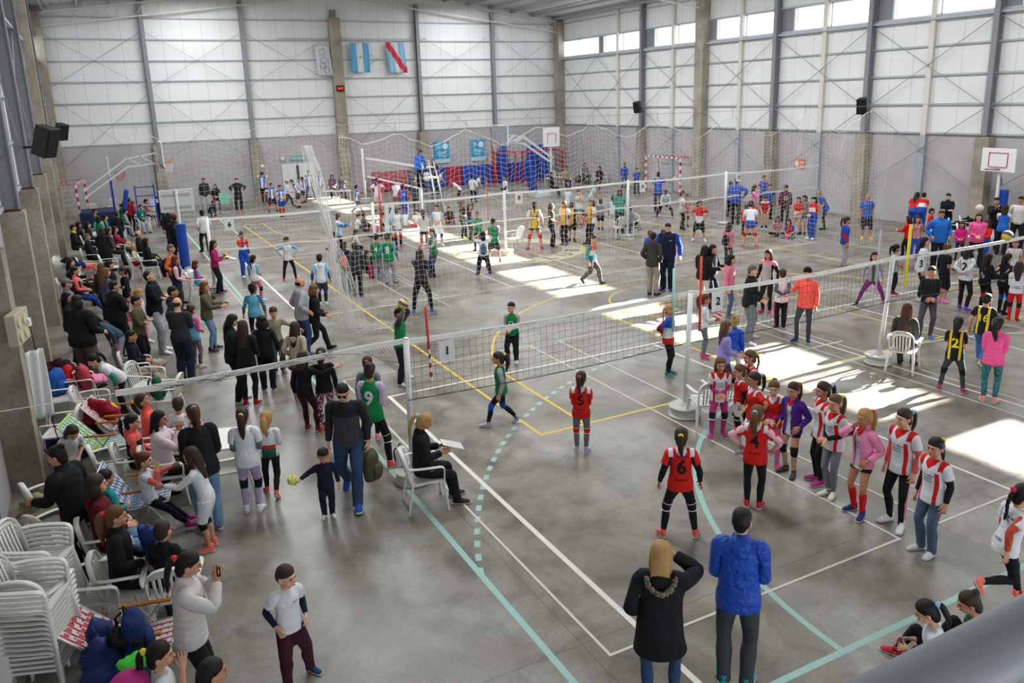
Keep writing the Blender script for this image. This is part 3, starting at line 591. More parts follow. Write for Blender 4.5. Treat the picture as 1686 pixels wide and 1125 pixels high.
def tw(name, lod):
    k = (name, lod)
    if k not in WC:
        V, F = G[name][lod]
        if name in HAIRS:
            t = np.clip((V[:, 2] - 1.36) / .14, 0, 1); Wt = np.zeros((len(V), 19)); Wt[:, 4] = t; Wt[:, 2] = 1 - t
        elif name in ('shoe', 'sole'): Wt = weights(V, ('foL', 'foR')); 
        elif name in ('vest',): Wt = weights(V, ('pelvis', 'abd', 'chest', 'thL', 'thR'))
        elif name in ('tee', 'tee2', 'long', 'jacket', 'hoodie', 'parka', 'cape'):
            Wt = weights(V, [b for b in NB if b[:2] not in ('ha', 'fi', 'sh', 'fo')])
            if name != 'parka': # hem follows the hips more than the thighs
                for i, j in ((13, 0), (16, 0)): Wt[:, j] += Wt[:, i] * .6; Wt[:, i] *= .4
        elif name in ('sleeve', 'cuffs'): Wt = weights(V, [b for b in NB if b[:2] in ('ua', 'fa')])
        elif name == 'body': Wt = weights(V)
        else: Wt = weights(V, [b for b in NB if b[:2] in ('pe', 'ab', 'th', 'sh', 'fo')])
        if name == 'body':
            z = (V[:, 2] > 1.535) ; Wt[z] = 0; Wt[z, 4] = 1
        WC[k] = Wt
    return WC[k]

def raw_mesh(name, V, F, mats, idx=None, rest=None):
    me = bpy.data.meshes.new(name); me.from_pydata(V.tolist(), [], F)
    for m in mats: me.materials.append(m)
    if idx is not None: me.polygons.foreach_set('material_index', np.array(idx, 'i'))
    me.polygons.foreach_set('use_smooth', np.ones(len(F), bool))
    if rest is not None:
        a = me.attributes.new('rp', 'FLOAT_VECTOR', 'POINT'); a.data.foreach_set('vector', rest.astype('f').ravel())
    me.update(); return me

def side_split(V, F, sgn):
    use = V[:, 0] * sgn > 0; ix = np.cumsum(use) - 1
    return use, [tuple(int(ix[i]) for i in f) for f in F if use[f[0]]]
TMPL = {}
def garment(root, name, tmpl, M, mats, lod, split=False, parent=None, inf=0):
    V, F = G[tmpl][lod]; Wt = tw(tmpl, lod); out = []
    for sg in ((1, -1) if split else (0,)):
        if sg:
            k = (tmpl, lod, sg)
            if k not in TMPL: TMPL[k] = side_split(V, F, sg)
            use, f = TMPL[k]; v, w = V[use], Wt[use]
        else: v, w, f = V, Wt, F
        ob = bpy.data.objects.new(name, raw_mesh(name, skin(v, w, M), f, mats, rest=v)); ob.parent = parent or root; SC.collection.objects.link(ob); out.append(ob)
    return out

BVH = {}
def decal(root, shirt, tmpl, lod, M, text, zc, size, mat, back=True, xc=0, name='number', shape=None):
    from mathutils.bvhtree import BVHTree
    V, F = shape or text_mesh(text); k = (tmpl, lod)
    if k not in BVH: v, f = G[tmpl][lod]; BVH[k] = BVHTree.FromPolygons(v.tolist(), f)
    sg = 1 if back else -1; R = []
    for x, y, _ in V:
        X = (-x if not back else x) * size * -1 * 1.0; X = x * size * (1 if back else 1)
        # seen from behind (+Y) the picture's right is world -X
        wx = (-X if back else X) + xc; wz = y * size + zc
        hit = BVH[k].ray_cast((wx, sg * 2, wz), (0, -sg, 0))[0]
        R.append((wx, (hit[1] if hit else sg * .12) + sg * .006, wz))
    R = np.array(R); Wt = weights(R, ('pelvis', 'abd', 'chest')) if tmpl == 'vest' else weights(R, ('pelvis', 'abd', 'chest', 'uaL', 'uaR'))
    ob = bpy.data.objects.new(name, raw_mesh(name, skin(R, Wt, M), F, [mat])); ob.parent = shirt; SC.collection.objects.link(ob)

def fabric(col, pat='', rough=.85, kind='cloth'):
    key = (col, pat, kind)
    if key in MATS: return MATS[key]
    m = bpy.data.materials.new(kind + '_' + str(col) + (('_' + pat) if pat else '')); m.use_nodes = True; nt = m.node_tree; N = nt.nodes; L = nt.links; B = N['Principled BSDF']
    B.inputs['Roughness'].default_value = rough; B.inputs['Specular IOR Level'].default_value = .25
    def nd(t, **k):
        n = N.new(t)
        for a, b in k.items(): setattr(n, a, b)
        return n
    at = nd('ShaderNodeAttribute', attribute_name='rp'); sp = nd('ShaderNodeSeparateXYZ'); L.new(at.outputs['Vector'], sp.inputs[0])
    ab = nd('ShaderNodeMath', operation='ABSOLUTE'); L.new(sp.outputs[0], ab.inputs[0])
    src = {'x': ab.outputs[0], 'X': sp.outputs[0], 'y': sp.outputs[1], 'z': sp.outputs[2]}
    sv = nd('ShaderNodeMath', operation='SUBTRACT'); L.new(sp.outputs[2], sv.inputs[0]); L.new(ab.outputs[0], sv.inputs[1]); src['v'] = sv.outputs[0]
    def cmp(ax, op, v):
        n = nd('ShaderNodeMath', operation='GREATER_THAN' if op == '>' else 'LESS_THAN'); L.new(src[ax], n.inputs[0]); n.inputs[1].default_value = v; return n.outputs[0]
    cur = None
    base = rgb(col)
    ns = nd('ShaderNodeTexNoise'); ns.inputs['Scale'].default_value = 9; ns.inputs['Detail'].default_value = 4; L.new(at.outputs['Vector'], ns.inputs[0])
    hs = nd('ShaderNodeMapRange'); hs.inputs['To Min'].default_value = .86; hs.inputs['To Max'].default_value = 1.14; L.new(ns.outputs['Fac'], hs.inputs['Value'])
    def mixc(f, a, b):
        n = nd('ShaderNodeMix', data_type='RGBA')
        if hasattr(f, 'type') or not isinstance(f, float): L.new(f, n.inputs[0])
        else: n.inputs[0].default_value = f
        for i, v in ((6, a), (7, b)):
            if isinstance(v, tuple): n.inputs[i].default_value = v
            else: L.new(v, n.inputs[i])
        return n.outputs[2]
    cur = base
    for (conds, c) in PAT.get(pat, ()):
        f = None
        for cd in conds.split():
            o = cmp(cd[0], cd[1], float(cd[2:]))
            if f is None: f = o
            else: n = nd('ShaderNodeMath', operation='MULTIPLY'); L.new(f, n.inputs[0]); L.new(o, n.inputs[1]); f = n.outputs[0]
        cur = mixc(f, cur, rgb(c))
    if pat in ('stripe', 'wstr'):
        w = nd('ShaderNodeTexWave'); w.bands_direction = 'Z'; w.inputs['Scale'].default_value = 5 if pat == 'stripe' else 6; L.new(at.outputs['Vector'], w.inputs[0])
        g = nd('ShaderNodeMath', operation='GREATER_THAN'); L.new(w.outputs['Fac'], g.inputs[0]); g.inputs[1].default_value = .5 if pat == 'stripe' else .75; cur = mixc(g.outputs[0], base, rgb('navy' if pat == 'stripe' else 'white'))
    if pat.startswith('noise'):
        cs = pat.split('-')[1:]; v = nd('ShaderNodeTexNoise'); v.inputs['Scale'].default_value = 26; v.inputs['Detail'].default_value = 3; L.new(at.outputs['Vector'], v.inputs[0])
        for i, c in enumerate(cs):
            g = nd('ShaderNodeMath', operation='GREATER_THAN'); L.new(v.outputs['Fac'], g.inputs[0]); g.inputs[1].default_value = .50 + .07 * i; cur = mixc(g.outputs[0], cur, rgb(c))
    if isinstance(cur, tuple): cur = mixc(0., cur, cur)
    mu = nd('ShaderNodeVectorMath', operation='SCALE'); L.new(cur, mu.inputs[0]); L.new(hs.outputs[0], mu.inputs['Scale']); L.new(mu.outputs[0], B.inputs['Base Color'])
    bp = nd('ShaderNodeBump'); bp.inputs['Strength'].default_value = .35; bp.inputs['Distance'].default_value = .02
    n2 = nd('ShaderNodeTexNoise'); L.new(at.outputs['Vector'], n2.inputs[0]); n2.inputs['Detail'].default_value = 3
    if kind == 'hair':
        mp = nd('ShaderNodeMapping'); mp.inputs['Scale'].default_value = (60, 60, 7); L.new(at.outputs['Vector'], mp.inputs[0]); L.new(mp.outputs[0], n2.inputs[0]); n2.inputs['Scale'].default_value = 3
        hs.inputs['To Min'].default_value = .55; hs.inputs['To Max'].default_value = 1.5; L.new(mp.outputs[0], ns.inputs[0]); ns.inputs['Scale'].default_value = 2.2; B.inputs['Roughness'].default_value = .5; bp.inputs['Distance'].default_value = .01; bp.inputs['Strength'].default_value = .6
    elif kind == 'puffer':
        w = nd('ShaderNodeTexWave'); w.bands_direction = 'Z'; w.inputs['Scale'].default_value = 4.2; w.inputs['Distortion'].default_value = 2.5; w.inputs['Detail'].default_value = 2; L.new(at.outputs['Vector'], w.inputs[0]); L.new(w.outputs['Fac'], bp.inputs['Height']); bp.inputs['Strength'].default_value = .35; bp.inputs['Distance'].default_value = .012; B.inputs['Roughness'].default_value = .55
    else: n2.inputs['Scale'].default_value = 9; n2.inputs['Distortion'].default_value = 1.2; bp.inputs['Distance'].default_value = .035; bp.inputs['Strength'].default_value = .5
    if kind == 'nylon': B.inputs['Roughness'].default_value = .38; n2.inputs['Scale'].default_value = 7; n2.inputs['Distortion'].default_value = 1.5; bp.inputs['Strength'].default_value = 1; bp.inputs['Distance'].default_value = .05
    if kind != 'puffer': L.new(n2.outputs['Fac'], bp.inputs['Height'])
    L.new(bp.outputs[0], B.inputs['Normal'])
    MATS[key] = m; return m
# pattern zones in the figure's rest coordinates: |x|, y (front negative), z
PAT = dict(sides=[('x>.102 x<.148 z<1.30', 'red'), ('x>.125 x<.205 z>1.335 z<1.47', 'red'), ('v>1.335 y<.02 x<.08', 'red')], vneck=[('v>1.335 y<.02 x<.08', 'red')],
    inv=[('x>.125 x<.19 z>1.35', 'white'), ('v>1.345 x<.08', 'white')], tri=[('z<1.08', 'royal'), ('z<1.25 z>1.08 x<.17', 'white'), ('z<1.12 x>.25', 'royal')],
    yoke=[('z>1.28 x<.20', '1c1d21'), ('x>.2', '26272b')], cysl=[('x>.165', 'sky'), ('x>.30', 'blued')], cysl2=[('x>.165', 'sky')], trig=[('z<1.05 x<.14', 'dgreen'), ('z>1.05 z<1.12 x<.14', 'red')],
    orsl=[('x>.15', 'orange')], coraltop=[('z>1.33', 'coral'), ('x>.28', 'coral')], pinksl=[('x>.25', 'coral')], blsd=[('x>.07 z<1.38 x<.15', 'royal'), ('z>1.40', 'royal')], blyk=[('z>1.34 x<.14', 'royal')],
    redsl=[('x>.19', 'red')], blsl=[('x>.185', '1c3fa0')], wsl=[('x>.16', 'white'), ('x>.112 x<.135 z<1.4', 'navy')], nvsl=[('x>.10', 'dnavy')], rwb=[('z>1.26 x<.17', 'coral'), ('z<1.26 z>1.08 x<.17', 'white'), ('z<1.0 x<.17', 'royal')],
    wbot=[('z<1.12', 'white')], bluebt=[('z<1.02', 'blued')], redmid=[('x<.12', 'red')], wneck=[('z>1.42', 'white')], bwr=[('z>1.22', 'bluesc'), ('z<.98', 'red')], prtf=[('x<.13', 'lgray'), ('z>1.36', 'rosepink')], twlv=[('x<.035', 'dgreen')],
    ylw=[('x>.085 x<.135', 'ylw')], logo=[], hem=[], rwbj=[('z<1.15', 'royal'), ('z>1.15 z<1.32 x<.17', 'white')], rstr=[('y<.03 y>-.03 x>.12', 'red')], pstr=[('y<.04 y>-.04 x>.13', 'rosepink')])
PAT['noise-white'] = []
SKIN = ['c08a6c', 'c99678', 'b47c5e', 'cfa083', 'ba866a']
HC = dict(black='0e0c0b', dark='14100d', dbrown='2a1a12', brown='32211a', lbrown='5c4026', ltbrown='6a4c30', blond='a88450', blondd='8c7048', auburn='4a2416', redhair='5a2818', grayh='54524e', white='b8b4b0', crimson='6c1c30', grayc='6e6c66', dnavyh='151a2c')
FACE = [plain('eye_white', 'a89a90', .3), plain('iris', '1c1410', .2), None, plain('lips', '9c5850', .5)]

PEOPLE = {}
def person(i, x, y, rot, h, spec, label):
    S = dict(t.split('=', 1) for t in spec.split())
    dist = math.hypot(x + 3.3, y + 4.6); lod = 0 if dist < 13 else 1 if dist < 26 else 2
    root = bpy.data.objects.new('person', None); SC.collection.objects.link(root); root.location = (x, y, 0); root.rotation_euler = (0, 0, rot); root.empty_display_size = .2
    root['label'] = label; root['category'] = 'person'; root['group'] = 'spectators along the left side' if x < -.4 else 'players and helpers around the near courts' if y < 11 else 'players and helpers on the far courts'
    hs = float(np.interp(h, [.9, 1.2, 1.45, 1.7], [.86, .93, .97, 1.0])); br = float(S.get('br', 1)) * float(np.interp(h, [.9, 1.3, 1.6], [1.08, .97, .95]))
    hd = [math.radians(float(v)) for v in S.get('hd', '0,0').split(',')]
    q = dict(pose=S.get('p', ''), la=S.get('la', S.get('a', 'down')), ra=S.get('ra', S.get('a', 'down')), head=(hd[0], hd[1]) if 'hd' in S else None)
    if q['head'] is None: q['head'] = POSE[q['pose']].get('head', (random.uniform(-.2, .2), .05))
    if 'l' in S: lg = S['l'].split(','); q['legs'] = (lg[0], lg[-1])
    elif not S.get('p'): q['legs'] = random.choice([('stand', 'stand'), ('stand', 'relax'), ('relax', 'stand'), ('stand', 'stand')])
    if 'seatz' in S: q['lift'] = float(S['seatz']) - .46
    if 'lift' in S: q['lift'] = float(S['lift'])
    q['twist'] = random.uniform(-.1, .1)
    M = pose_mats(h, br, hs, q)
    if 'seatz' in S:
        for j in (13, 14, 15, 16, 17, 18): pass
    # body
    V, F = G['body'][lod]; Wt = tw('body', lod); V = slim(V, S.get('b', 'pants').split(':')[0] in ('pants', 'track', 'leggings'), S['t'].split(':')[0] not in ('tee',) or 'u' in S or 'c' in S or 'o' in S); v = skin(V, Wt, M); f = list(F); idx = [0] * len(F); rest = V; sk = SKIN[i % 5]
    hk, hc = S.get('hr', 'short:dark').split(':')
    mats = [fabric(sk, '', .6, 'skin')] + FACE[:]; mats[3] = plain('brow_' + hc, HC[hc], .8)
    if lod < 2:
        Vs = [v]; o = len(v); Rs = [V]
        for mi, (fv, ff) in G['face']:
            fv2 = fv @ M[4][:, :3].T + M[4][:, 3]; Vs.append(fv2); Rs.append(fv); f += [tuple(a + o for a in g) for g in ff]; idx += [mi] * len(ff); o += len(fv)
        v = np.concatenate(Vs); rest = np.concatenate(Rs)
    ob = bpy.data.objects.new('body', raw_mesh('body', v, f, mats, idx, rest)); ob.parent = root; SC.collection.objects.link(ob)
    def gar(name, tm, col, pat='', kind='cloth', **k): return garment(root, name, tm, M, [fabric(col, pat, .85, kind)], lod, **k)
    # trousers / leggings
    bk, *bc = S.get('b', 'pants:black').split(':'); bcol = bc[0]; pat = bc[1] if len(bc) > 1 else {'print': 'noise-rosered-white', 'print2': 'noise-lgray-rosered', 'tealprt': 'noise-tealb-black-purpled', 'prpl': 'noise-magsh-navyb', 'rosered': 'noise-rosepink'}.get(bcol, '')
    if label.startswith('tall girl in white jersey with coral'): pat = 'pstr'
    if 'red-striped' in label: pat = 'rstr'
    gar({'pants': 'trousers', 'track': 'trousers', 'leggings': 'leggings', 'shorts': 'shorts', 'hot': 'shorts'}[bk], bk, bcol, pat)
    tk, tc, *tp = S['t'].split(':'); tp = tp[0] if tp else ''
    if tc == 'redwhite': tc, tp = 'red', 'noise-white-navyb'
    if tp == 'print': tp = 'noise-white-navyb'
    if tk == 'parka0': tk = 'jacket'
    kind = 'nylon' if (tc in ('royal', 'bluesat') and tk == 'jacket') or 'rain jacket' in label else 'puffer' if tk == 'jacket' and tc in ('offwhite', 'coralb', 'palepinkw', 'pinkd') or (tk == 'vest' and tc == 'royalv') else 'cloth'
    uc = S.get('u') or S.get('u2')
    if tc == 'navy' and uc == 'palepink': tk = 'vest'
    if tk == 'vest': gar('undershirt', 'long', 'skyd' if uc == 'stripe' else uc or 'gray', 'stripe' if uc == 'stripe' else '')
    elif uc: gar('sleeve', 'sleeve', uc, split=True)
    if S.get('c'): gar('sleeve', 'sleeve', S['c'].split(':')[1], split=True)
    if S.get('o'):
        tk = 'tee2'; sh = gar('shirt', 'tee2', tc, tp)[0]; ok, oc = S['o'].split(':')
        # open jacket: the front strip is cut away
        V0, F0 = G['jacket'][lod]; keep = [g for g in F0 if not (abs(np.mean(V0[list(g), 0])) < .062 and np.mean(V0[list(g), 1]) < .0)]
        me = raw_mesh('jacket', skin(V0, tw('jacket', lod), M), keep, [fabric(oc)], rest=V0); oj = bpy.data.objects.new('jacket', me); oj.parent = root; SC.collection.objects.link(oj)
    else:
        sh = gar({'tee': 'shirt', 'vest': 'bib', 'long': 'sweatshirt', 'jacket': 'jacket', 'hoodie': 'hooded_jacket', 'parka': 'parka'}[tk] if tc != 'royalv' else 'padded_vest', tk, tc, tp, kind)[0]
    if S.get('v'): gar('bib', 'vest', S['v'].split(':')[1])
    wht = plain('print_white', 'd6d8dc', .8); blk = plain('print_black', '101014', .8); yl = plain('print_yellow', 'e0cc20', .8)
    T0 = tk
    n = S.get('n')
    if n:
        c = wht if n[-1] == 'w' else yl if n[-1] == 'y' else (wht if tk == 'vest' else blk); n = n.rstrip('wy'); decal(root, sh, T0, lod, M, n, 1.20, .30 if len(n) == 1 else .24, c)
    if S.get('fn'): decal(root, sh, T0, lod, M, S['fn'], 1.20, .20, wht, back=False)
    if S.get('lt') or (tc == 'red' and n and lod == 0): decal(root, sh, T0, lod, M, 'Valle Medio', 1.02, .042, blk, name='lettering'); decal(root, sh, T0, lod, M, 'AV. NORTE', 1.365, .036, blk, name='lettering')
    if tp in ('sides', 'inv', 'vneck') and lod == 0 and not n:
        for z_, t_ in ((1.25, 'Av. San Martin'), (1.205, 'deportivo'), (1.165, 'Valle Medio')): decal(root, sh, T0, lod, M, t_, z_, .034, blk, back=False, name='lettering')
    if tp == 'logo': decal(root, sh, T0, lod, M, 'NOV', 1.30, .04, plain('print_blue', '2c4c90', .8), back=False, xc=.07, name='lettering')
    if 'running off' in label: decal(root, sh, T0, lod, M, 'NOVEL', 1.0, .05, plain('print_blue', '2c4c90', .8), name='lettering')
    if tp == 'twlv': decal(root, sh, T0, lod, M, '12', 1.24, .15, plain('print_red', 'b02030', .8), back=False)
    if S.get('pt') == 'back' or label.startswith('boy in white shirt sitting with'): decal(root, sh, T0, lod, M, 'escuela de\nvoley', 1.30, .05, plain('print_blue', '2c4c90', .8), name='lettering')
    if 'navy tracksuit with blue' in label: decal(root, sh, T0, lod, M, '~', 1.31, .10, wht, back=False, xc=.08, name='emblem')
    if 'blue tracksuit with red' in label:
        for z_ in (1.30, 1.24): decal(root, sh, T0, lod, M, 'VOLEY', z_, .06, wht, name='lettering')
    if S.get('paw'):
        for xx, zz in ((-.02, 1.30), (.02, 1.16), (-.05, 1.08)):
            ps = []
            for cx_, cy_, r_ in ((0, -.1, .32), (-.42, .25, .16), (-.15, .48, .16), (.15, .48, .16), (.42, .25, .16)):
                a = np.linspace(0, 2 * PI, 11)[:-1]; ps.append((np.stack([cx_ + r_ * np.cos(a), cy_ + r_ * .9 * np.sin(a), a * 0], 1), [tuple(range(10))]))
            decal(root, sh, T0, lod, M, '', zz, .09, wht, xc=xx, name='paw_print', shape=merge(ps))
    if 'paw' not in S and 'dark navy jacket with hands behind' in label: decal(root, sh, T0, lod, M, 'Voley', 1.10, .09, wht, name='lettering')
    if 'at right edge' in label and 'long-haired' in label: decal(root, sh, T0, lod, M, 'Tomas\nSan Miguel', 1.05, .06, blk, name='lettering')
    # socks, pads, shoes
    so = S.get('so'); 
    if so and so in COL: gar('sock', 'longsock' if bk in ('hot', 'shorts') or so in ('red', 'blue', 'salmonr', 'white') and bk != 'leggings' else 'sock', so, split=True)
    kn = S.get('k') or S.get('kb') or S.get('k2')
    if kn: gar('knee_pad', 'knee', kn.split(':')[0], split=True)
    if kn and ':w' in kn and lod == 0:
        for z in (.425, .555):
            l = loft([(.0945, -.002, z - .004, .0735, .0735), (.0945, -.002, z + .004, .0735, .0735)], 20, 1)
            for p in (l, mir(l)): o2 = bpy.data.objects.new('pad_piping', raw_mesh('p', skin(p[0], weights(p[0], ('thL', 'shL') if p is l else ('thR', 'shR')), M), p[1], [wht])); o2.parent = root; SC.collection.objects.link(o2)
    sc_ = S.get('s', 'black'); shoes = gar('shoe', 'shoe', sc_, split=True)
    for ob2, sg in zip(shoes, (1, -1)):
        V0, F0 = G['sole'][lod]; k = ('sole', lod, sg)
        if k not in TMPL: TMPL[k] = side_split(V0, F0, sg)
        us, fs = TMPL[k]; o2 = bpy.data.objects.new('sole', raw_mesh('sole', skin(V0[us], tw('sole', lod)[us], M), fs, [plain('sole_white', 'b8b8b4', .7) if sc_ not in ('black', 'dgray') else plain('sole_dark', '202022', .7)])); o2.parent = ob2; SC.collection.objects.link(o2)
    # hair / headwear
    if hk in ('cap', 'beanie'):
        gar('hair', 'short', '14100d', '', 'hair'); gar('cap', hk, HC[hc])
    else: gar('hair', hk, HC[hc], '', 'hair')
    if hk in ('bigpony', 'pony', 'braid') and lod == 0:
        b = loft([(0, .112, 1.655, .028, .028), (0, .128, 1.664, .034, .034), (0, .142, 1.655, .028, .028)], 12, 2); o2 = bpy.data.objects.new('hair_tie', raw_mesh('tie', b[0] @ M[4][:, :3].T + M[4][:, 3], b[1], [plain('tie_%d' % (i % 3), ('c0283c', '8cb4d0', 'd8c020')[i % 3], .8)])); o2.parent = root; SC.collection.objects.link(o2)
    if S.get('scarf'):
        b = loft([(0, .0, 1.43, .10, .10), (0, .005, 1.47, .088, .088), (0, .01, 1.505, .075, .075)], 18, 3); c = S['scarf']; R = b[0]
        ob2 = bpy.data.objects.new('collar', raw_mesh('collar', skin(R, weights(R, ('chest', 'neck')), M), b[1], [fabric('dred' if c == 'redscarf' else 'yellow', 'noise-palepink' if c == 'redscarf' else '')], rest=R)); ob2.parent = root; SC.collection.objects.link(ob2)
    if S.get('fur'):
        pts = [(.095 * math.cos(t) * 1.35, .08 + .075 - .075 * math.sin(t) * 0 + .06 * (1 - abs(math.cos(t))), 1.46 - .12 * abs(math.sin(t))) for t in np.linspace(0, PI, 26)]; ps = []
        rnd = random.Random(5)
        for p in pts:
            for _ in range(5): ps.append(ball((p[0] + rnd.uniform(-.014, .014), p[1] + rnd.uniform(-.01, .014), p[2] + rnd.uniform(-.014, .014)), [rnd.uniform(.010, .018)] * 3, 5))
        V1, F1 = merge(ps); ob2 = bpy.data.objects.new('fur_trim', raw_mesh('fur', skin(V1, weights(V1, ('chest', 'neck')), M), F1, [fabric('6a6452', 'noise-black-beige')], rest=V1 * 3)); ob2.parent = root; SC.collection.objects.link(ob2)
    if S.get('glasses'):
        gm = plain('glasses_black', '0a0a0c', .15); ps = [ball((s * .032, -.100, 1.612), (.026, .008, .018), 8) for s in (1, -1)] + [loft([(-.074, .01, 1.615, .003, .004), (-.06, -.085, 1.617, .004, .004), (0, -.108, 1.618, .004, .003), (.06, -.085, 1.617, .004, .004), (.074, .01, 1.615, .003, .004)], 6, 3, (0, 0, 1))]
        V1, F1 = merge(ps); ob2 = bpy.data.objects.new('sunglasses', raw_mesh('g', V1 @ M[4][:, :3].T + M[4][:, 3], F1, [gm])); ob2.parent = root; SC.collection.objects.link(ob2)
    R2 = rz(rot); org = np.array([x, y, 0.])
    PEOPLE[label] = dict(wl=R2 @ q['_wL'] + org, wr=R2 @ q['_wR'] + org, M=M, rot=rot, org=org, c=(R2 @ q['_c'][0], R2 @ q['_c'][1] + org, q['_c'][2]), h=h)
    return root

# --- nets, posts, signs
M_NETB = plain('black_net_cord', '2a2c30', .8); M_NETW = plain('white_net_cord', 'd6d4d0', .7); M_TAPE = plain('white_net_tape', 'dcdad4', .7); M_RED = plain('red_paint', 'b02028', .5); M_BLUEP = plain('blue_vinyl', '18409a', .4)
M_PAPER = plain('paper', 'd2d2d2', .7); M_INK = plain('ink', '1a1a1e', .8)
def cord(m, a, b, r):
    a = np.array(a, float); b = np.array(b, float); m.tube([a, b], r, 3, False)
def volley_net(x0, x1, y, zt, zb, label, cell=.105, r=.0022, cordm=None, lower=False, tape=.07, group='volleyball nets'):
    t = thing('volleyball_net', ((x0 + x1) / 2, y, 0), label, 'volleyball net', group); ox = (x0 + x1) / 2
    n = int((x1 - x0) / cell); k = max(1, int((zt - zb) / cell)); m = MB(); rnd = random.Random(int(x0 * 10))
    sag = lambda s: -.05 * math.sin(PI * s)
    P = {}
    for i in range(n + 1):
        for j in range(k + 1):
            s = i / n; P[i, j] = (x0 + (x1 - x0) * s - ox + rnd.uniform(-.012, .012), rnd.uniform(-.015, .015), zt + (zb - zt) * j / k + sag(s) * (1 - j / k * .4) + rnd.uniform(-.012, .012))
    for i in range(n + 1):
        for j in range(k + 1):
            if i < n: cord(m, P[i, j], P[i + 1, j], r)
            if j < k: cord(m, P[i, j], P[i, j + 1], r)
    m.build('net_mesh', cordm or M_NETB, t)
    tp = MB(); N_ = 16
    for i in range(N_):
        a, b = i / N_, (i + 1) / N_; tp.bar((x0 + (x1 - x0) * a - ox, 0, zt + sag(a) - .02), (x0 + (x1 - x0) * b - ox, 0, zt + sag(b) - .02), .014, tape)
    tp.build('top_tape', M_TAPE, t)
    lo = MB()
    if lower: [lo.bar((x0 + (x1 - x0) * i / N_ - ox, 0, zb + .03 * math.sin(i)), (x0 + (x1 - x0) * (i + 1) / N_ - ox, 0, zb + .03 * math.sin(i + 1)), .012, .05) for i in range(N_)]
    else: lo.tube([(x0 + (x1 - x0) * i / N_ - ox, 0, zb - .05 * math.sin(PI * i / N_)) for i in range(N_ + 1)], .006, 5)
    lo.build('lower_tape' if lower else 'bottom_rope', M_TAPE if lower else plain('dark_rope', '20242c', .8), t); return t
def net_post(x, y, h, label, tilt=(0, 0), base=True, r=.042, group='net posts'):
    t = thing('net_post', (x, y, 0), label, 'net post', group)
    m = MB(); m.tube([(0, 0, .1), (tilt[0], tilt[1], h)], r, 14); m.build('pole', M_WHITE, t, smooth=True)
    MB().tube([(tilt[0], tilt[1], h), (tilt[0], tilt[1], h + .03)], r * .8, 12).build('pole_cap', M_WHITE, t)
    if base:
        m = MB(); prof = [(.05, .01), (.25, .0), (.275, .02), (.25, .05), (.24, .12), (.265, .15), (.275, .18), (.25, .195), (.10, .19), (.045, .25)]; n = 28; V = []; F = []
        for rr_, z in prof: V += [(rr_ * math.cos(2 * PI * i / n), rr_ * math.sin(2 * PI * i / n), z) for i in range(n)]
        for a in range(len(prof) - 1): F += [(a * n + i, a * n + (i + 1) % n, (a + 1) * n + (i + 1) % n, (a + 1) * n + i) for i in range(n)]
        m.add(V, F + [tuple(range(n))[::-1], tuple((len(prof) - 1) * n + i for i in range(n))]); m.build('wheel_rim_base', plain('old_white_paint', 'b4b2ac', .6), t, smooth=False)
    return t
def sign(x, y, z, w, h, s, label, rot=0, tilt=0, size=None):
    t = thing('number_sign', (x, y, z), label, 'sign', 'court number signs', rot); m = MB(); n = 8
    V = []; F = []
    for i in range(n + 1):
        for j in range(n + 1): V.append(((i / n - .5) * w, -.012 * math.sin(i / n * 4 + j / n * 2), -h * j / n))
    for i in range(n):
        for j in range(n): a = i * (n + 1) + j; F.append((a, a + 1, a + n + 2, a + n + 1))
    m.add(V, F); o = m.build('sheet', M_PAPER, t); so = o.modifiers.new('s', 'SOLIDIFY'); so.thickness = .002
    Vt, Ft = text_mesh(s, .03); sc = size or h * .55; m = MB(); m.add([(p[0] * sc, -.022, p[1] * sc - h * .5) for p in Vt], Ft); m.build('numeral', M_INK, o); return t
def antenna(x, y, z0, z1, mat, label, lean=(0, 0), r=.02, bands=None):
    t = thing('antenna_pole', (x, y, 0), label, 'antenna', 'net antennas')
    m = MB().tube([(0, 0, z0), (lean[0], lean[1], z1)], r, 10); m.build('rod', mat, t, smooth=True)
    if bands:
        m = MB()
        for i in range(4): a = i / 4 * .5; b = a + .06; m.tube([(lean[0] * a, lean[1] * a, z0 + (z1 - z0) * a), (lean[0] * b, lean[1] * b, z0 + (z1 - z0) * b)], r * 1.08, 10)
        m.build('band', bands, t)
    return t
# near row, y = 5.5
for xa, xb, lb in ((.15, 5.03, 'black volleyball net of court one behind seated scorer'), (5.03, 10.0, 'black volleyball net of court two before woman in coral jacket'), (10.0, 15.1, 'black volleyball net of court three at right edge')): volley_net(xa, xb, 5.5, 2.15, 1.28, lb)
for x, dy, lb, tl in ((.18, 5.62, 'white net post on wheel rim behind blonde scorer in chair', (-.02, -.12)), (5.05, 5.5, 'white net post on wheel rim beside girl with magenta sleeves', (.02, -.05)), (10.02, 5.62, 'white net post on wheel rim near woman on white chair', (.05, -.1)), (15.1, 5.5, 'white net post on wheel rim at right edge', (0, 0))): net_post(x, dy, 2.16, lb, tl)
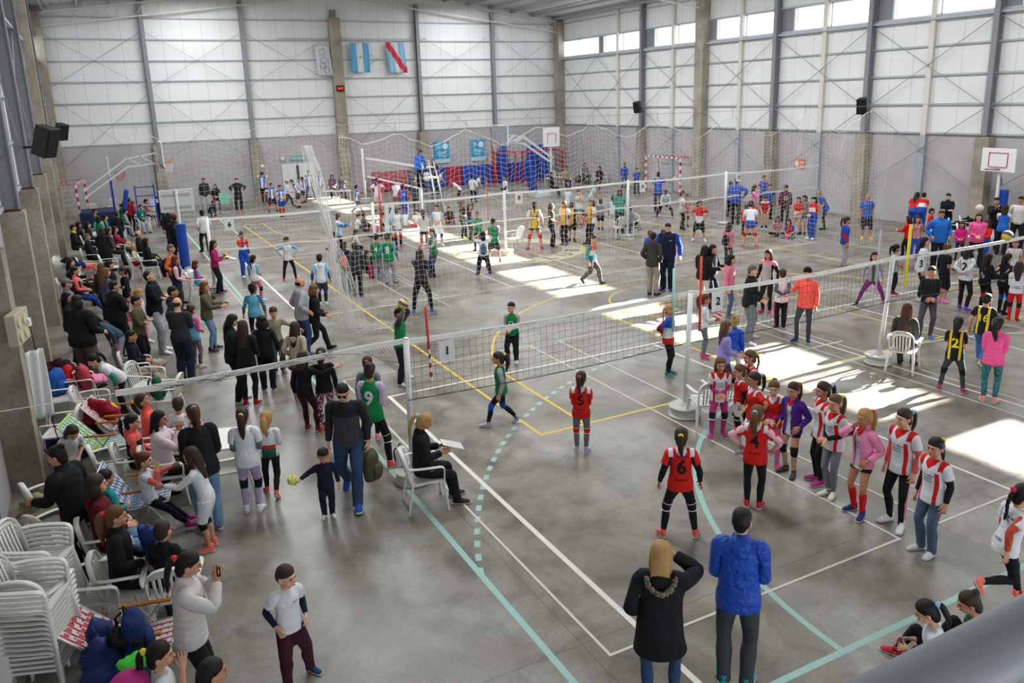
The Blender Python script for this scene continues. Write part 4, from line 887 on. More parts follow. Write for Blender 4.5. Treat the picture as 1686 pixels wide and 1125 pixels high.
# slack end of the near net, tied off to the left pillar
t = thing('net_tie_strap', (-2.2, 5.6, 0), 'loose white net tape running from court one post to left pillar', 'net strap')
m = MB(); pts = [(.15 + 2.2, -.05, 2.13), (1.8, 0, 2.11), (.9, .02, 2.08), (0, .03, 2.06), (-1.0, .05, 2.05), (-1.25, .05, 2.06)]
for a, b in zip(pts[:-1], pts[1:]): m.bar(a, b, .016, .075)
m.build('tape', M_TAPE, t); MB().tube([(-1.25, .05, 2.06), (-2.5, .3, 2.0)], .006, 6).build('tie_rope', M_NETW, t)
m = MB(); rnd = random.Random(3)
for i in range(46):
    a = rnd.uniform(-.9, 1.6); b = a + rnd.uniform(.15, .5); za = 2.07 + a * .02; cord(m, (a, rnd.uniform(-.03, .04), za + rnd.uniform(-.07, .05)), (b, rnd.uniform(-.03, .04), za + rnd.uniform(-.07, .05)), .0025)
for i in range(8): x_ = 1.75 + .05 * i; m.tube([(x_, 0, 2.08), (x_ + .2 + .02 * i, .02, 1.95 - .06 * i), (2.32, -.05, 1.9 - .08 * i)], .0025, 3, False)
m.build('bunched_mesh', M_NETB, t)
sign(.72, 5.42, 2.08, .24, .30, '1', 'white paper sign with number 1 hanging on near net'); sign(5.62, 5.42, 2.11, .26, .34, '2', 'white paper sign with number 2 hanging beside post two'); sign(10.75, 5.42, 2.12, .23, .33, '3', 'white paper sign with number 3 next to yellow pole', size=.2)
sign(4.98 + .1, 5.7, 2.22, .26, .2, 'C', 'white paper sign curled over net top near sign 2') if 0 else None
antenna(.50, 5.5, 1.5, 2.58, plain('antenna_red', 'b83028', .5), 'red antenna pole left of number 1 sign', (-.03, 0), .018, M_WHITE)
antenna(5.32, 5.5, 1.45, 2.72, plain('antenna_orange', 'c8402c', .5), 'orange-red pole rising behind number 2 sign', (.0, 0), .022)
antenna(4.72, 5.45, 1.55, 2.6, plain('antenna_mint', '9cc8ba', .5), 'pale mint pole on near net above blonde braided girl', (.0, 0), .022)
antenna(10.45, 5.5, 1.55, 2.75, plain('antenna_yellow', 'd8c82c', .5), 'yellow pole rising beside number 3 sign', (.03, 0), .03)
antenna(9.75, 5.6, 1.5, 2.7, plain('antenna_lilac', 'b0a0b8', .5), 'lilac pole on near net left of post three', (.0, 0), .018)
# middle row, y = 20.3
for xa, xb, lb in ((-.55, 4.47, 'white net between sign 6 and kids in sunlight'), (4.47, 9.2, 'white net between seated girls and number 8 sign'), (9.2, 14.4, 'white net behind girls in yellow bibs'), (14.4, 19.2, 'white net between sign 9 and sign 10'), (19.2, 24.4, 'white net right of sign 10 before grey wall')): volley_net(xa, xb, 20.3, 2.18, 1.2, lb, .12, .0022, M_NETW, True)
for x, lb in ((-.55, 'white net post by score board near number 6 sign'), (4.47, 'white net post among children sitting in sunlight'), (9.2, 'white net post beside empty chairs and number 8 sign'), (14.4, 'white net post beside woman in teal sweatshirt'), (19.2, 'white net post beside royal blue coach')): net_post(x, 20.3, 2.22, lb, r=.05)
sign(.05, 20.2, 2.15, .28, .36, '6', 'white sign with number 6 beside white scoreboard'); sign(9.72, 20.2, 2.15, .30, .38, '8', 'white sign with number 8 on middle net'); sign(15.0, 20.2, 2.12, .26, .36, '9', 'white sign with number 9 before goal'); sign(19.75, 20.2, 2.15, .26, .34, '10', 'white sign with number 10 beside coach post', size=.16); sign(5.0, 20.2, 2.15, .34, .42, '7', 'bright white sign with number 7 left of middle net')
antenna(4.72, 20.3, 1.3, 2.8, plain('antenna_orange', 'c8402c', .5), 'orange striped pole near number 7 sign', r=.03); antenna(8.55, 20.3, 1.3, 2.75, plain('antenna_red', 'b83028', .5), 'red pole on middle net left of sign 8', r=.02)
# court running lengthwise at the back
t = thing('volleyball_net', (10.1, 34.9, 0), 'white net seen lengthwise beside umpire stand', 'volleyball net'); m = MB()
for y in np.arange(-3.9, 3.91, .2): cord(m, (.0, y, 2.4), (.0, y, 1.4), .004)
for z in np.arange(1.4, 2.41, .2): cord(m, (0, -3.9, z), (0, 3.9, z), .004)
m.build('net_mesh', M_NETW, t); MB().bar((0, -3.9, 2.4), (0, 3.9, 2.4), .02, .12).build('top_tape', M_TAPE, t); MB().bar((0, -3.9, 1.4), (0, 3.9, 1.4), .02, .09).build('lower_tape', M_TAPE, t)
net_post(9.95, 38.9, 2.9, 'white post at far end of lengthwise net', r=.06); net_post(10.2, 31.0, 2.6, 'thick white post by umpire stand at near end of lengthwise net', base=True, r=.075)
t = thing('umpire_stand', (10.9, 32.0, 0), 'tall white umpire stand with man in blue on top', 'umpire stand')
for x, y in ((-.35, -.35), (.45, -.35), (-.35, .4), (.45, .4)): MB().tube([(x * 1.6, y * 1.5, 0), (x * .7, y * .8, 2.55)], .035, 8).build('leg', M_WHITE, t)
MB().box((-.3, -.3, 2.22), (.35, .3, 2.28)).build('seat', M_WHITE, t); MB().box((-.45, -.5, 1.72), (.5, .35, 1.77)).build('footrest', M_WHITE, t); MB().bar((-.45, -.45, .7), (.55, -.45, .7), .04, .04).build('rung', M_WHITE, t); MB().bar((-.4, -.4, 1.05), (.5, -.4, 1.05), .04, .04).build('rung', M_WHITE, t)
# divider curtain of white netting, gathered in scallops
def curtain(x0, x1, y, zt, cell, r, drops, label, name='divider_net', zb=.05, ax=0, seed=1, gather=None):
    t = thing(name, (0, 0, 0), label, 'divider net'); m = MB(); n = int((x1 - x0) / cell); k = int((zt - zb) / cell); rnd = random.Random(seed)
    def pt(i, j):
        x = x0 + (x1 - x0) * i / n; z = zt - (zt - zb) * j / k; f = 1 - j / k
        near = min(abs(x - d) for d in drops); s = min(near / 1.6, 1); dip = .75 * s ** 1.3 * f ** 1.2
        pull = sum(-(x - d) * .45 * math.exp(-((x - d) / .55) ** 2) for d in drops) * f ** 1.5
        zz = max(zb * .3, z - dip * (zt / 4.6)) + .028 * math.sin(i * 2.1 + j * .6) * min(1, z)
        yy = y + .10 * math.sin(x * 3.1 + j * .07) * (1 - .5 * f) + .05 * math.sin(x * 7 + j * .2)
        return (x + pull + .015 * math.sin(j * .9 + i), yy, zz)
    P = {(i, j): pt(i, j) for i in range(n + 1) for j in range(k + 1)}
    for i in range(n + 1):
        for j in range(k + 1):
            if i < n: cord(m, P[i, j], P[i + 1, j], r)
            if j < k: cord(m, P[i, j], P[i, j + 1], r)
    m.build('net_mesh', M_NETW, t)
    e = MB(); N_ = 80; pp = [pt(n * q / N_, 0) for q in range(N_ + 1)]; e.tube(pp, r * 2.5, 5); e.build('edge_rope', M_NETW, t)
    c = MB(); c.tube([(x0 - 1, y, zt + .25), (x1 + 4, y, zt + .1)], .006, 5); [c.tube([(d, y, zt + .24), (d, y, zt)], .006, 5) for d in drops]; c.build('hanging_cable', M_ROD, t); return t
curtain(1.6, 20.2, 13.6, 4.62, .13, .0028, (1.75, 3.05, 4.85, 6.9, 8.5, 10.6, 13.3, 16.2, 19.2), 'large white divider net hanging in scallops across the hall')
curtain(-1.5, 8.6, 37.6, 4.3, .26, .0035, (-1.2, 1.5, 4.2, 6.8, 8.4), 'fine white net hanging before far left corner', seed=4)
# gathered bundle at its left end
t = thing('net_bundle', (1.75, 13.75, 0), 'gathered end of white divider net piled on floor', 'net bundle', rot=0); m = MB(); rnd = random.Random(9)
for i in range(60):
    a = rnd.uniform(0, 2 * PI); R_ = rnd.uniform(.02, .30); x, y = R_ * math.cos(a), R_ * math.sin(a) * .5; pts = []
    for j in range(9): z = 4.4 - 4.3 * j / 8; w = .25 + .75 * (j / 8) ** .7 if j > 4 else .35 + .25 * math.sin(j); pts.append((-.55 * (1 - j / 8) * 1 + x * w * 1.3 + rnd.uniform(-.02, .02), y * w + .9 * (1 - j / 8) + rnd.uniform(-.03, .03), z))
    m.tube(pts, .003, 3, False)
for i in range(70):
    a = rnd.uniform(0, 2 * PI); R_ = rnd.uniform(.1, .8); c = (rnd.uniform(-.3, .9), rnd.uniform(-.5, .3)); m.tube([(c[0] + R_ * .6 * math.cos(a + q * .4), c[1] + R_ * .35 * math.sin(a + q * .4), .02 + .06 * rnd.random()) for q in range(7)], .003, 3, False)
m.build('cords', M_NETW, t)
t['kind'] = 'thing'

# --- white plastic chairs
def make_chair():
    t = thing('plastic_chair', (0, 0, 0), '', 'chair')
    m = MB(); n = 14
    # seat: slotted, slightly dished
    for i in range(9):
        x = -.185 + i * .0463; m.add(*loft([(x, -.20, .435, .018, .008), (x, -.05, .425, .018, .008), (x, .16, .42, .018, .008)], 6, 2))
    m.box((-.215, -.245, .415), (.215, -.185, .445)); m.box((-.205, .15, .405), (.205, .215, .43)); m.box((-.225, -.21, .415), (-.185, .2, .44)); m.box((.185, -.21, .415), (.225, .2, .44))
    m.build('seat', M_PLASTIC, t, smooth=False)
    b = MB()
    for i in range(6):
        x = -.125 + i * .05; b.add(*loft([(x * 1.0, .20, .44, .015, .007), (x * 1.08, .245, .60, .016, .007), (x * 1.1, .275, .76, .016, .007)], 6, 2))
    b.add(*loft([(-.205, .20, .43, .022, .012), (-.215, .235, .58, .026, .012), (-.205, .27, .74, .028, .012), (-.13, .295, .83, .03, .012), (0, .30, .855, .032, .012), (.13, .295, .83, .03, .012), (.205, .27, .74, .028, .012), (.215, .235, .58, .026, .012), (.205, .20, .43, .022, .012)], 8, 3, (0, 1, 0)))
    b.add(*loft([(-.17, .285, .77, .03, .010), (0, .295, .80, .035, .010), (.17, .285, .77, .03, .010)], 8, 2, (0, 0, 1)))
    b.build('backrest', M_PLASTIC, t, smooth=True)
    for s in (1, -1):
        a = MB(); a.add(*loft([(.225 * s, .245, .66, .030, .011), (.265 * s, .12, .665, .032, .011), (.275 * s, -.08, .66, .032, .011), (.26 * s, -.20, .645, .030, .012), (.235 * s, -.235, .58, .026, .012), (.222 * s, -.225, .44, .024, .012)], 8, 3)); a.build('armrest', M_PLASTIC, t, smooth=True)
        for y0, y1, x1 in ((-.215, -.265, .265), (.19, .27, .245)):
            l = MB(); l.add(*loft([(.205 * s, y0, .43, .035, .020), (.225 * s, y0 + (y1 - y0) * .4, .28, .028, .018), (x1 * s, y1, 0.004, .019, .015)], 8, 3)); l.build('leg', M_PLASTIC, t, smooth=True)
    return t
CH = {}
def chair(x, y, rot, label, group='white plastic chairs', z=0, grey=False):
    if 'w' not in CH: CH['w'] = o = make_chair()
    else: o = copy_tree(CH['w'])
    o.location = (min(max(x, -4.35), 24.9), min(y, 43.2), z); o.rotation_euler = (0, 0, rot); o['label'] = label; o['group'] = group; return o
def facing(x, y, deg):
    """direction angle: 0 looks to the camera, 90 to the right of the picture"""
    v = Vector((-3.337 - x, -4.568 - y)).normalized(); a = math.radians(deg); d = math.cos(a) * v + math.sin(a) * Vector((-v.y, v.x)); return math.atan2(d.x, -d.y)

# people: x, y, heading, height, clothing and pose, label
PEOPLE_ROWS = """
0.48|0.28|2.51|1.66|t=parka:black b=leggings:jean s=blue hr=long_hair:blond ra=cam la=pocket fur=1|blonde woman in black parka with fur-trimmed hood holding up a camera
1.26|0.16|2.34|1.8|t=hoodie:royal b=pants:dgray s=teal hr=short:dark a=fwdlow hood=1 br=1.0|man in shiny blue rain jacket and grey trousers seen from behind
2.48|2.47|2.59|1.45|t=tee:red:inv c=cuffs:black b=leggings:black k=black:w s=coral hr=pony:brown n=6 a=loose l=wide lt=1|girl in red jersey number 6 with black sleeves standing on court one
2.76|5.16|2.51|1.31|t=tee:red:inv c=cuffs:red b=leggings:gray k=red:w s=lilac hr=pony:brown n=5 a=clasp|girl in red jersey number 5 with grey leggings alone near net
3.77|2.55|2.27|1.43|t=tee:red:inv c=cuffs:palepink b=leggings:black so=white s=hotred hr=bigpony:lbrown n=4 a=hip|girl in red jersey number 4 with hands on hips seen from behind
4.95|4.56|-0.6|1.32|t=tee:white:sides u=mag b=leggings:mag k=black:w s=mag hr=long_hair:lbrown a=clasp ft=1|girl in white jersey with magenta sleeves and leggings beside white post
5.27|4.45|-2.07|1.17|t=tee:red:inv u=black b=shorts:white k=black:w so=black s=teal hr=pony:lbrown ra=face la=down|girl in red jersey with black sleeve raising hand to her mouth
4.83|3.68|-1.83|1.36|t=tee:red:inv b=leggings:white hr=pony:brown la=hip ra=clasp s=gray|girl in red jersey looking left between two red-shirted teammates
4.91|3.39|-0.98|1.3|t=tee:red:inv u=mag b=leggings:palemag so=blue s=hotpink hr=bun:lbrown a=clasp|small girl in red jersey with magenta sleeves, blue socks and pink shoes
4.94|3.04|-1.49|1.38|t=tee:white:vneck o=jacket:purple b=hot:black sl=1 k2=black s=dgray hr=pony:brown a=pocket|girl in open purple hoodie and short black shorts waiting on line
5.04|2.61|-2.08|1.49|t=tee:white:sides b=leggings:black s=mag hr=pony:brown a=down|girl in white jersey mostly hidden behind taller girl with grey leggings
4.96|2.34|-1.61|1.43|t=tee:white:sides c=cuffs:black b=leggings:gray s=cream hr=bigpony:lbrown a=clasp l=relax,crossl ft=1|girl in white and red jersey with grey leggings leaning with crossed feet
4.83|1.77|-1.64|1.44|t=tee:white:vneck o=jacket:pink c=cuffs:black b=hot:black so=red s=navyb hr=bigpony:blond ra=face la=pocket l=relax,stand|blonde ponytail girl in pink jacket with one black sleeve and red socks
5|1.35|-1.56|1.55|t=tee:white:sides c=cuffs:coral b=leggings:black s=white hr=pony:brown a=down l=relax,stand ft=1|tall girl in white jersey with coral sleeves and black leggings
4.73|0.73|-1.72|1.46|t=tee:white:sides c=cuffs:black b=pants:bluegray s=lightgray hr=braid:dark a=down ft=1|girl with long dark braid and blue-grey trousers last in line
4.53|-0.27|1.11|1.42|t=tee:white c=cuffs:rust b=leggings:black k2=black s=salmon hr=braid:dark p=run la=swingf ra=swingb pt=back|girl in white shirt running off to right with braid flying
2.95|-0.61|-2.49|1.36|t=tee:white b=leggings:black s=hotred hr=pony:dark p=floor a=paper hd=0,20|girl in white shirt sitting on floor holding a small camera
3.4|-0.71|-2.36|1.36|t=tee:dgreen b=leggings:black s=black hr=bun:brown p=floor a=lap hd=0,15|child in green top sitting on floor behind grey railing
-0.74|5.55|-0.39|1.8|t=long:dgray:yoke b=pants:jean s=blue hr=short:dark p=walk a=down hd=0,22 br=1.15 glasses=1|man with sunglasses in two-tone grey sweater walking across court
-1.17|5.23|-0.22|0.98|t=jacket:navy b=track:navy s=white hr=fringe:dark ra=out la=loose child=1 smile=1|toddler in navy jacket holding a yellow pom-pom
-0.14|6.34|2.42|1.65|t=vest:green u=lilac b=leggings:black k=black:w s=coral hr=bun:brown n=9 a=clasp l=wide|girl in green bib number 9 standing behind man with sunglasses
0.13|7.34|2.6|1.42|t=vest:green b=leggings:black hr=pony:brown a=down s=pink|girl in green bib hidden behind teammate with bib number 9
0.06|4.84|1.4|1.62|p=sit t=jacket:black b=pants:black s=blackpink hr=pony:blond a=paper hd=0,25 seat=1|blonde ponytail scorer in black jacket sitting by net post
-2.28|2.3|0.23|1.23|t=tee:white:logo c=cuffs:navy b=track:maroon s=dblue hr=short:brown a=pocket l=wide,relax hd=25,5|boy in white shirt with navy sleeves and maroon trousers looking sideways
-3.11|2.29|1.45|1.62|t=jacket:offwhite b=pants:black s=black hr=pony:dark a=phone hd=0,15 br=1.1|woman in off-white padded jacket with low ponytail, hands together
-2.59|5.63|-2.95|1.72|t=parka0:black b=pants:ltjean s=gray hr=pony:auburn p=lean a=fwdlow scarf=redscarf hd=0,20|woman in black coat with red hood and light jeans bending over table
-2.03|5.87|2.75|1.49|t=tee:white c=cuffs:gray b=leggings:lavender k2=black s=white hr=bigpony:brown a=fwdlow|girl with long hair in white shirt and lavender trousers by table
-1.67|6.27|2.81|1.24|t=long:white:trig b=leggings:black k2=black s=coral hr=bigpony:blond a=fwdlow l=relax,stepb|small blonde girl in white and green top behind lavender trousers girl
-1.51|10.28|1.48|1.71|t=jacket:black b=pants:black s=white hr=long_hair:dark a=fwdlow hd=0,20|young woman in black jacket looking down beside yellow-collared friend
-1.33|9.99|2.69|1.62|t=jacket:black b=leggings:black so=red s=dred hr=long_hair:brown scarf=yellow a=fwdlow|young woman in black jacket with yellow collar and red socks
-0.88|10.64|2.89|1.49|t=jacket:black b=track:black s=blue hr=bigcurl:dark a=loose|young woman with long dark curls and blue shoes beside two friends
-0.48|11.62|-0|1.4|t=long:khaki b=track:dgray hr=fringe:brown a=out s=gray|boy in khaki top with arm stretched out behind dark-haired girls
-0.45|9.82|2.42|1.5|t=hoodie:beige b=pants:jean hr=long_hair:brown a=pocket s=gray|girl in beige jacket with brown hood and long brown hair
-0.72|8.13|2.41|1.45|t=long:black b=leggings:maroon s=maroonpink hr=bob:brown la=down ra=outup tee2=1 l=fwd|girl in black top over white shirt with arm round her friend
-0.42|8.07|3|1.46|t=long:black b=leggings:print s=coral hr=bigpony:brown la=outup ra=down tee2=1|girl in black top with patterned leggings hugging friend beside net tape
0.28|12.53|1.8|1.74|t=hoodie:lgray b=pants:jean hr=bald:dark a=pocket s=gray|balding man in light grey hoodie behind woman with curly hair
0.55|12.57|1.52|1.59|t=jacket:black b=pants:black hr=bigcurl:lbrown p=walk a=fwdlow s=black|woman in black jacket and pink scarf carrying black shoulder bag
1.77|16.73|2.85|1.42|t=hoodie:white:cysl b=shorts:dgray kb=royal so=black s=white hr=short:dark a=loose|boy in white hooded top with royal blue knee pads seen from behind
0.29|18.23|2.29|1.34|t=vest:white u=sky b=leggings:rosered k2=black s=white hr=braid:dark a=clasp|girl with braid in white bib and rose patterned leggings
-0.47|14.03|2.95|1.42|t=vest:skyd u=stripe b=leggings:black hr=bun:dark a=loose s=black|girl in light blue bib with navy striped sleeves seen from behind
0.61|21.95|0.24|1.48|t=long:red:tri b=track:royal s=white hr=short:dark ra=chin la=down|boy in red, white and blue tracksuit resting hand on chin
1.73|20.62|-0.02|1.39|t=vest:white u=sky b=leggings:black s=red hr=fringe:dark a=hip l=wide|boy in white bib and black leggings with hands on hips
-0.51|19.92|1.37|1.61|t=long:magd b=pants:black s=purpled hr=long_hair:dark a=paper l=relax,stand|young woman in magenta sweatshirt holding ball and sheet of paper
-1.09|19.36|1.56|1.22|p=sit t=vest:skyd u=mag b=leggings:gray hr=bigcurl:auburn a=lap seat=1|curly red-haired child in light blue bib sitting on white chair
-1.71|18.15|1.46|1.56|t=jacket:navy b=pants:charcoal hr=bob:redhair u2=palepink a=fwdlow s=black|red-haired woman in navy sleeveless jacket and pink sleeves
-1.72|19.07|1.33|1.74|t=long:gray:orsl b=pants:navy hr=short:grayh a=pocket s=black backpack=black|grey-haired man with orange sleeves and black backpack
-2.5|14.55|1.26|1.89|t=jacket:dnavy b=track:lgray s=white hr=short:dark a=cross hd=0,-25 br=1.1|man in dark navy jacket and light grey track trousers, arms folded
-2.19|13.38|1.33|1.72|t=hoodie:charcoal b=pants:black hr=short:dark a=pocket s=black|man with white hood over dark jacket behind man in grey sweater
-2.21|12.09|2.55|1.74|t=long:charcoal b=pants:djean hr=bald:brown a=cross br=1.2 s=black|balding man in charcoal sweater and dark jeans seen from behind
-2.91|13.23|1.2|1.64|t=long:olive b=pants:black hr=short:dark a=cross s=black br=1.08|man in olive green sweater with folded arms and black trousers
-1.91|12.88|2.27|1.37|t=vest:skyd long=1 u=pinkd b=leggings:print2 s=lightgray hr=bun:brown a=clasp|girl in long light blue bib with pink sleeves beside man in charcoal sweater
-1.49|13.98|1.38|1.62|t=jacket:olived b=leggings:ltjean hr=bob:lbrown a=fwd s=blackpink l=relax,stand|woman in olive green parka clapping at courtside
-3.27|14.34|2.09|1.8|t=jacket:black b=pants:black hr=short:dark a=cross s=black br=1.25|big man in black padded jacket standing among spectators
-3.93|12.68|2.48|1.9|t=jacket:black b=pants:taupe hr=bigcurl:dark a=fwdlow s=black br=1.3|heavy person in black jacket and brown trousers seen from behind
-4.2|14.79|1.54|1.58|t=jacket:black b=leggings:black hr=long_hair:dark a=fwdlow s=black|woman with long black hair in black next to concrete pillar
-4.2|15.77|1.54|1.7|t=jacket:gray b=pants:dgray hr=cap:grayc a=pocket s=black|elderly man in grey flat cap behind long-haired woman in black
-3.33|13.24|-1.2|1.62|t=long:denim b=pants:lgray hr=long_hair:brown p=bend a=bend s=gray|woman in denim shirt stooping with hair falling forward
-3.06|11.9|1.47|1.5|p=slump t=jacket:dnavy b=track:beige hr=short:dark a=lap s=dgray seat=1|boy in navy jacket slumped on white chair with beige padded coat on lap
-3.4|10.84|-1.37|1.35|p=bend t=tee:white c=cuffs:tealg b=leggings:black hr=pony:dark a=bend s=black|girl in white shirt with green sleeves reaching into chair bags
-3.08|7.91|1.46|1.45|p=sit t=jacket:coralb b=leggings:black hr=pony:brown a=lap s=pink seat=1 hd=-10,-25|girl in bright coral jacket looking up from white chair
-2.68|7.58|2.83|1.35|p=sit t=tee:white b=leggings:black hr=short:brown a=lap s=gray seat=1|boy in white shirt sitting with his back to camera
-3.32|7.15|1.48|1.4|p=sit t=hoodie:dnavy:coraltop b=leggings:black hr=pony:dark a=lap s=black seat=1|girl in navy hoodie with coral shoulders on chair
-2.99|6.81|1.45|1.62|p=sit t=jacket:palepinkw b=pants:black hr=bob:dark a=phone s=black seat=1 br=1.1|woman in pale pink jacket with dark bob sitting at table
-3.23|5.93|1.48|1.25|p=slump t=long:white:pinksl b=leggings:dnavy hr=bun:auburn ra=chin la=reach s=mag|little girl with hair bun and pink sleeves in folding chair
-2.65|5.18|-1.98|1.38|p=lean t=long:white b=shorts:white k2=black hr=long_hair:brown la=reach ra=fwd s=salmon|girl in long-sleeved white shirt reaching towards child in folding chair
-4.03|5.31|-2.19|1.66|p=lean t=jacket:black b=leggings:dnavy hr=bun:dark a=fwd s=black br=1.2|large woman in black leaning over bags beside pillar
-4.16|7.8|0.41|1.2|p=sitlean t=tee:white b=leggings:navy hr=long_hair:brown a=lap s=black hd=0,25|child in white shirt looking down beside blue bag
-3.7|5.55|2.13|1.25|p=sit t=jacket:teal b=pants:black hr=braid:dark a=lap s=black|girl in teal top with dark braid seated behind red hoodie
-3.73|5.04|1.53|1.7|p=slump t=hoodie:dredh b=pants:ltjean hr=bigcurl:brown a=lap s=black seat=1|young man in dark red hoodie and jeans slumped on chair
-3.61|4.09|1.43|1.64|p=sit t=jacket:black b=pants:djean hr=bigpony:lbrown a=lap s=maroonpink seat=1 glasses2=1|woman with long ponytail and glasses hugging blue rolled jacket
-3.2|3.85|2.6|1.25|p=sit t=jacket:black v=vest:skyd b=pants:black hr=short:brown a=lap s=black|boy in black top and light blue bib seen from behind
-3.39|1.69|1.49|1.35|p=sit t=tee:white b=pants:black hr=pony:dark ra=chin la=lap s=black|girl in white shirt eating at bottom edge of picture
-3.06|1.1|1.7|1.6|p=sit t=jacket:black b=pants:black hr=short:dark a=lap s=black|dark-haired head at bottom edge next to woman in off-white jacket
-4.2|20.59|1.54|1.72|p=sit t=jacket:black b=pants:black hr=bob:dark la=fwd ra=outup s=black|dark-haired person in black with outstretched arm by chair stack
-4.06|19.59|1.43|1.62|p=slump t=long:navy:coraltop b=pants:royald hr=bun:dark a=lap s=black|woman in navy and coral top reclining in front of brown jacket
-3.72|25.82|1.5|1.7|p=slump t=jacket:black b=pants:black hr=short:grayh a=lap s=black seat=1|grey-haired man in black leaning back on white chair
-4.2|28.35|1.51|1.7|p=sit t=jacket:black b=pants:black hr=short:dark scarf=yellow a=lap s=black|man with yellow collar sitting against left wall
-4.03|29.41|1.5|1.62|p=sit t=jacket:black b=pants:black hr=long_hair:dark a=lap s=black|long-haired woman in black sitting close to left wall
-3.73|29.17|1.58|1.62|p=sit t=jacket:black b=pants:black hr=bob:dark a=lap s=black seat=1|woman with dark bob in black sitting in last chair row
-3.44|34.79|1.75|1.35|p=sit t=vest:green u=orange b=pants:black hr=short:dark a=lap s=black|boy in green bib over orange sweatshirt seated far left
-3.36|31.95|2.97|1.35|p=sit t=vest:green u=sky b=pants:black hr=bob:dark a=lap s=black|girl in green bib with pale blue sleeves seated far left
-3.09|32.17|1.65|1.35|p=sit t=vest:green u=gray b=pants:black hr=short:dark a=lap s=black|boy in green bib with grey sleeves seated beside navy jacket
-2.72|30.08|3.12|1.55|t=jacket:dnavy b=pants:navy hr=short:dark a=fwdlow s=black|child in navy jacket standing before seated green team
-2.38|34.44|3.12|1.45|t=vest:green u=cream b=leggings:black hr=beanie:white a=chin s=black|child with white hat in green bib among seated team
-2.47|33.7|1.89|1.45|p=sitlean t=vest:green u=lgray b=pants:lgray hr=fringe:dark a=knee s=black|boy in green bib with light grey hoodie leaning forward
-1.86|36.42|2.23|1.27|t=vest:green b=leggings:navy hr=bun:lbrown n=6w a=clasp s=black|blonde-bun girl in green bib number 6 by far left team
-2.03|35.59|2.59|1.5|t=jacket:crimson b=leggings:black hr=short:dark a=down s=black|child in crimson jacket standing behind green bib number 6
-1.62|34.75|0.31|1.42|p=sit t=vest:green u=royal b=track:lgray hr=short:dark a=lap s=black fn=8 seat=1|boy in green bib with royal blue sleeves sitting facing camera
-2.17|25.21|1.45|1.75|p=slump t=jacket:black b=pants:black hr=bald:dark a=lap s=black seat=1|bald man in black jacket reclining in spectators row
-2.1|23.44|1.61|1.64|p=sit t=jacket:dnavy b=pants:black hr=long_hair:dark a=lap s=coral seat=1|dark-haired woman in navy with coral shoes sitting on aisle chair
-2.46|24.44|1.37|0.95|p=sit t=long:cream b=leggings:crimson hr=short:blond a=lap s=pink child=1|fair-haired toddler in cream top and red trousers on chair
-3.31|24.73|2.88|1.64|t=parka:black b=leggings:black hr=long_hair:dbrown a=fwdlow s=black|tall woman with reddish brown hair in black coat among spectators
-3.1|26.8|1.39|1.6|p=sit t=jacket:dgray b=pants:black hr=bob:dark a=lap s=black|woman in dark grey seated right behind tall brown-haired woman
-2.83|27.57|1.38|1.6|p=slump t=long:crimson b=pants:black hr=bob:dark a=knee s=maroonpink seat=1|woman in crimson sweater leaning back in spectators row
-0.71|36.43|-0.15|1.34|t=jacket:black b=pants:black hr=short:dark a=down s=black|man in black walking near blue checked folding chair
-0.45|39.86|3.08|1.6|p=sit t=jacket:black b=pants:black hr=bob:dark a=lap s=black|dark-haired woman sitting far back in blue folding chair
-1.28|36.59|1.52|1.5|p=sit t=long:skin b=shorts:black hr=short:dark a=knee s=orange seat=1|boy with bare arms sitting beside white far chair
-3.45|17.88|2.62|1.62|t=jacket:brown b=pants:black hr=long_hair:lbrown a=down s=black|woman with wavy brown hair in brown jacket behind black padded jacket man
-3.38|17.21|1.92|1.6|t=jacket:slate b=pants:djean hr=long_hair:ltbrown a=down s=black|woman with long light hair in slate jacket facing right
-3.28|17.89|1.74|1.66|t=jacket:black b=pants:black hr=short:dark a=down s=black|man in black looking right behind light-haired woman
-2.96|17.98|-1.41|1.45|t=tee:black b=leggings:print hr=bigpony:brown a=cross s=hotred|girl in black shirt over white with colourful patterned leggings
-2.77|15.66|1.63|1.3|t=tee:white b=leggings:pink hr=bigpony:blond a=down s=white|blonde little girl in white behind man with olive sweater
-1.1|24.44|3.06|1.9|t=jacket:black b=pants:black hr=beanie:crimson a=chin s=black br=1.05 backpack=lime|person in black with lime straps beside score sign 6
0.13|27.64|-3.07|1.6|t=jacket:offwhite b=pants:black hr=bun:dark a=pocket s=black|woman in off-white jacket with dark bun by score sign 6
-0.98|28.54|0.28|1.72|t=jacket:black b=pants:black hr=short:brown a=down s=black|brown-haired man in black left of white scoreboard
1.75|40.2|-0.03|1.8|t=jacket:charcoal b=track:lgray hr=short:dark a=down s=black|young man in charcoal jacket standing near green lawn chair
2.45|41.38|-0.13|1.6|p=sit t=jacket:black b=leggings:mauve hr=long_hair:dark a=lap s=black|long-haired woman sitting next to green lawn chair
1.65|38.2|0.93|1.35|p=squat t=long:navy b=pants:jean hr=short:dark a=knee s=black|child crouching in jeans behind white scoreboard
3.34|39.78|-0.15|1.72|t=jacket:blackb b=track:blackb hr=short:dark a=hip s=red|woman in black tracksuit and red shoes near back wall
5.15|42.49|2.61|1.75|t=tee:white:blsd b=shorts:black kb=red so=black hr=short:dark a=up s=black|boy in white and blue holding up a ball beside pillar
4.72|38.03|0.16|1.5|t=tee:white:blsd b=shorts:black kb=red hr=short:dark a=hip s=black l=wide|boy in white and blue kit with red knee pads, hands on hips
4.86|36.49|0.06|1.49|t=tee:white:blsd b=shorts:blue so=red hr=short:dark a=clasp s=black|boy in white and blue kit with bright red socks
5.83|39.55|1.37|1.53|t=long:white b=leggings:black hr=cap:white a=fwdlow s=black p=walk|boy in white cap and black leggings walking by white doors
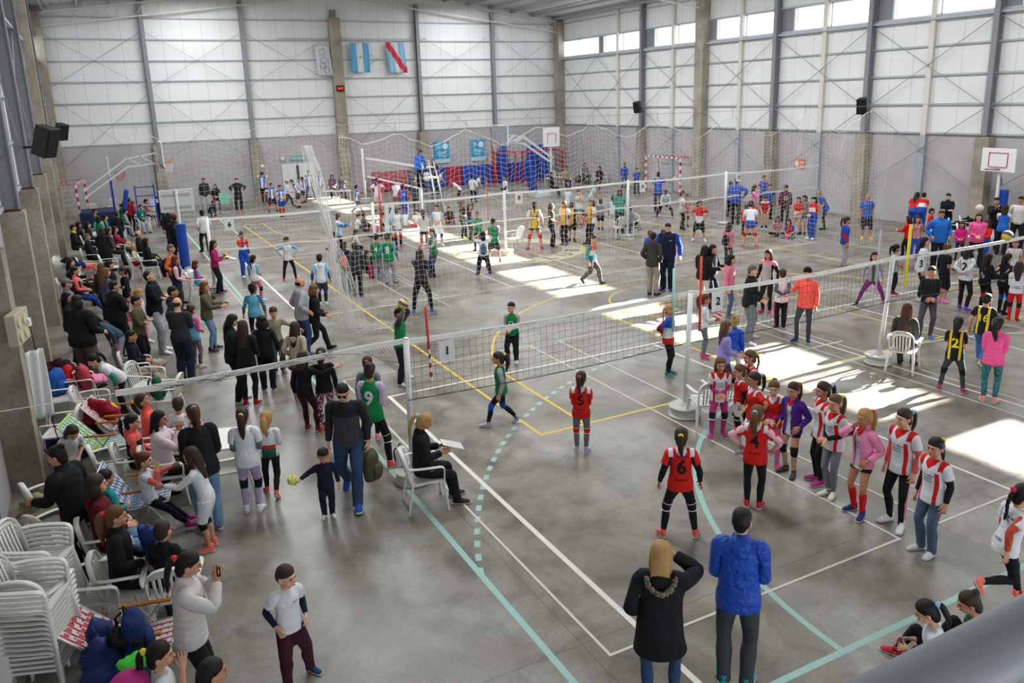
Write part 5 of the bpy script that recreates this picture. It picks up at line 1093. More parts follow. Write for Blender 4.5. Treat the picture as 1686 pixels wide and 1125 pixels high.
6.26|38.86|-1.61|1.58|t=tee:white:blsd b=shorts:black hr=short:dark p=stoop a=bend s=black|boy in white and blue kit bending forward near white doors
7|40.88|-2.14|1.46|t=tee:white:blsd b=shorts:black hr=short:dark a=head l=wide s=black|boy in white and blue kit with hand on head
7.6|41.79|-0.14|1.73|t=tee:white:blsd b=leggings:dgray hr=short:dark a=down s=gray l=wide|tall boy in white kit with grey leggings by doors
8.55|43.1|-0.07|1.5|t=tee:white:blsd b=leggings:gray hr=short:brown a=down s=gray|boy in white kit standing half behind taller teammate
9.05|42.28|-0.17|1.6|p=sit t=jacket:mauve b=pants:black hr=long_hair:dark a=lap s=black|dark-haired woman in mauve sitting at far white table
9.5|41.83|-0.18|1.6|p=sit t=jacket:dgray b=pants:black hr=bob:dark a=phone s=black|dark-haired person in grey sitting at far white table
8.17|34.59|1.46|1.45|t=tee:white:blsd b=leggings:gray hr=short:dark p=walk a=fwd s=gray|boy in white and blue kit walking past orange pole
9.11|34.09|2.83|1.72|t=tee:white:blyk b=shorts:white kb=red hr=short:dark a=hip s=black|boy in white shirt with blue shoulders, arms spread, far court
10.19|34.41|2.81|1.5|t=tee:white b=shorts:gray hr=short:dark a=cross s=black|boy in plain white shirt at far end of net
9.15|30.43|2.8|1.7|t=jacket:royal:redsl b=track:royald hr=short:dark a=pocket s=black|coach in blue tracksuit with red sleeves seen from behind
10.24|31.75|2.78|1.72|t=jacket:dgray b=pants:charcoal hr=bald:brown a=fwdlow s=black|bald man in dark clothes next to blue tracksuit coach
9.87|30.25|2.25|1.75|p=sitlean seatz=2.28 t=jacket:bright b=pants:black hr=short:brown a=knee s=black|man in bright blue jacket high on white umpire stand
11.66|32.85|2.67|1.75|t=jacket:black b=pants:black hr=short:dark a=cross s=black lift=.8|man in black standing up behind umpire stand
13.94|42.14|3.14|1.62|t=jacket:taupe b=pants:black hr=short:dark a=fwdlow s=black|person in taupe jacket left of umpire stand
14.63|41.41|2.94|1.4|t=tee:white b=leggings:gray hr=short:dark a=down s=black|boy in white shirt seen through umpire stand
14.92|40.25|1.01|1.4|p=stoop t=tee:white b=leggings:navy hr=short:dark a=knee s=black|boy in white bending before red and blue mats
13.79|34.67|-2.06|1.45|p=bend t=tee:white b=shorts:black hr=short:lbrown a=bend s=black|boy in white bent right over with hands on knees
14.59|34.74|2.19|1.45|t=tee:white b=leggings:navy hr=short:dark a=down s=black|boy in white shirt standing before blue mats
15.41|36.02|1.31|1.4|p=stoop t=tee:white b=leggings:gray hr=short:dark a=knee s=gray|boy in white stooping before red mat
14.62|30.91|-1.78|1.68|t=tee:white c=cuffs:navy b=shorts:gray hr=short:dark a=fwdlow s=white|boy in white with navy sleeves beside net sign 8
4.34|24.09|1.22|1.45|t=hoodie:white:cysl b=leggings:black hr=bun:brown a=reach s=black|girl in white hoodie with light blue sleeves reaching out
4.17|24.42|2.71|1.4|p=cross t=tee:offwhite b=leggings:black hr=bun:dark a=lap s=black|girl in off-white with dark bun sitting inside the netting
4.97|24.47|1.47|1.45|p=cross t=long:offwhite b=leggings:black hr=long_hair:dark a=knee s=black|girl with long dark hair sitting on floor in white
6.4|28.67|1.37|1.4|p=floor t=tee:white b=leggings:brownish hr=short:brown a=knee s=black|child in white sitting on floor left of net post
6.71|28.89|1.63|1.4|p=floor t=jacket:brownish b=leggings:black hr=short:brown a=knee s=black|child in brown sitting close to net post
6.53|26.77|-0.31|1.35|p=cross t=tee:redwhite b=leggings:black hr=pony:brown a=lap s=pink|girl in red and white sitting cross-legged beside net post
7.36|28.34|0.73|1.4|p=floor t=tee:beige b=leggings:black hr=fringe:brown a=knee s=black|child in beige sitting behind blonde standing girl
6.08|23.68|1.95|1.54|t=tee:white:cysl2 b=hot:black kb=black hr=pony:blond a=clasp s=black|blonde girl in white shirt with black knee pads standing in row
6.53|23.96|2.72|1.51|t=tee:white:cysl2 b=hot:black kb=red so=black hr=bun:brown a=down s=mag|girl in white with red knee pads and magenta shoes
8.59|28.77|-3.14|1.4|p=cross t=tee:white:cysl2 b=leggings:white hr=short:lbrown a=knee s=black|child in white and blue sitting behind standing girls
8.98|28.45|-0.18|1.4|p=cross t=tee:white b=leggings:red hr=short:brown a=lap s=white|child in white shirt and red leggings sitting in sunlight
7.02|22.53|2.78|1.55|t=long:offwhite b=hot:black kb=red hr=bigpony:brown a=clasp s=pink|girl with brown ponytail and red knee pads in white
7.91|23.4|-0.3|1.57|t=tee:white:cysl2 b=shorts:white kb=royal hr=bun:dark a=clasp s=white l=relax,stand|tall girl in white with dark topknot standing in sunlight
10.51|28.46|-0.22|1.4|p=floor t=jacket:black b=leggings:dred hr=bun:lbrown a=knee s=black|child in black jacket and dark red trousers sitting right of topknot girl
2.83|18.07|2.7|1.46|t=parka0:black b=pants:black hr=short:brown a=pocket s=black bag=red|person in black inside netting with red drawstring bag
2.88|17.16|3.04|1.55|t=jacket:charcoal b=pants:black hr=short:dark a=down s=black|person in charcoal behind red drawstring bag
4.11|20.21|0.76|1.35|p=floor t=vest:green u=black b=leggings:black hr=bob:brown a=knee s=white|girl in green bib and black sitting on floor by number 4
4.02|19.31|2.32|1.3|p=floor t=jacket:magd b=leggings:jean hr=bob:brown a=knee s=blue|small child in magenta jacket sitting at feet of green team
4.03|18.79|2.49|1.47|t=vest:green u=gray b=track:lgray hr=short:dark n=4w a=fwdlow s=lightgray|boy in green bib with grey sleeves, left of teal-sleeved teammate
4.16|18.1|2.68|1.57|t=vest:green u=tealb b=track:lgray hr=short:dark n=8w a=loose s=navyb|boy in green bib number 8 with teal sleeves seen from behind
5.73|18.43|-1.6|1.52|t=vest:green u=lgray b=shorts:dgray kb=royal so=black hr=short:brown a=fwd s=black l=relax,wide|boy in green bib with light grey sleeves and blue knee pad
3.74|14.34|2.64|1.72|t=long:charcoal b=leggings:black hr=long_hair:brown la=chin ra=pocket s=bluelt l=wide|young woman with very long hair in charcoal top on near court
9.41|24.45|0.81|1.5|t=tee:black b=pants:black hr=long_hair:brown a=clasp s=lime|girl with long brown hair and lime shoes in black
9.45|23.9|0.97|1.41|t=long:black b=pants:charcoal hr=bob:brown ra=clasp la=up s=black|girl in black and white raising one arm beside long-haired girl
8.77|21.67|-0.35|1.42|t=vest:green u=tealb b=leggings:black hr=short:lbrown ra=outup la=cross s=black fn=O|boy in green bib raising his arm towards girls in black
7.09|17.69|2.79|1.4|t=tee:white b=track:dnavy hr=bob:dark a=head s=purpleb l=wide|child in white shirt with light blue backpack
8.25|19.31|2.52|1.5|t=vest:green u=gray b=shorts:charcoal hr=short:dark a=clasp s=dgray l=wide sl=1|boy in green bib and charcoal shorts next to empty chairs
10.44|20.43|2.6|1.75|t=tee:ylwj:wsl b=hot:black so3=1 kb=red hr=pony:dark n=14 a=loose s=mag l=wide|girl in yellow jersey number 14 with red knee pads
11.16|20.49|1.05|1.64|t=tee:ylwj:nvsl b=pants:dnavy hr=long_hair:dark a=clasp s=gray|girl in yellow and navy jersey with loose long hair
11.81|20.62|-1.24|1.64|t=tee:ylwj:wsl b=pants:dnavy hr=bob:brown a=loose s=gray|girl in yellow bib with white sleeves facing camera
12.43|21.12|2.42|1.5|t=tee:ylwj:nvsl b=shorts:black hr=bun:dark a=loose s=black|girl in yellow and navy jersey just behind yellow bib girl
12.73|20.24|-1.62|1.67|t=tee:ylwj:wsl b=pants:black hr=bigpony:lbrown a=clasp s=black|girl with light ponytail in yellow bib and black trousers
15.3|26.11|2.07|1.5|t=tee:white:cysl2 b=leggings:gray hr=short:brown a=loose s=white|girl in white and light blue seen from behind under net tape
14.68|24.22|-0.21|1.54|t=tee:white:cysl2 b=hot:black hr=bun:brown a=chin s=black|girl in white and light blue clapping her hands
17.2|27.15|0.82|1.45|p=stoop t=tee:white:cysl2 b=leggings:brown hr=short:dark a=knee s=black|girl in white and light blue leaning forward under net tape
14.87|22.85|2.56|1.25|t=tee:black:wstr b=shorts:black hr=bun:dark a=down s=black|girl in black shirt with white hoops beside yellow team
14.96|21.63|2.53|1.76|t=jacket:tealg b=pants:dgray hr=bob:auburn a=fwd s=black|woman in teal sweatshirt standing at net post
15.23|22.49|2.37|1.4|t=tee:white:cysl2 b=leggings:white hr=bun:auburn a=down s=pink|girl in white left of woman in teal sweatshirt
14.77|20.58|-1.14|1.64|p=sitlean t=long:lgray b=pants:jean hr=long_hair:dark a=lap s=tan seat=1|woman with long dark hair and jeans sitting under the net
12.77|20.47|-2.49|1.3|p=stoop t=tee:redwhite b=hot:white hr=bob:brown a=knee s=black|child in red and white stooping among yellow team
9.2|14.77|0.47|1.49|t=long:teal:rwb b=track:khakid hr=short:dark a=down s=black p=walk|boy in red, white and teal tracksuit top inside the netting
18.97|23.91|-0.58|1.52|p=ready t=long:skyw b=leggings:black hr=short:dark a=knee s=mag|girl in pale blue crouching ready with feet apart
17.43|20.84|1.06|1.54|t=tee:offwhite b=leggings:black hr=beanie:black a=hip s=black|girl in off-white shirt and black cap next to red shirts
18.01|21.29|-0.43|1.35|t=tee:redwhite b=hot:gray k2=black hr=fringe:brown a=knee p=lean s=black|child in red shirt leaning forward with hands on knees
16.25|18.38|-0.88|1.51|t=tee:red:wbot b=shorts:black k2=black hr=pony:brown a=hip s=white l=wide hd=60,0|girl in red top and black shorts with hands on hips, feet wide
19.8|25.48|2.49|1.83|t=tee:royal b=pants:charcoal hr=beanie:dnavyh la=down ra=outup s=black|boy in royal blue shirt pointing to right before goal
24.59|34.93|-0.44|1.46|t=jacket:royal b=pants:royald hr=short:dark a=down s=black|coach in royal blue tracksuit left of red goal post
23.23|31.87|-0.8|1.45|t=tee:royal b=pants:navy hr=short:dark a=down s=black|boy in royal blue beside red and white goal post
19.92|20.47|2.36|1.9|t=jacket:royal b=pants:black hr=short:dark a=hip s=black br=1.05|coach in royal blue jacket standing at net sign 10
21.06|22.06|1.88|1.6|t=tee:royal b=pants:black hr=short:brown a=down s=black|boy in royal blue standing half behind net post
20.76|20.33|0.63|1.6|t=long:pink b=leggings:gray hr=long_hair:dark a=chin s=black|long dark-haired girl in pink sweater near back wall
23.72|22.81|-0.61|1.6|t=tee:royal:redsl b=pants:dgray hr=short:dark a=down s=black|tall boy in royal blue with red sleeves beside pillar
22.03|20.73|-0.44|1.5|t=tee:royal b=pants:black hr=short:dark a=down s=black|boy in royal blue shirt in front of concrete pillar
20.3|19.22|-0.78|1.35|p=stoop t=tee:red:wneck b=hot:black hr=short:brown a=knee s=black|child in red shirt with white collar crouching
21.33|19.15|-0.81|1.63|t=jacket:maroonj b=pants:black hr=beanie:black fn=23 a=down s=black|young man in maroon jacket with white number 23
16.76|16.3|2.46|1.65|p=stoop t=tee:white:bluebt b=hot:mag kb=red hr=short:dark a=knee s=hotpink l=wide|girl in white and blue bending over with pink shoes
18.68|18.18|2.72|1.35|p=stoop t=tee:red b=hot:black hr=bob:brown a=knee s=black|child in red shirt stooping in huddle
17.98|17.86|2.21|1.3|p=stoop t=tee:red b=leggings:black hr=pony:brown a=knee s=lime|ponytail child in red shirt at left of huddle
20.09|17.29|-1.26|1.43|t=tee:red:wbot b=hot:lgray hr=pony:dark a=clasp s=black|girl in red and white shirt with light grey shorts
20.23|17.15|-1.35|1.5|t=tee:gray b=hot:blue hr=pony:dark a=clasp s=black|girl in grey shirt between two red-shirted players
19.71|16.23|-1.53|1.56|t=jacket:red:rwbj b=track:royal hr=pony:dark a=clasp s=white|girl in red, white and blue jacket with royal blue trousers
21.73|17.46|-2.42|1.59|t=tee:royal b=leggings:black hr=short:blondd p=stoop a=fwdlow s=black|fair-haired boy in blue shirt stooping to left
19.36|17.58|-0.8|1.35|p=cross t=tee:red:print b=leggings:black hr=bob:brown a=lap s=black|child in red patterned top sitting cross-legged on floor
19.26|16.88|-1.16|1.3|p=cross t=tee:royal:redmid b=leggings:gray hr=bob:brown a=lap s=hotpink|child in blue and red sitting cross-legged on floor
21.18|15.11|-0.72|1.65|t=tee:blued b=shorts:black k2=black hr=short:blondd a=down s=yellowo l=relax,stand|fair-haired boy in blue shirt with bright yellow shoes
13.91|14.26|1.88|1.42|t=jacket:rosepink b=leggings:dgray hr=bob:dbrown a=clasp s=black|girl in rose pink hoodie with small black backpack
16.72|12.24|0.87|1.56|t=tee:royal u=red b=track:lgray hr=pony:brown a=down s=gray|girl in royal blue shirt with red sleeves and grey trousers
11.91|15.61|2.49|1.2|t=jacket:royal b=leggings:black hr=short:lbrown a=down s=black|small child in royal blue jacket behind boy in dark coat
12.3|15.45|2.3|1.2|t=tee:white b=leggings:navy hr=short:auburn a=down s=black|small auburn-haired child behind navy coach
9.78|12.65|2.05|1.73|t=hoodie:dolive b=track:beigeg hr=short:dark a=pocket s=black|boy in dark hooded coat and beige track trousers
10.41|12.82|-0.84|1.9|t=jacket:navy:blsl b=track:navy hr=short:dark a=loose s=navyb br=1.15|large coach in navy tracksuit with blue sleeves
10|10.84|1.73|1.62|t=jacket:black b=pants:offwhite hr=bob:dark a=fwdlow s=white br=1.15|dark-haired woman in black leather jacket seen from behind
10.19|10.77|0.32|1.64|t=jacket:black b=pants:djean hr=bob:dark a=fwd s=black|person in black pressed close to woman in leather jacket
9.86|9.75|0.74|1.57|t=hoodie:rosepink b=leggings:bluegray hr=bigcurl:dark a=down s=gray|curly-haired boy in faded pink hoodie and blue-grey leggings
10.96|9.62|-1.23|1.59|t=long:black:prtf b=leggings:black hr=long_hair:dark a=loose s=mag|girl with long dark hair in patterned jersey with black sleeves
8.93|8.08|0.71|1.72|t=jacket:black b=track:gray hr=short:grayh a=fwdlow s=white br=1.15 l=wide|grey-haired man in black sweater and grey track trousers
10.22|8.43|2.51|1.4|t=tee:white u=bluegray b=track:dnavy hr=short:brown a=back s=dnavy|boy in white shirt with red-striped navy trousers, hands behind back
9.91|7.44|-1.01|1.65|t=jacket:coralb b=leggings:dgray hr=beanie:black ra=reach la=down s=navyb hem=1|woman in coral jacket and black cap reaching out hand
6.07|7.25|0.72|1.44|t=tee:white:bwr u=dredb b=leggings:black k=black:w s=tealsh hr=braid:blond a=back|blonde braided girl in blue, white and red top by post 2
7.32|7.7|0.94|1.37|t=long:white b=leggings:gray s=magsh hr=pony:redhair a=paper|girl in white with grey leggings holding red ball by sign 2
6.2|5.85|1.27|1.41|t=jacket:lav b=leggings:dgray hr=long_hair:lbrown a=fwdlow s=gray|girl in lavender jacket with long wavy hair in sunlight
6.85|6.31|2.13|1.3|t=jacket:bluesat b=leggings:white hr=bun:blond a=down s=white|blonde topknot girl in shiny blue jacket in sunlight
5.47|4.44|-2|1.38|t=tee:white:sides b=leggings:black hr=braid:lbrown a=clasp s=gray|girl with headband and braid in white and red jersey
13.59|8.7|-0.82|1.43|t=long:lgray:twlv b=leggings:prpl s=charcoal hr=long_hair:dbrown a=loose l=vwide|girl in grey top with number 12 and purple patterned leggings
15.02|9.2|0.99|1.34|t=tee:lgray b=leggings:black s=dred hr=pony:dark a=clasp|girl in pale grey shirt and black leggings near yellow pole
14.96|8.37|0.62|1.65|t=tee:white u=red b=leggings:black kb=red hr=long_hair:dark a=down s=white|girl in white shirt with red sleeves behind sign 3
12.23|6.19|-0.79|1.61|t=long:black b=leggings:plumg hr=pony:dark a=clasp s=bluelt|woman in black sweatshirt and plum trousers, hands clasped
15.25|7.93|1.12|1.5|t=tee:dnavy b=shorts:dnavy hr=bun:lbrown a=clasp k2=black s=pink|girl in navy shirt and shorts behind woman in plum trousers
14.93|7.16|1.53|1.6|t=long:white b=leggings:black so=red s=purpleb hr=bob:dark n=2 a=back|girl in white shirt number 2 with red socks
15.31|6.91|1.25|1.42|t=jacket:dnavyb b=leggings:black kb=red hr=long_hair:dbrown a=fwdlow s=black paw=1|girl in dark jacket with white paw prints on back
15.36|6.48|1.32|1.48|t=jacket:dnavyb b=leggings:black kb=royal so=black hr=pony:dark a=back s=black|girl in dark navy jacket with hands behind and blue knee pads
15.01|5.99|2.01|1.4|t=long:white b=leggings:red k2=black hr=long_hair:dbrown a=clasp s=red|long-haired girl in white shirt and red leggings at right edge
11.55|4.53|1.86|1.47|t=tee:black:ylw b=pants:bluej kb=red hr=short:dark n=16y p=walk a=loose s=yellowo|boy in black and yellow jersey number 16 walking away
9.75|3.88|2.06|1.39|t=tee:black:ylw b=leggings:dgray k=black:w s=pinkblk hr=bigpony:dark n=2y a=clasp long=1 l=wide|girl in black and yellow jersey number 2 with long ponytail
9.8|3.22|2.14|1.52|t=jacket:pinkd b=leggings:tealprt so=salmonr s=salmonblk hr=bigpony:dark a=clasp|girl in bright pink padded jacket and teal patterned leggings
10.01|5.08|2.02|1.6|p=sit t=hoodie:dolive b=pants:dgray hr=long_hair:auburn a=lap s=black seat=1|woman with long auburn hair on white chair seen from behind
18.2|7.99|-0.87|1.3|t=tee:offwhite b=leggings:gray hr=bun:lbrown a=down s=gray|small girl in white shirt under flying volleyball
23.98|15.32|1.85|1.5|t=tee:red:bluebt b=track:blue hr=long_hair:dark p=stoop a=fwdlow s=black|long-haired girl in red and blue stooping near back wall
24.03|15.01|2.02|1.5|t=tee:red:tri b=track:blue hr=short:dark p=stoop a=fwdlow s=black|short-haired child in red, white and blue stooping near back wall
22.38|13.43|0.44|1.3|p=sit t=tee:red b=leggings:black hr=short:dark a=lap s=black|small child in red seated before navy woman
22.9|13.22|-1.06|1.7|t=jacket:dnavyb b=pants:dnavy hr=short:dark a=cross s=black|woman in dark navy hoodie with folded arms against back wall
18.49|10.39|-0.62|1.8|t=jacket:azure b=pants:black hr=short:dbrown a=pocket s=black br=1.2|man in bright blue sweater standing behind the net
19.49|12.15|-3.03|1.35|t=jacket:red b=pants:black hr=bob:brown a=fwd s=black|child in red jacket holding yellow object beside blue sweater man
19.67|12|-0.77|1.35|t=tee:redwhite b=track:royal hr=bob:brown a=down s=black|girl in red and white patterned shirt next to red jacket child
20.65|11.14|-0.99|1.25|p=sit t=jacket:magb b=leggings:navy hr=bob:brown a=lap s=black|girl in magenta jacket sitting in front of black bags
19.83|10.11|-0.83|1.62|t=jacket:pinkd b=pants:black hr=long_hair:dbrown a=clasp s=black br=1.1|woman in pink fleece with long dark hair behind net
20.46|10.21|-1.71|1.35|t=jacket:red:bluebt b=track:royal hr=bob:brown a=fwd s=black|child in red and royal blue tracksuit hugging pink fleece woman
22.61|11.33|-0.93|1.75|t=jacket:black b=pants:black hr=short:dark a=phone s=black|man in black looking at phone beside blue padded post
22.08|10.71|2.02|1.62|t=vest:royalv u=cream b=pants:black hr=bob:dbrown a=phone s=black|woman in blue padded vest with cream sleeves seen from behind
23.21|10.91|-1.22|1.78|t=long:offwhite b=pants:black hr=short:dark a=pocket s=black br=1.15|man in white sweater at right edge of picture
3.89|9.6|-0.73|1.3|t=vest:green u=lgray b=track:black s=white hr=short:dark ra=fwdlow la=clasp fn=O|boy in green bib with grey hooded sleeves facing camera
1.49|9.66|0.98|1.53|t=vest:green u=dgray b=track:black s=white hr=short:dark a=ball l=wide|boy in green bib holding volleyball above his head
2.19|6.76|-2.11|1.34|t=vest:green u=lgray b=leggings:black kb=royal s=silver hr=bigpony:brown a=down l=stepf,stepb hd=0,5|girl in green bib with blue knee pads and long ponytail stepping
19.11|34.08|0.87|1.6|p=sit t=jacket:black b=pants:black hr=short:dark a=lap s=black|person in black sitting by chairs before goal mats
21.74|36.81|-0.37|1.6|p=sit t=jacket:khaki b=pants:navy hr=short:dark a=lap s=black|person in khaki sitting on white chair near goal mats
23.93|38.23|-0.22|1.6|p=sit t=jacket:gray b=pants:black hr=bob:brown a=lap s=black|person in grey seated at foot of red goal frame
23.1|35.34|-0.93|1.6|p=sit t=jacket:black b=pants:dgray hr=bob:dark a=lap s=black|person in black seated among stacked white chairs at back
""".strip().split("\n")
PEOPLE_SEATS = {}
for i_, l_ in enumerate(PEOPLE_ROWS):
    x_, y_, r_, h_, sp_, lb_ = l_.split('|'); x_, y_, r_, h_ = float(x_), float(y_), float(r_), float(h_); person(i_, x_, y_, r_, h_, sp_, lb_)
    if ' seat=1' in sp_: PEOPLE_SEATS['white plastic chair under ' + ' '.join(lb_.split()[:9])] = (x_ - math.sin(r_) * .0, y_ + math.cos(r_) * .0, r_)

# empty chairs and stacks
def at(p, deg, label, group='white plastic chairs', **k): return chair(p[0], p[1], facing(p[0], p[1], deg), label, group, **k)
at((5.07, 4.99), 200, 'white plastic chair standing beside post two behind pink-sleeved girl'); at((5.44, 5.06), 205, 'white chair partly hidden behind red and white girls')
at((9.24, 21.62), 250, 'empty white chair touching post of sign 8'); at((9.85, 20.87), 300, 'empty white chair right of post of sign 8')
at((-4.37, 11.05, 0.43), 80, 'white chair holding blue backpack beside pillar'); at((-3.85, 10.15, 0.43), 80, 'white chair under dotted dark red coat'); at((-2.74, 10.03, 0.43), 250, 'white chair with green drawstring bag'); at((-2.96, 11.01, 0.43), 60, 'white chair behind green drawstring bag')
at((-4.06, 11.40, 0.43), 85, 'white chair under pink patterned backpack'); at((-4.54, 12.16, 0.43), 85, 'white chair under dark maroon coats'); at((-4.31, 9.24, 0.43), 250, 'white chair facing left near pillar with nothing on it'); at((-3.61, 7.32, 0.43), 95, 'white chair behind folding chair of little girl'); at((-2.15, 6.52, 0.43), 270, 'white chair tucked at table behind standing girls'); at((-4.55, 6.48, 0.43), 100, 'white chair under khaki yellow blanket')
at((-3.85, 4.05, 0.43), 70, 'white plastic chair behind red plaid folding chair'); at((-3.17, 3.73, 0.43), 170, 'white chair behind woman in off-white jacket'); at((-4.26, 5.58, 0.43), 120, 'white chair standing behind tall chair stack')
at((-2.41, 23.71, 0.43), 100, 'grey-white chair with red bag in aisle'); at((-3.21, 24.05, 0.43), 90, 'white chair left of aisle chair with red bag'); at((-3.86, 24.05, 0.43), 100, 'white chair holding coral pink blanket'); at((-3.77, 20.91, 0.43), 90, 'white chair holding brown fur-lined coat'); at((-4.32, 20.70), 90, 'white chair under woman in navy and coral')
at((22.95, 12.80, 0.43), 90, 'white chair holding black bags near right wall'); at((23.69, 12.89, 0.43), 90, 'white chair holding umbrella-like bag near right wall'); at((24.2, 38.6), 90, 'white chair holding dark red bag before back wall')
for p, d, lb in (((21.96, 39.25), 250, 'white chair before goal mats, leftmost'), ((22.70, 39.53), 120, 'white chair before goal mats, second from left'), ((22.62, 38.15), 90, 'white chair before goal mats under person in khaki'), ((24.59, 37.73), 250, 'white chair left of blue coach, near stack'), ((25.15, 37.69), 90, 'white chair close to blue coach'), ((22.18, 11.97), 90, 'white chair beside girl in magenta jacket'), ((21.33, 12.32), 180, 'white chair behind man in bright blue sweater'), ((14.31, 20.70), 200, 'white chair next to woman in teal'), ((-3.63, 41.25), 200, 'white chair among green team at far left'), ((-2.65, 43.26), 200, 'white chair by blue padded stand'), ((-1.91, 44.79), 170, 'far white chair behind seated boy'), ((2.79, 40.85), 0, 'far lawn chair place beside long-haired woman')): at(p, d, lb)
def stack(p, deg, n, where, dz=.052, lean=.008):
    a = facing(p[0], p[1], deg)
    for i in range(n):
        pos = 'bottom' if i == 0 else 'topmost' if i == n - 1 else ('second', 'third', 'fourth', 'fifth', 'sixth', 'seventh', 'eighth', 'ninth', 'tenth', 'eleventh', 'twelfth')[i - 1]
        c = chair(p[0] + math.sin(a) * lean * i, p[1] - math.cos(a) * lean * i, a, ('%s white chair of the %s' if i in (0, n - 1) else '%s white chair from the floor in the %s') % (pos, where), 'stacked chairs, ' + where, z=dz * i)
stack((-4.41, 3.95), 60, 13, 'tall stack at left edge'); stack((-4.66, 3.22), 60, 13, 'stack in lower left corner'); stack((-4.46, 21.91), 60, 9, 'far stack by the left pillars'); stack((-4.48, 3.39), 150, 9, 'second stack in lower left corner')
for k_, v_ in PEOPLE_SEATS.items(): chair(v_[0], v_[1], v_[2], k_)

# aluminium folding lawn chairs with woven webbing
def webbing(name, cols):
    def f(nt, N, L, B):
        tc = N.new('ShaderNodeTexCoord'); s = N.new('ShaderNodeSeparateXYZ'); L.new(tc.outputs['Object'], s.inputs[0]); prev = rgb(cols[0])
        for ax, per, duty, c in ((0, .085, .45, cols[1]), (2, .085, .45, cols[2]), (0, .085, .12, cols[3])):
            a = N.new('ShaderNodeMath'); a.operation = 'MULTIPLY'; a.inputs[1].default_value = 1 / per; L.new(s.outputs[0 if ax == 0 else 2], a.inputs[0]); fr_ = N.new('ShaderNodeMath'); fr_.operation = 'FRACT'
            ad = N.new('ShaderNodeMath'); ad.operation = 'ADD'; ad.inputs[1].default_value = 50; L.new(a.outputs[0], ad.inputs[0]); L.new(ad.outputs[0], fr_.inputs[0]); l = N.new('ShaderNodeMath'); l.operation = 'LESS_THAN'; l.inputs[1].default_value = duty; L.new(fr_.outputs[0], l.inputs[0])
            m = N.new('ShaderNodeMix'); m.data_type = 'RGBA'; L.new(l.outputs[0], m.inputs[0])
            if isinstance(prev, tuple): m.inputs[6].default_value = prev
            else: L.new(prev, m.inputs[6])
            m.inputs[7].default_value = rgb(c); prev = m.outputs[2]
        L.new(prev, B.inputs['Base Color'])
    return node_mat(name, f, Roughness=.7)
M_ALU = plain('aluminium_tube', 'b0b2b4', .35, .6); M_WOOD = plain('varnished_wood', 'a06420', .45)
def lawn_chair(p, deg, label, mat, recl=.9, group='folding lawn chairs'):
    t = thing('folding_chair', (p[0], p[1], 0), label, 'folding chair', group, facing(p[0], p[1], deg)); w = .27; by, bz = .22 + .55 * math.sin(recl * .6), .36 + .62 * math.cos(recl * .6)
    for nm, A, B_, C_, D_ in (('seat', (-w, -.27, .42), (w, -.27, .42), (w, .22, .36), (-w, .22, .36)), ('backrest', (-w, .23, .38), (w, .23, .38), (w, by, bz), (-w, by, bz))):
        m = MB(); n = 12; o = len(m.v)
        A, B_, C_, D_ = [np.array(q, float) for q in (A, B_, C_, D_)]
        # woven straps: real gaps between the bands
        for i in range(6):
            a, b = (i + .12) / 6, (i + .88) / 6; m.add([A + (B_ - A) * a, A + (B_ - A) * b, D_ + (C_ - D_) * b, D_ + (C_ - D_) * a], [(0, 1, 2, 3)])
        for i in range(7):
            a, b = (i + .12) / 7, (i + .88) / 7; e = np.array([0, 0, .003]); m.add([A + (D_ - A) * a + e, B_ + (C_ - B_) * a + e, B_ + (C_ - B_) * b + e, A + (D_ - A) * b + e], [(0, 1, 2, 3)])
        o = m.build(nm, mat, t); so = o.modifiers.new('s', 'SOLIDIFY'); so.thickness = .003
        f = MB(); f.tube([A, B_, C_, D_, A], .012, 8); f.build(nm + '_frame', M_ALU, t, smooth=True)
    for s in (1, -1):
        MB().tube([(w * s, -.30, 0), (w * s, .10, .60)], .011, 8).build('leg', M_ALU, t); MB().tube([(w * s, .36, 0), (w * s, -.12, .60)], .011, 8).build('leg', M_ALU, t)
        MB().box((w * s - .025, -.22, .60), (w * s + .025, .26, .625)).build('armrest', M_WOOD, t, bevel=.008)
    MB().tube([(-w, -.30, .012), (w, -.30, .012)], .011, 8).build('floor_bar', M_ALU, t); MB().tube([(-w, .36, .012), (w, .36, .012)], .011, 8).build('floor_bar', M_ALU, t); return t
lawn_chair((-3.50, 3.06, 0.42), 75, 'red and white plaid folding chair with wooden armrests', webbing('webbing_red', ('c8c0bc', '9c2430', 'b04048', 'd8d4d0')), 1.5)
lawn_chair((-3.26, 6.23, 0.42), 80, 'blue and white folding chair under little girl with bun', webbing('webbing_blue', ('b8c0c8', '2c4c80', '48688c', 'd0d4d8')), 1.0)
lawn_chair((-3.66, 8.51, 0.42), 70, 'blue, green and white striped folding chair seen from above', webbing('webbing_green', ('c4c8c8', '2c8880', '88b840', '2c5488')), 1.3); lawn_chair((-3.36, 9.25, 0.42), 70, 'pink and white striped folding chair behind striped green one', webbing('webbing_pink', ('c8c4c4', 'c05060', 'c8a0a4', 'd8d4d4')), 1.3)
lawn_chair((-0.64, 39.37), 10, 'blue checked folding chair standing far back near left basket', webbing('webbing_check', ('c0c8d0', '3468a8', '5888b8', 'd8dce0')), .5); lawn_chair((2.70, 40.01), 5, 'green folding lawn chair near back wall', webbing('webbing_mint', ('88b8a8', '3c9c80', '50a890', 'a8c8bc')), .5)

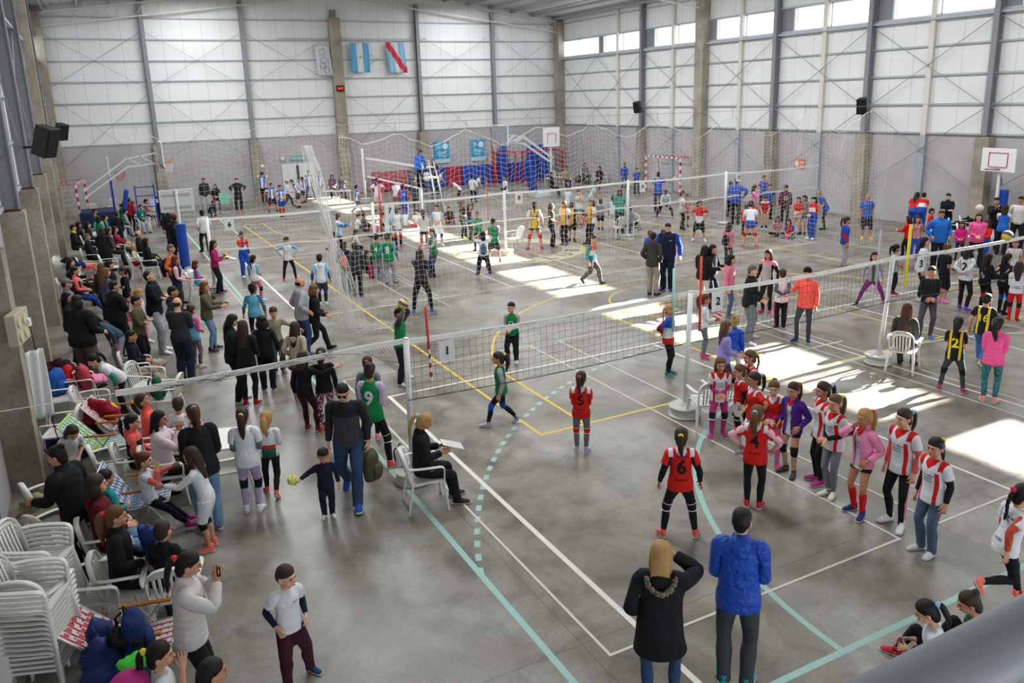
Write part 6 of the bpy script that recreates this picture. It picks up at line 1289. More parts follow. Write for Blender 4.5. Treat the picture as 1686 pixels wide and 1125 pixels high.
# tables
def table(p, deg, w, d, h, label, mat=M_PLASTIC, signs=0):
    t = thing('table', (p[0], p[1], 0), label, 'table', rot=facing(p[0], p[1], deg)); MB().box((-w / 2, -d / 2, h - .03), (w / 2, d / 2, h)).build('table_top', mat, t, bevel=.008)
    for x in (-1, 1):
        for y in (-1, 1): MB().tube([(x * (w / 2 - .06), y * (d / 2 - .06), 0), (x * (w / 2 - .08), y * (d / 2 - .08), h - .03)], .025, 8).build('leg', mat, t)
    return t
table((-2.23, 6.92, 0.72), 80, .8, .8, .72, 'white plastic table behind woman in black coat'); table((8.19, 39.17), 0, .9, .6, .74, 'left white table with papers by back wall'); table((8.66, 38.77), 0, .9, .6, .74, 'right white table with papers by back wall')

# --- sports fixtures
def hoop_stand(x, y, sgn, label, bh=3.05, arm=2.3, glass=True):
    """portable basket: board faces sgn * X"""
    t = thing('basketball_stand', (x, y, 0), label, 'basketball stand'); s = -sgn
    m = MB(); m.box((-.015, -.9, bh - .15), (.015, .9, bh + .9)); MB_ = m.build('backboard', plain('clear_board', 'a8b0b8', .2) if glass else M_WHITE, t, bevel=.005)
    l = MB()
    for a, b in (((-.9, bh - .15), (.9, bh - .15)), ((.9, bh - .15), (.9, bh + .9)), ((.9, bh + .9), (-.9, bh + .9)), ((-.9, bh + .9), (-.9, bh - .15)), ((-.3, bh), (.3, bh)), ((.3, bh), (.3, bh + .45)), ((.3, bh + .45), (-.3, bh + .45)), ((-.3, bh + .45), (-.3, bh))): l.bar((sgn * .02, a[0], a[1]), (sgn * .02, b[0], b[1]), .03, .05, (1, 0, 0))
    l.build('board_lines', M_WHITE if glass else M_RED, t)
    if glass: MB().box((-.03, -.9, bh - .2), (.03, .9, bh - .12)).build('edge_pad', M_BLUEP, t)
    n = 20; MB().tube([(sgn * (.27 + .225 * math.cos(2 * PI * i / n)), .225 * math.sin(2 * PI * i / n), bh) for i in range(n + 1)], .012, 6).build('ring', plain('ring_orange', 'c85018', .5), t)
    nm = MB()
    for i in range(10):
        a = 2 * PI * i / 10; b = a + .3
        for w in (b, a - .3): nm.tube([(sgn * (.27 + .225 * math.cos(a)), .225 * math.sin(a), bh), (sgn * (.27 + .15 * math.cos(w)), .15 * math.sin(w), bh - .2), (sgn * (.27 + .13 * math.cos(a)), .13 * math.sin(a), bh - .42)], .005, 3, False)
    nm.build('hoop_net', M_NETW, t)
    f = MB(); 
    for dy in (-.12, .12): f.bar((s * .05, dy, bh + .45), (s * arm * .6, dy, bh + .25), .03, .04).bar((s * .05, dy, bh), (s * arm * .6, dy, bh - .1), .03, .04).bar((s * arm * .6, dy, bh + .25), (s * (arm + .9), dy, bh - 1.0), .035, .05).bar((s * arm * .6, dy, bh - .1), (s * (arm + .9), dy, bh - 1.3), .035, .05).bar((s * .3, dy, bh), (s * .9, dy, bh + .38), .03, .04).bar((s * .9, dy, bh), (s * 1.4, dy, bh + .3), .03, .04)
    f.build('arm', plain('stand_pale_grey', 'c8ccce', .4), t); MB().bar((s * (arm + .2), 0, .3), (s * (arm + .2), 0, bh - .55), .16, .16).build('mast', plain('stand_pale_grey', '', .4), t)
    for dy in (-.25, .25): MB().bar((s * (arm - .35), dy, .25), (s * (arm - .75), dy, 2.0), .28, .16).build('post_padding', M_BLUEP, t, bevel=.03)
    MB().box((s * (arm + .2) - .7, -.45, 0), (s * (arm + .2) + .7, .45, .25)).build('base', plain('stand_pale_grey', '', .4), t, bevel=.02); return t
hoop_stand(-.55, 34.2, 1, 'portable basketball stand with blue padding at far left'); hoop_stand(16.3, 34.6, -1, 'portable basketball stand with clear board behind goal mats')
t = thing('basketball_hoop', (24.37, 12.51, 0), 'white backboard with red square on pole by right wall', 'basketball hoop'); t.rotation_euler = (0, 0, facing(t.location[0], t.location[1], -35))
MB().box((-.62, -.02, 2.38), (.62, .02, 3.18)).build('backboard', M_WHITE, t, bevel=.01); m = MB()
for a, b in (((-.34, 2.55), (.34, 2.55)), ((.34, 2.55), (.34, 3.03)), ((.34, 3.03), (-.34, 3.03)), ((-.34, 3.03), (-.34, 2.55))): m.bar((a[0], -.026, a[1]), (b[0], -.026, b[1]), .01, .05, (0, 1, 0))
m.build('red_square', M_RED, t); MB().tube([(.225 * math.cos(2 * PI * i / 20), -.27 + .225 * math.sin(2 * PI * i / 20), 2.48) for i in range(21)], .012, 6).build('ring', plain('rim_dark', '3a2428', .5), t)
MB().tube([(0, .15, 0), (0, .12, 2.5)], .05, 12).build('pole', M_WHITE, t); MB().bar((0, .12, 2.45), (0, .3, 1.9), .05, .05).build('brace', M_STEEL, t); m = MB().bar((.12, .3, .1), (.12, .32, 1.75), .24, .2); m.build('blue_padding', M_BLUEP, t, bevel=.04); MB().bar((-.2, .25, .1), (-.2, .25, 1.55), .16, .16).build('blue_padding', M_BLUEP, t, bevel=.04)
t = thing('basketball_hoop', (20.6, 36.6, 0), 'small white backboard with red rectangle above goal frames', 'basketball hoop'); MB().box((-.55, -.02, 2.55), (.55, .02, 3.65)).build('backboard', M_WHITE, t); m = MB()
for a, b in (((-.28, 2.75), (-.28, 3.3)), ((-.28, 3.3), (.28, 3.3)), ((.28, 3.3), (.28, 2.75))): m.bar((a[0], -.03, a[1]), (b[0], -.03, b[1]), .02, .05, (0, 1, 0))
m.build('red_lines', M_RED, t); MB().tube([(0, .1, 0), (0, .1, 2.8)], .05, 10).build('pole', M_WHITE, t)
t = thing('basketball_hoop', (-2.2, 36.5, 0), 'small hoop with red and white net below left basket arm', 'basketball hoop'); MB().box((-.45, -.5, 2.4), (-.4, .5, 3.3)).build('backboard', M_WHITE, t); MB().tube([(.225 * math.cos(2 * PI * i / 20), .225 * math.sin(2 * PI * i / 20), 2.62) for i in range(21)], .012, 6).build('ring', M_STEEL, t); m = MB()
for i in range(10): a = 2 * PI * i / 10; m.tube([(.22 * math.cos(a), .22 * math.sin(a), 2.6), (.12 * math.cos(a + .3), .12 * math.sin(a + .3), 2.2)], .008, 4)
m.build('hoop_net', M_RED, t); MB().tube([(-.42, 0, 0), (-.42, 0, 2.5)], .05, 10).build('pole', M_BLUEP, t); m = MB()
for z in (.5, 1.0, 1.5, 1.9): m.tube([(.5, -.5, z), (1.3, -.5, z)], .025, 6)
m.tube([(.5, -.5, 0), (.5, -.5, 2)], .03, 6).tube([(1.3, -.5, 0), (1.3, -.5, 2)], .03, 6); m.build('climbing_frame', M_BLUEP, t)
def goal(x, y, rot, w, label, striped=True, net=True):
    t = thing('handball_goal', (x, y, 0), label, 'goal', 'handball goals', rot)
    def post(a, b, nm):
        n = int(max(2, round((Vector(b) - Vector(a)).length / .2))); r_ = MB(); ids = []
        for i in range(n):
            p = np.array(a) + (np.array(b) - np.array(a)) * i / n; q = np.array(a) + (np.array(b) - np.array(a)) * (i + 1) / n; r_.bar(p, q, .08, .08, (0, 1, .01)); ids += [i % 2 if striped else 0] * 6
        o = r_.build(nm, [M_RED, M_WHITE], t); o.data.polygons.foreach_set('material_index', np.array(ids, 'i'))
    post((-w / 2, 0, 0), (-w / 2, 0, 2.0), 'post'); post((w / 2, 0, 0), (w / 2, 0, 2.0), 'post'); post((-w / 2, 0, 2.0), (w / 2, 0, 2.0), 'crossbar')
    m = MB()
    for s in (-1, 1): m.tube([(s * w / 2, 0, 2), (s * w / 2, .8, 2), (s * w / 2, 1.1, 0), (s * w / 2, 0, 0)], .018, 6)
    m.tube([(-w / 2, .8, 2), (w / 2, .8, 2)], .018, 6).tube([(-w / 2, 1.1, .02), (w / 2, 1.1, .02)], .018, 6); m.build('rear_frame', M_RED, t)
    if net:
        m = MB(); n = 14
        for i in range(n + 1): x_ = -w / 2 + w * i / n; m.tube([(x_, .8, 2), (x_, .9, .9), (x_, 1.1, .03)], .006, 3, False)
        for j in range(9): z = 2 - j * .24; m.tube([(-w / 2, .8 + .03 * j, z), (w / 2, .8 + .03 * j, z)], .006, 3, False)
        for s in (-1, 1):
            for j in range(9): z = 2 - j * .24; m.tube([(s * w / 2, 0, z), (s * w / 2, .8 + .03 * j, z)], .006, 3, False)
            for j in range(5): m.tube([(s * w / 2, .2 * j, 2), (s * w / 2, .22 * j, .02)], .006, 3, False)
        m.build('goal_net', M_NETW, t)
    return t
goal(-3.9, 40.3, 1.45, 3.0, 'red and white striped goal standing in far left corner'); goal(24.35, 31.0, -PI / 2, 3.0, 'red and white striped goal near right wall', net=False); goal(22.6, 41.2, 0, 3.0, 'red goal frame in back right corner', False, False); goal(20.2, 41.9, 0, 1.6, 'narrow red frame left of red goal frame', False, False)
M_MR = plain('red_mat_vinyl', '9c1838', .5); M_MB = plain('blue_mat_vinyl', '1c409c', .5)
for i, (x0, x1, c) in enumerate(((11.75, 14.05, 0), (14.05, 16.6, 1), (16.6, 17.7, 0), (17.7, 19.9, 1), (19.9, 21.1, 0), (21.1, 24.2, 1))):
    o = tag(MB().box((x0 + .02, 43.05, .02), (x1 - .02, 43.32, 1.22)).build('safety_mat', (M_MR, M_MB)[c], bevel=.04), '%s vertical safety mat against back wall, %s from left' % (('red', 'blue')[c], ('first', 'second', 'third', 'fourth', 'fifth', 'sixth')[i]), 'safety mat', 'safety mats on back wall')
for x, lb in ((20.2, 'tall blue vertical pad left of red goal frame'), (22.4, 'tall blue vertical pad inside red goal frame'), (23.2, 'tall blue vertical pad with lettering inside red goal')): tag(MB().box((x, 42.6, .02), (x + .6, 43.0, 2.3)).build('tall_pad', M_MB, bevel=.04), lb, 'pad', 'tall blue pads')
tag(MB().box((-4.1, 38, .02), (-2.6, 40, .7)).build('mat_pile', plain('navy_mat', '18284c', .6), bevel=.05), 'pile of dark blue mats behind far left goal', 'mat')
def speaker(loc, rot, tilt, label):
    t = thing('loudspeaker', loc, label, 'loudspeaker', 'wall loudspeakers', rot); R = Matrix.Rotation(tilt, 3, 'X'); m = MB(); m.prism([(-.19, -.17), (.19, -.17), (.14, .17), (-.14, .17)], -.31, .31); m.v = [tuple(R @ Vector(p)) for p in m.v]; m.build('cabinet', plain('black_speaker', '1a1b1e', .5), t, bevel=.01)
    m = MB().box((-.17, -.185, -.29), (.17, -.172, .29)); m.v = [tuple(R @ Vector(p)) for p in m.v]; m.build('grille', plain('speaker_grille', '0f1012', .8), t); MB().bar((0, .1, -.1), (0, .5, -.12), .05, .05).build('bracket', plain('black_bracket', '18181a', .5), t); return t
speaker((-4.1, 15.0, 4.75), 1.0, .35, 'large black loudspeaker on left wall, nearer one'); speaker((-4.15, 31.6, 4.6), .8, .3, 'black loudspeaker farther along left wall'); speaker((24.75, 33.9, 4.65), -1.2, .25, 'black loudspeaker farther along right wall'); speaker((24.75, 18.6, 4.62), -1.1, .25, 'black loudspeaker nearer on right wall')
# flags, clock, signs on the back wall
YW = YB - .26
def flag(x0, x1, z0, z1, label, bars, slant=0):
    t = thing('hanging_flag', ((x0 + x1) / 2, YW, z0), label, 'flag', 'flags hanging on back wall'); w = x1 - x0; h = z0 - z1; n, k = 24, 16
    V = [((i / n - .5) * w + slant * j / k, .05 * math.sin(i * .9 + j * .15) * (.4 + .6 * j / k) - .06, -h * j / k) for i in range(n + 1) for j in range(k + 1)]
    F = [(i * (k + 1) + j, i * (k + 1) + j + 1, (i + 1) * (k + 1) + j + 1, (i + 1) * (k + 1) + j) for i in range(n) for j in range(k)]
    names = sorted({b[2] for b in bars}); mats = [plain('flag_' + c, c, .8) for c in names]
    me_m = MB().add(V, F); o = me_m.build('cloth', mats, t, smooth=True); idx = []
    for f in F:
        u = np.mean([V[q][0] - slant * (-V[q][2] / h) for q in f]) / w + .5; v = -np.mean([V[q][2] for q in f]) / h; c = None
        for b in bars:
            lo, hi = b[0] + b[3] * v if len(b) > 3 else b[0], b[1] + b[3] * v if len(b) > 3 else b[1]
            if lo <= u <= hi: c = b[2]
        idx.append(names.index(c or bars[0][2]))
    o.data.polygons.foreach_set('material_index', np.array(idx, 'i')); so = o.modifiers.new('s', 'SOLIDIFY'); so.thickness = .006; return t, o
flag(11.12, 12.25, 8.78, 7.1, 'pale blue and white flag with small sun hanging on back wall', ((0, .34, '5c9cc4'), (.34, .66, 'c8ccd0'), (.66, 1, '5c9cc4')))[0]
m = MB(); m.add([(.0 + .10 * math.cos(a) * (1 if i % 2 else .6), -.13, -.8 + .12 * math.sin(a) * (1 if i % 2 else .6)) for i, a in enumerate(np.linspace(0, 2 * PI, 24, endpoint=False))], [tuple(range(24))]); o = m.build('sun_emblem', plain('gold', 'c0a050', .6)); o.parent = [q for q in SC.objects if q.name == 'hanging_flag'][0]
flag(13.3, 14.45, 8.82, 7.05, 'pale flag with diagonal red band hanging on back wall', ((0, .34, '80b0cc'), (.34, .66, 'c4c8cc'), (.66, 1, '80b0cc'), (-.12, .22, 'c0343c', .9)), .15)
t, o = flag(9.02, 9.85, 8.62, 6.95, 'white flag with four grey rings beside concrete column', ((0, 1, 'c4c6ca'),), .12); m = MB()
for cx_, cz_ in ((.02, -.35), (.06, -.82), (-.02, -1.12), (.16, -1.35)): m.tube([(cx_ + .17 * math.cos(a), -.14, cz_ + .17 * math.sin(a)) for a in np.linspace(0, 2 * PI, 21)], .012, 5)
m.build('ring_print', plain('ring_grey', '606468', .7), o)
tag(MB().tube([(7.0, YW - .02, 9.0), (15.9, YW - .02, 9.0)], .02, 6).build('flag_rail', M_ROD), 'thin metal rail on back wall from which flags hang', 'rail')
t = thing('scoreboard_clock', (10.28, YB - .55, 6.2), 'small black digital clock with red digits on concrete column', 'clock'); MB().box((-.22, -.05, -.17), (.22, .02, .17)).build('case', plain('black_case', '101012', .4), t); Vt, Ft = text_mesh('8:40', .02); MB().add([(p[0] * .17, -.06, p[1] * .17) for p in Vt], Ft).build('digits', plain('red_led', 'ff2818', .5, emit=('ff2010', 3)), t)
def wall_sign(x, z, w, h, base, texts, label, name='wall_sign', loc=None, rot=0):
    t = thing(name, loc or (x, YB - .1, z), label, 'sign', rot=rot); MB().box((-w / 2, -.03, -h / 2), (w / 2, 0, h / 2)).build('panel', plain(name + base, base, .5), t)
    for s, tx, tz, sz, c in texts: Vt, Ft = text_mesh(s, .02); MB().add([(p[0] * sz + tx, -.036, p[1] * sz + tz) for p in Vt], Ft).build('lettering', plain('let_' + c, c, .6), t)
    return t
wall_sign(7.72, 2.30, 1.25, .26, '5c9890', (('SALIDA DE EMERGENCIA', 0, 0, .105, 'd8dcdc'),), 'green emergency exit sign above white double doors')
o = tag(MB().add(*ball((6.62, YB - .2, 2.32), (.12, .1, .14), 10)).build('alarm_bell', plain('cream_lamp', 'c8c0b0', .4), smooth=True), 'round cream emergency lamp left of green exit sign', 'lamp')
def roundel(t, x, z, r, c, nm='emblem'): MB().add([(x + r * math.cos(a), -.034, z + r * math.sin(a)) for a in np.linspace(0, 2 * PI, 20, endpoint=False)], [tuple(range(20))]).build(nm, plain('em_' + c, c, .6), t)
for x, s1, lb in ((16.67, 'GO', 'bright blue poster with round emblems on back wall, left one'), (19.2, '20', 'bright blue poster with round emblems on back wall, right one')):
    t = wall_sign(x, 2.12, 1.05, 1.35, '2c8cb8', ((s1, -.2, .38, .3, 'a8d0e0'), ('VOLEY', 0, -.02, .22, 'c8e0e8'), ('argentina', 0, -.20, .12, 'c8e0e8')), lb); roundel(t, .25, .38, .19, 'c0d8e0'); MB().box((-.525, -.034, -.675), (.525, -.031, -.42)).build('pale_strip', plain('pale_strip', 'a8c4cc', .6), t)
t = wall_sign(0, 0, .62, .42, 'd87048', (('TIRE', .16, .05, .12, 'd8d0c8'), ('aqui', .16, -.09, .10, 'd8d0c8')), 'small orange sign with white circle on right wall', loc=(XR - .02, 22.4, 2.05), rot=-PI / 2); roundel(t, -.14, 0, .13, 'd8d4d0')
# white score board seen from behind, on a padded stand
p = (-1.02, 23.56); t = thing('score_board', (p[0], p[1], 0), 'white scoreboard seen from behind on blue padded stand', 'scoreboard', rot=facing(p[0], p[1], 185)); MB().box((-.52, -.02, 2.08), (.52, .02, 2.80)).build('board', plain('board_white', 'b8bab8', .5), t, bevel=.01)
for z in (2.25, 2.65): MB().box((-.42, .02, z - .03), (.42, .05, z + .03)).build('batten', plain('board_grey', '9a9c9c', .5), t)
MB().tube([(0, .06, 0), (0, .06, 2.80)], .045, 10).build('post', M_WHITE, t); MB().tube([(0, .1, .3), (0, .1, 1.7)], .16, 14).build('blue_padding', M_BLUEP, t, smooth=False); MB().tube([(0, .05, 0), (0, .05, .12)], .3, 18).build('base', M_WHITE, t)
# electrical box on the near left pillar, hanging cable and cloth
t = thing('socket_box', (-4.55, 8.2, 2.45), 'beige electrical socket box on near left pillar', 'socket box', rot=PI / 2 - .2); MB().box((-.3, -.08, -.22), (.3, .05, .22)).build('box', plain('box_beige', 'a8a490', .6), t, bevel=.01)
for x in (-.17, .06):
    for z in (-.1, .1): MB().tube([(x, -.08, z), (x, -.10, z)], .07, 14).build('socket', plain('socket_cream', 'c0b890', .5), t)
MB().box((.14, -.12, -.05), (.24, -.07, .06)).build('plug', M_WHITE, t); MB().tube([(.2, -.1, -.05), (.3, -.12, -.9), (.5, -.1, -1.8), (.9, -.05, -2.3)], .008, 5).build('cable', plain('black_cable', '18181a', .6), t)
t = thing('draped_cloth', (-4.42, 8.15, 2.1), 'white cloth banner hanging on near left pillar', 'cloth', rot=.5); n = 16; V = [((i / n - .5) * .26, -.03 - .03 * math.sin(i * .8 + j * .2), -1.0 * j / n) for i in range(n + 1) for j in range(n + 1)]; F = [(i * (n + 1) + j, i * (n + 1) + j + 1, (i + 1) * (n + 1) + j + 1, (i + 1) * (n + 1) + j) for i in range(n) for j in range(n)]
o = MB().add(V, F).build('cloth', M_PAPER, t, smooth=True); o.modifiers.new('s', 'SOLIDIFY').thickness = .006

# --- volleyballs
def volleyball(loc, label, r=.105, cols=('d8b418', '2c4890')):
    t = thing('volleyball', tuple(loc), label, 'ball', 'volleyballs'); V, F = ball((0, 0, 0), (r, r, r), 18); mats = [plain('ball_' + c, c, .4) for c in cols]
    o = MB().add(V, F).build('ball', mats, t, smooth=True); idx = []
    for f in F: c = np.mean(V[list(f)], 0); k = c[0] * .6 + c[2] * .8; idx.append(1 if len(cols) > 1 and (abs(k) < r * .22 or k > r * .75) else 0)
    o.data.polygons.foreach_set('material_index', np.array(idx, 'i')); m = MB()
    for q in (-.22, .22, .75, -.75):
        rr_ = math.sqrt(max(1 - q * q, 0)) * r * 1.004; nrm = Vector((.6, 0, .8)); a_ = Vector((0, 1, 0)); b_ = nrm.cross(a_); m.tube([tuple(nrm * q * r * 1.004 + (a_ * math.cos(w) + b_ * math.sin(w)) * rr_) for w in np.linspace(0, 2 * PI, 25)], .0012, 4, False)
    m.build('seam', plain('seam', '60584c', .7), t); return t
def P_(s): return next(v for k, v in PEOPLE.items() if k.startswith(s))
b = P_('boy in green bib holding volleyball'); volleyball((b['wl'] + b['wr']) / 2 + np.array([0, 0, .06]), 'yellow and blue volleyball held above boy in green bib')
volleyball((12.85, 5.05, 2.35), 'yellow and blue volleyball flying above near net at right'); volleyball((19.92, 10.17, 1.75), 'white volleyball above head near right wall', .115, ('c8c0b0',)); b = P_('girl in white with grey leggings holding'); volleyball((b['wl'] + b['wr']) / 2, 'red and white ball held by girl beside sign 2', .09, ('c83028', 'd8d0c8'))
b = P_('young woman in magenta'); volleyball(b['wl'] + np.array([.02, 0, .05]), 'yellow and navy ball held by woman in magenta'); volleyball((4.71, 35.80, .1), 'dark ball lying on far court floor', .11, ('2a2c34',)); b = P_('boy in white and blue holding up'); volleyball((b['wl'] + b['wr']) / 2 + np.array([0, 0, .1]), 'white ball held up by boy beside pillar', .11, ('d8d0c8',))
# things in hands
def sheet(loc, rot, label, w=.22, h=.3, tilt=.35):
    t = thing('paper_sheet', tuple(loc), label, 'paper', rot=rot); m = MB().box((-w / 2, -h / 2, 0), (w / 2, h / 2, .002), Matrix.Rotation(tilt, 3, 'X')); m.build('sheet', M_PAPER, t); m = MB()
    for i in range(7): m.box((-w * .4, -h * .4 + i * .033, .0025), (w * .35, -h * .4 + i * .033 + .006, .0030), Matrix.Rotation(tilt, 3, 'X'))
    m.build('printed_lines', plain('faint_ink', '8a8a90', .7), t)
b = P_('blonde ponytail scorer'); sheet((b['wl'] + b['wr']) / 2 + np.array([.1, 0, .04]), b['rot'], 'white score sheet in lap of blonde seated scorer'); b = P_('young woman in magenta'); sheet(b['wr'] + np.array([.14, -.04, 0]), b['rot'], 'white sheet of paper held by woman in magenta')
def gadget(loc, rot, label, w=.10, h=.06, d=.025, col='8a8c90', name='camera'):
    t = thing(name, tuple(loc), label, name, rot=rot); MB().box((-w / 2, -d / 2, -h / 2), (w / 2, d / 2, h / 2)).build('case', plain('gadget_' + col, col, .3, .4), t, bevel=.006); MB().box((-w * .4, d / 2, -h * .38), (w * .4, d / 2 + .002, h * .38)).build('screen', plain('screen_dark', '14181c', .2), t); MB().tube([(w * .1, -d / 2, 0), (w * .1, -d / 2 - .02, 0)], h * .35, 14).build('lens', plain('lens_black', '0c0c0e', .2), t)
b = P_('blonde woman in black parka'); gadget(b['wr'] + np.array([-.03, .05, .04]), b['rot'], 'silver compact camera held up by blonde woman'); b = P_('girl in white shirt sitting on floor'); gadget((b['wl'] + b['wr']) / 2, b['rot'], 'small dark camera held by girl sitting on floor', col='3a3c40')
b = P_('man in black looking at phone'); gadget((b['wl'] + b['wr']) / 2, b['rot'], 'phone in hands of man in black by right wall', .07, .13, .01, '202226', 'phone'); b = P_('woman in off-white padded'); gadget((b['wl'] + b['wr']) / 2, b['rot'], 'phone in hands of woman in off-white jacket', .07, .13, .01, '202226', 'phone')
b = P_('toddler in navy'); t = thing('pom_pom', tuple(b['wr'] + np.array([-.05, 0, .02])), 'pale yellow pom-pom in toddler’s hand'.replace('’', "'"), 'pom-pom'); m = MB(); rnd = random.Random(2)
for i in range(60): a = Vector((rnd.gauss(0, 1), rnd.gauss(0, 1), rnd.gauss(0, 1))).normalized() * .05; m.add(*ball(tuple(a), (.022, .022, .022), 5))
m.build('tufts', plain('pale_yellow', 'd8d078', .8), t)

# --- bags and coats
def lumpy(V, amp, sc, seed):
    from mathutils import noise as mn
    o = Vector((seed, seed * 2, 0)); return np.array([Vector(p) * (1 + amp * mn.noise(Vector(p) * sc + o) - amp * .45 * abs(mn.noise(Vector(p) * sc * 2.3 + o)) + amp * .2 * mn.noise(Vector(p) * sc * 5 + o)) for p in V])
def backpack(loc, rot, col, label, s=1.0, straps='black', name='backpack', lay=0, pat=''):
    t = thing(name, tuple(loc), label, name.replace('_', ' '), 'bags', rot); t.rotation_euler = (lay, 0, rot)
    V, F = loft([(0, 0, .01, .15, .09), (0, 0, .10, .17, .11), (0, 0, .30, .165, .10), (0, .01, .42, .12, .075), (0, .02, .47, .03, .03)], 20, 4); V = lumpy(V * s, .10, 6, 3); MB().add(V, F).build('body', fabric(col, pat), t, smooth=True)
    V, F = loft([(0, -.10, .04, .11, .04), (0, -.115, .14, .12, .05), (0, -.10, .24, .10, .035)], 16, 3); MB().add(V * s, F).build('front_pocket', fabric(col, pat), t, smooth=True)
    for sg in (1, -1): MB().tube([np.array(q) * s for q in ((.07 * sg, .10, .42), (.09 * sg, .16, .36), (.10 * sg, .15, .20), (.10 * sg, .10, .06))], .012, 6).build('strap', fabric(straps), t)
    MB().tube([np.array(q) * s for q in ((-.05, .05, .46), (0, .06, .52), (.05, .05, .46))], .01, 6).build('handle', fabric(straps), t); return t
def coat(loc, rot, col, label, s=(.28, .22, .16), pat='', kind='cloth', name='folded_coat', seed=1):
    loc = (min(max(loc[0], -4.4), 24.7), loc[1], loc[2]); t = thing(name, tuple(loc), label, 'coat' if 'coat' in name or 'jacket' in name else 'bag', 'coats and bags on chairs', rot); s = tuple(q * .85 for q in s); V, F = ball((0, 0, 0), s, 34); V = lumpy(V, .75, 6.5, seed); V[:, 2] = np.maximum(V[:, 2], -s[2] * .6); MB().add(V, F).build('bundle', fabric(col, pat, .85, kind), t, smooth=True)
    V, F = loft([(s[0] * .5, 0, s[2] * .3, .06, .05), (s[0] * .95, -.05, 0, .065, .05), (s[0] * 1.1, -.12, -s[2], .05, .045)], 12, 4); MB().add(lumpy(V, .2, 8, seed), F).build('sleeve', fabric(col, pat, .85, kind), t, smooth=True); return t
backpack((-4.39, 11.25, 0.45), .8, 'blued', 'blue backpack on white chair by near left pillar'); coat((-4.53, 12.30, 0.58), 0, 'maroon', 'dark maroon coats piled against near left pillar', (.30, .26, .24)); backpack((-4.22, 11.74, 0.45), 1.2, 'red', 'red backpack on pile beside pink patterned bag', .8); backpack((-3.98, 11.28, 0.45), 2.0, 'rosered', 'pink patterned backpack on pile of coats', 1.0, pat='noise-brown-palepink')
coat((-3.85, 11.41, 0.56), .5, 'pink', 'bright pink jacket on pile of bags', (.22, .15, .10), name='folded_jacket', seed=4); coat((-4.20, 10.68, 0.12), .4, 'ylw', 'mustard yellow bag under white chair', (.2, .16, .16), name='soft_bag', seed=5); coat((-3.75, 9.46, 0.56), 0, 'dred', 'dark red coat with small dots over chair', (.32, .28, .24), 'noise-beige', seed=6)
coat((-3.65, 9.77, 0.52), 0, 'yellow', 'yellow bag beside girl reaching into chairs', (.12, .1, .14), name='soft_bag', seed=7); backpack((-2.84, 10.03, 0.45), 1.5, 'dgreen', 'green drawstring bag standing on white chair', .85, name='drawstring_bag'); coat((-4.07, 9.31, 0.16), 0, 'navy', 'dark blue bags and coats heaped between chairs', (.38, .32, .24), 'noise-purple', seed=8)
backpack((-4.48, 9.49, 0.00), 1.0, 'navyb', 'blue bag with yellow emblem by pillar', .8); coat((-4.73, 8.14, 0.10), .3, 'coral', 'coral and grey shoe bag lying by pillar foot', (.18, .14, .12), 'noise-teal-brown', name='soft_bag', seed=9); coat((-4.51, 6.32, 0.55), .2, 'khaki', 'khaki yellow blanket folded over chair at left', (.36, .28, .16), seed=10); coat((-4.34, 9.05, 0.14), .6, 'crimson', 'red and black bag beside child in white shirt', (.12, .14, .16), name='soft_bag', seed=11)
b = P_('woman with long ponytail and glasses'); t = coat(b['c'][1] + Vector((math.sin(b['rot']) * .32, -math.cos(b['rot']) * .32, .0)), b['rot'], 'royald', 'blue, black and white padded jacket hugged by woman with glasses', (.17, .15, .30), 'noise-black-lgray', 'puffer', 'rolled_jacket', 3)
b = P_('boy in navy jacket slumped'); coat(b['c'][1] + Vector((math.sin(b['rot']) * .35, -math.cos(b['rot']) * .35, -.28)), b['rot'], 'beige', 'beige padded coat on lap of boy in navy', (.22, .2, .14), '', 'puffer', 'padded_coat', 5)
coat((-3.85, 2.86, 0.42), .4, 'navyb', 'large navy padded coat hanging on chair in foreground', (.30, .22, .38), '', 'puffer', 'padded_coat', 12); backpack((-3.57, 2.78, 0.44), 1.4, 'navyb', 'dark blue backpack with grey zips on plaid chair', 1.0, 'black'); coat((-3.59, 2.41, 0.62), .1, '48c040', 'bright green cloth bag beside blue backpack', (.17, .12, .08), name='soft_bag', seed=13); coat((-3.72, 2.70, 0.72), .4, 'black', 'black lined hood lying between coat and backpack', (.13, .13, .10), seed=14)
t = tag(MB().add(*ball((-3.63, 1.66, 0.95), (.15, .15, .10), 14)).build('knitted_cap', fabric('mag'), smooth=True), 'magenta cap at bottom edge beside girl in white', 'cap')
coat((-3.84, 23.86, 0.54), .3, 'coral', 'coral pink blanket on white chair in back rows', (.2, .2, .12), 'noise-pink', seed=15); coat((-3.75, 20.78, 0.56), .2, 'brown', 'brown fur-lined coat on chair behind reclining woman', (.3, .25, .2), 'noise-khaki', seed=16); coat((-4.2, 22.0, .98), 0, 'navyb', 'navy and brown coats heaped on chair stack', (.32, .22, .14), 'noise-dgray-maroon', seed=17); coat((-4.3, 21.8, 1.16), 0, 'dnavy', 'dark navy coat on top of far chair stack', (.2, .16, .10), seed=18)
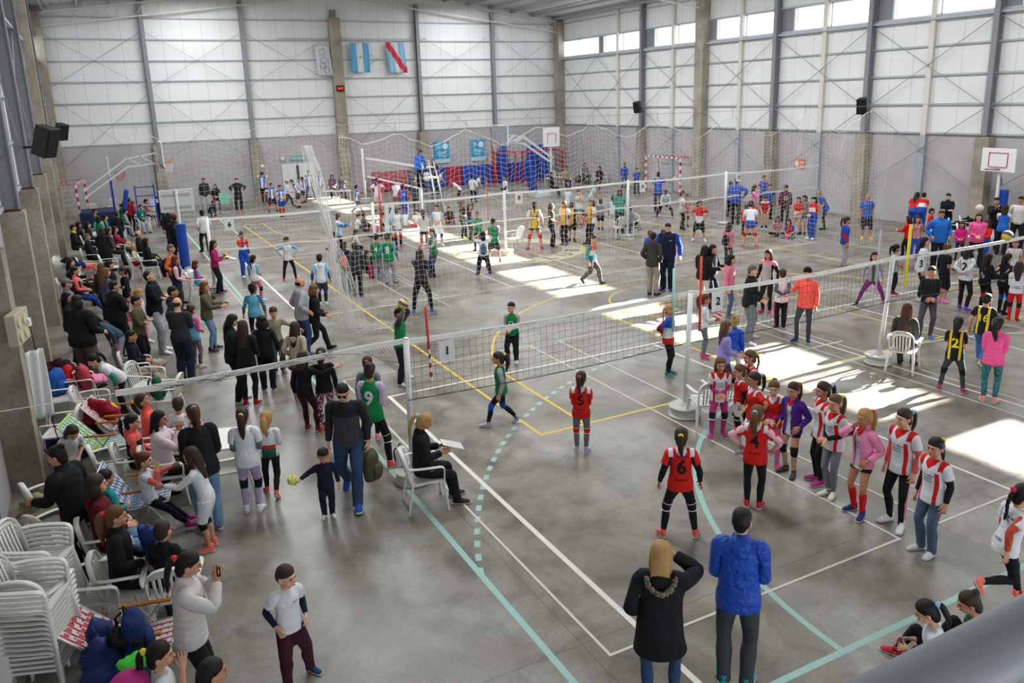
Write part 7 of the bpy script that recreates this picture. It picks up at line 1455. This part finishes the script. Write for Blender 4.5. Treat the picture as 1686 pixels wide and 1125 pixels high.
coat((-2.43, 23.67, 0.52), 0, 'crimson', 'red bag on white chair in aisle', (.16, .15, .12), name='soft_bag', seed=19); coat((23.15, 12.97, 0.56), 0, 'black', 'black bags piled on table near right wall', (.35, .22, .18), name='soft_bag', seed=20); coat((23.93, 13.08, 0.60), .5, 'black', 'black umbrella-like bag standing behind girl in magenta', (.25, .18, .22), name='soft_bag', seed=21); coat((24.32, 39.43, 0.16), 0, 'taupe', 'brown bags and coats under red goal frame', (.4, .3, .3), 'noise-black', seed=22); coat((24.2, 38.6, .56), 0, 'maroon', 'dark red bag on white chair before back wall', (.3, .2, .15), seed=23)
for lb, key, col, lab, nm in (('girl in rose pink hoodie', 0, 'black', 'small black backpack worn by girl in rose pink', 'backpack'), ('grey-haired man with orange', 0, 'black', 'black backpack worn by grey-haired man', 'backpack'), ('child in white shirt with light blue', 0, 'denim', 'light blue backpack worn by child near empty chairs', 'backpack'), ('person in black inside netting', 0, 'red', 'red drawstring bag worn inside netting', 'drawstring_bag'), ('person in black with lime', 0, 'black', 'black backpack with lime green straps by scoreboard', 'backpack')):
    b = P_(lb); q = b['c'][1] + Vector((-math.sin(b['rot']) * .19, math.cos(b['rot']) * .19, -.22)); backpack(q, b['rot'] + PI, col, lab, .72 * b['h'] / 1.6, 'lime' if 'lime' in lab else 'black', nm)
b = P_('woman in black jacket and pink scarf'); backpack(b['c'][1] + Vector((-.28, .05, -.35)), b['rot'], 'black', 'black shoulder bag carried by curly-haired woman', .75, name='shoulder_bag'); b = P_('man with sunglasses'); t = backpack(b['wl'] + np.array([.05, .05, -.52]), b['rot'] + 1.2, 'olive', 'olive green bag carried by man with sunglasses', .95, name='carried_bag')
b = P_('woman with long dark hair and jeans'); coat(b['c'][1] + Vector((.28, .1, -.35)), 0, 'black', 'black coat hanging on chair under the net', (.14, .2, .25), seed=30); t = backpack((0.09, 5.81, .19), .4, 'white', 'white and navy bag standing on wheel rim base', .62, pat='noise-white-navyb-navyb')

b = P_('man in black standing up behind'); t = thing('wooden_box', (b['org'][0], b['org'][1], 0), 'dark vaulting box under man standing behind umpire stand', 'box'); MB().prism([(-.45, 0), (.45, 0), (.35, .8), (-.35, .8)], -.25, .25, 'y').build('body', M_STEEL, t, bevel=.02)
# --- spectator gallery rail next to the camera
t = thing('gallery_railing', (0, -3.95, 0), 'blurred grey gallery handrail crossing lower right corner', 'railing'); MB().tube([(-4.8, 0, 4.47), (14, 0, 4.47)], .05, 24).build('handrail', plain('rail_grey', 'a8aab0', .35), t, smooth=True)
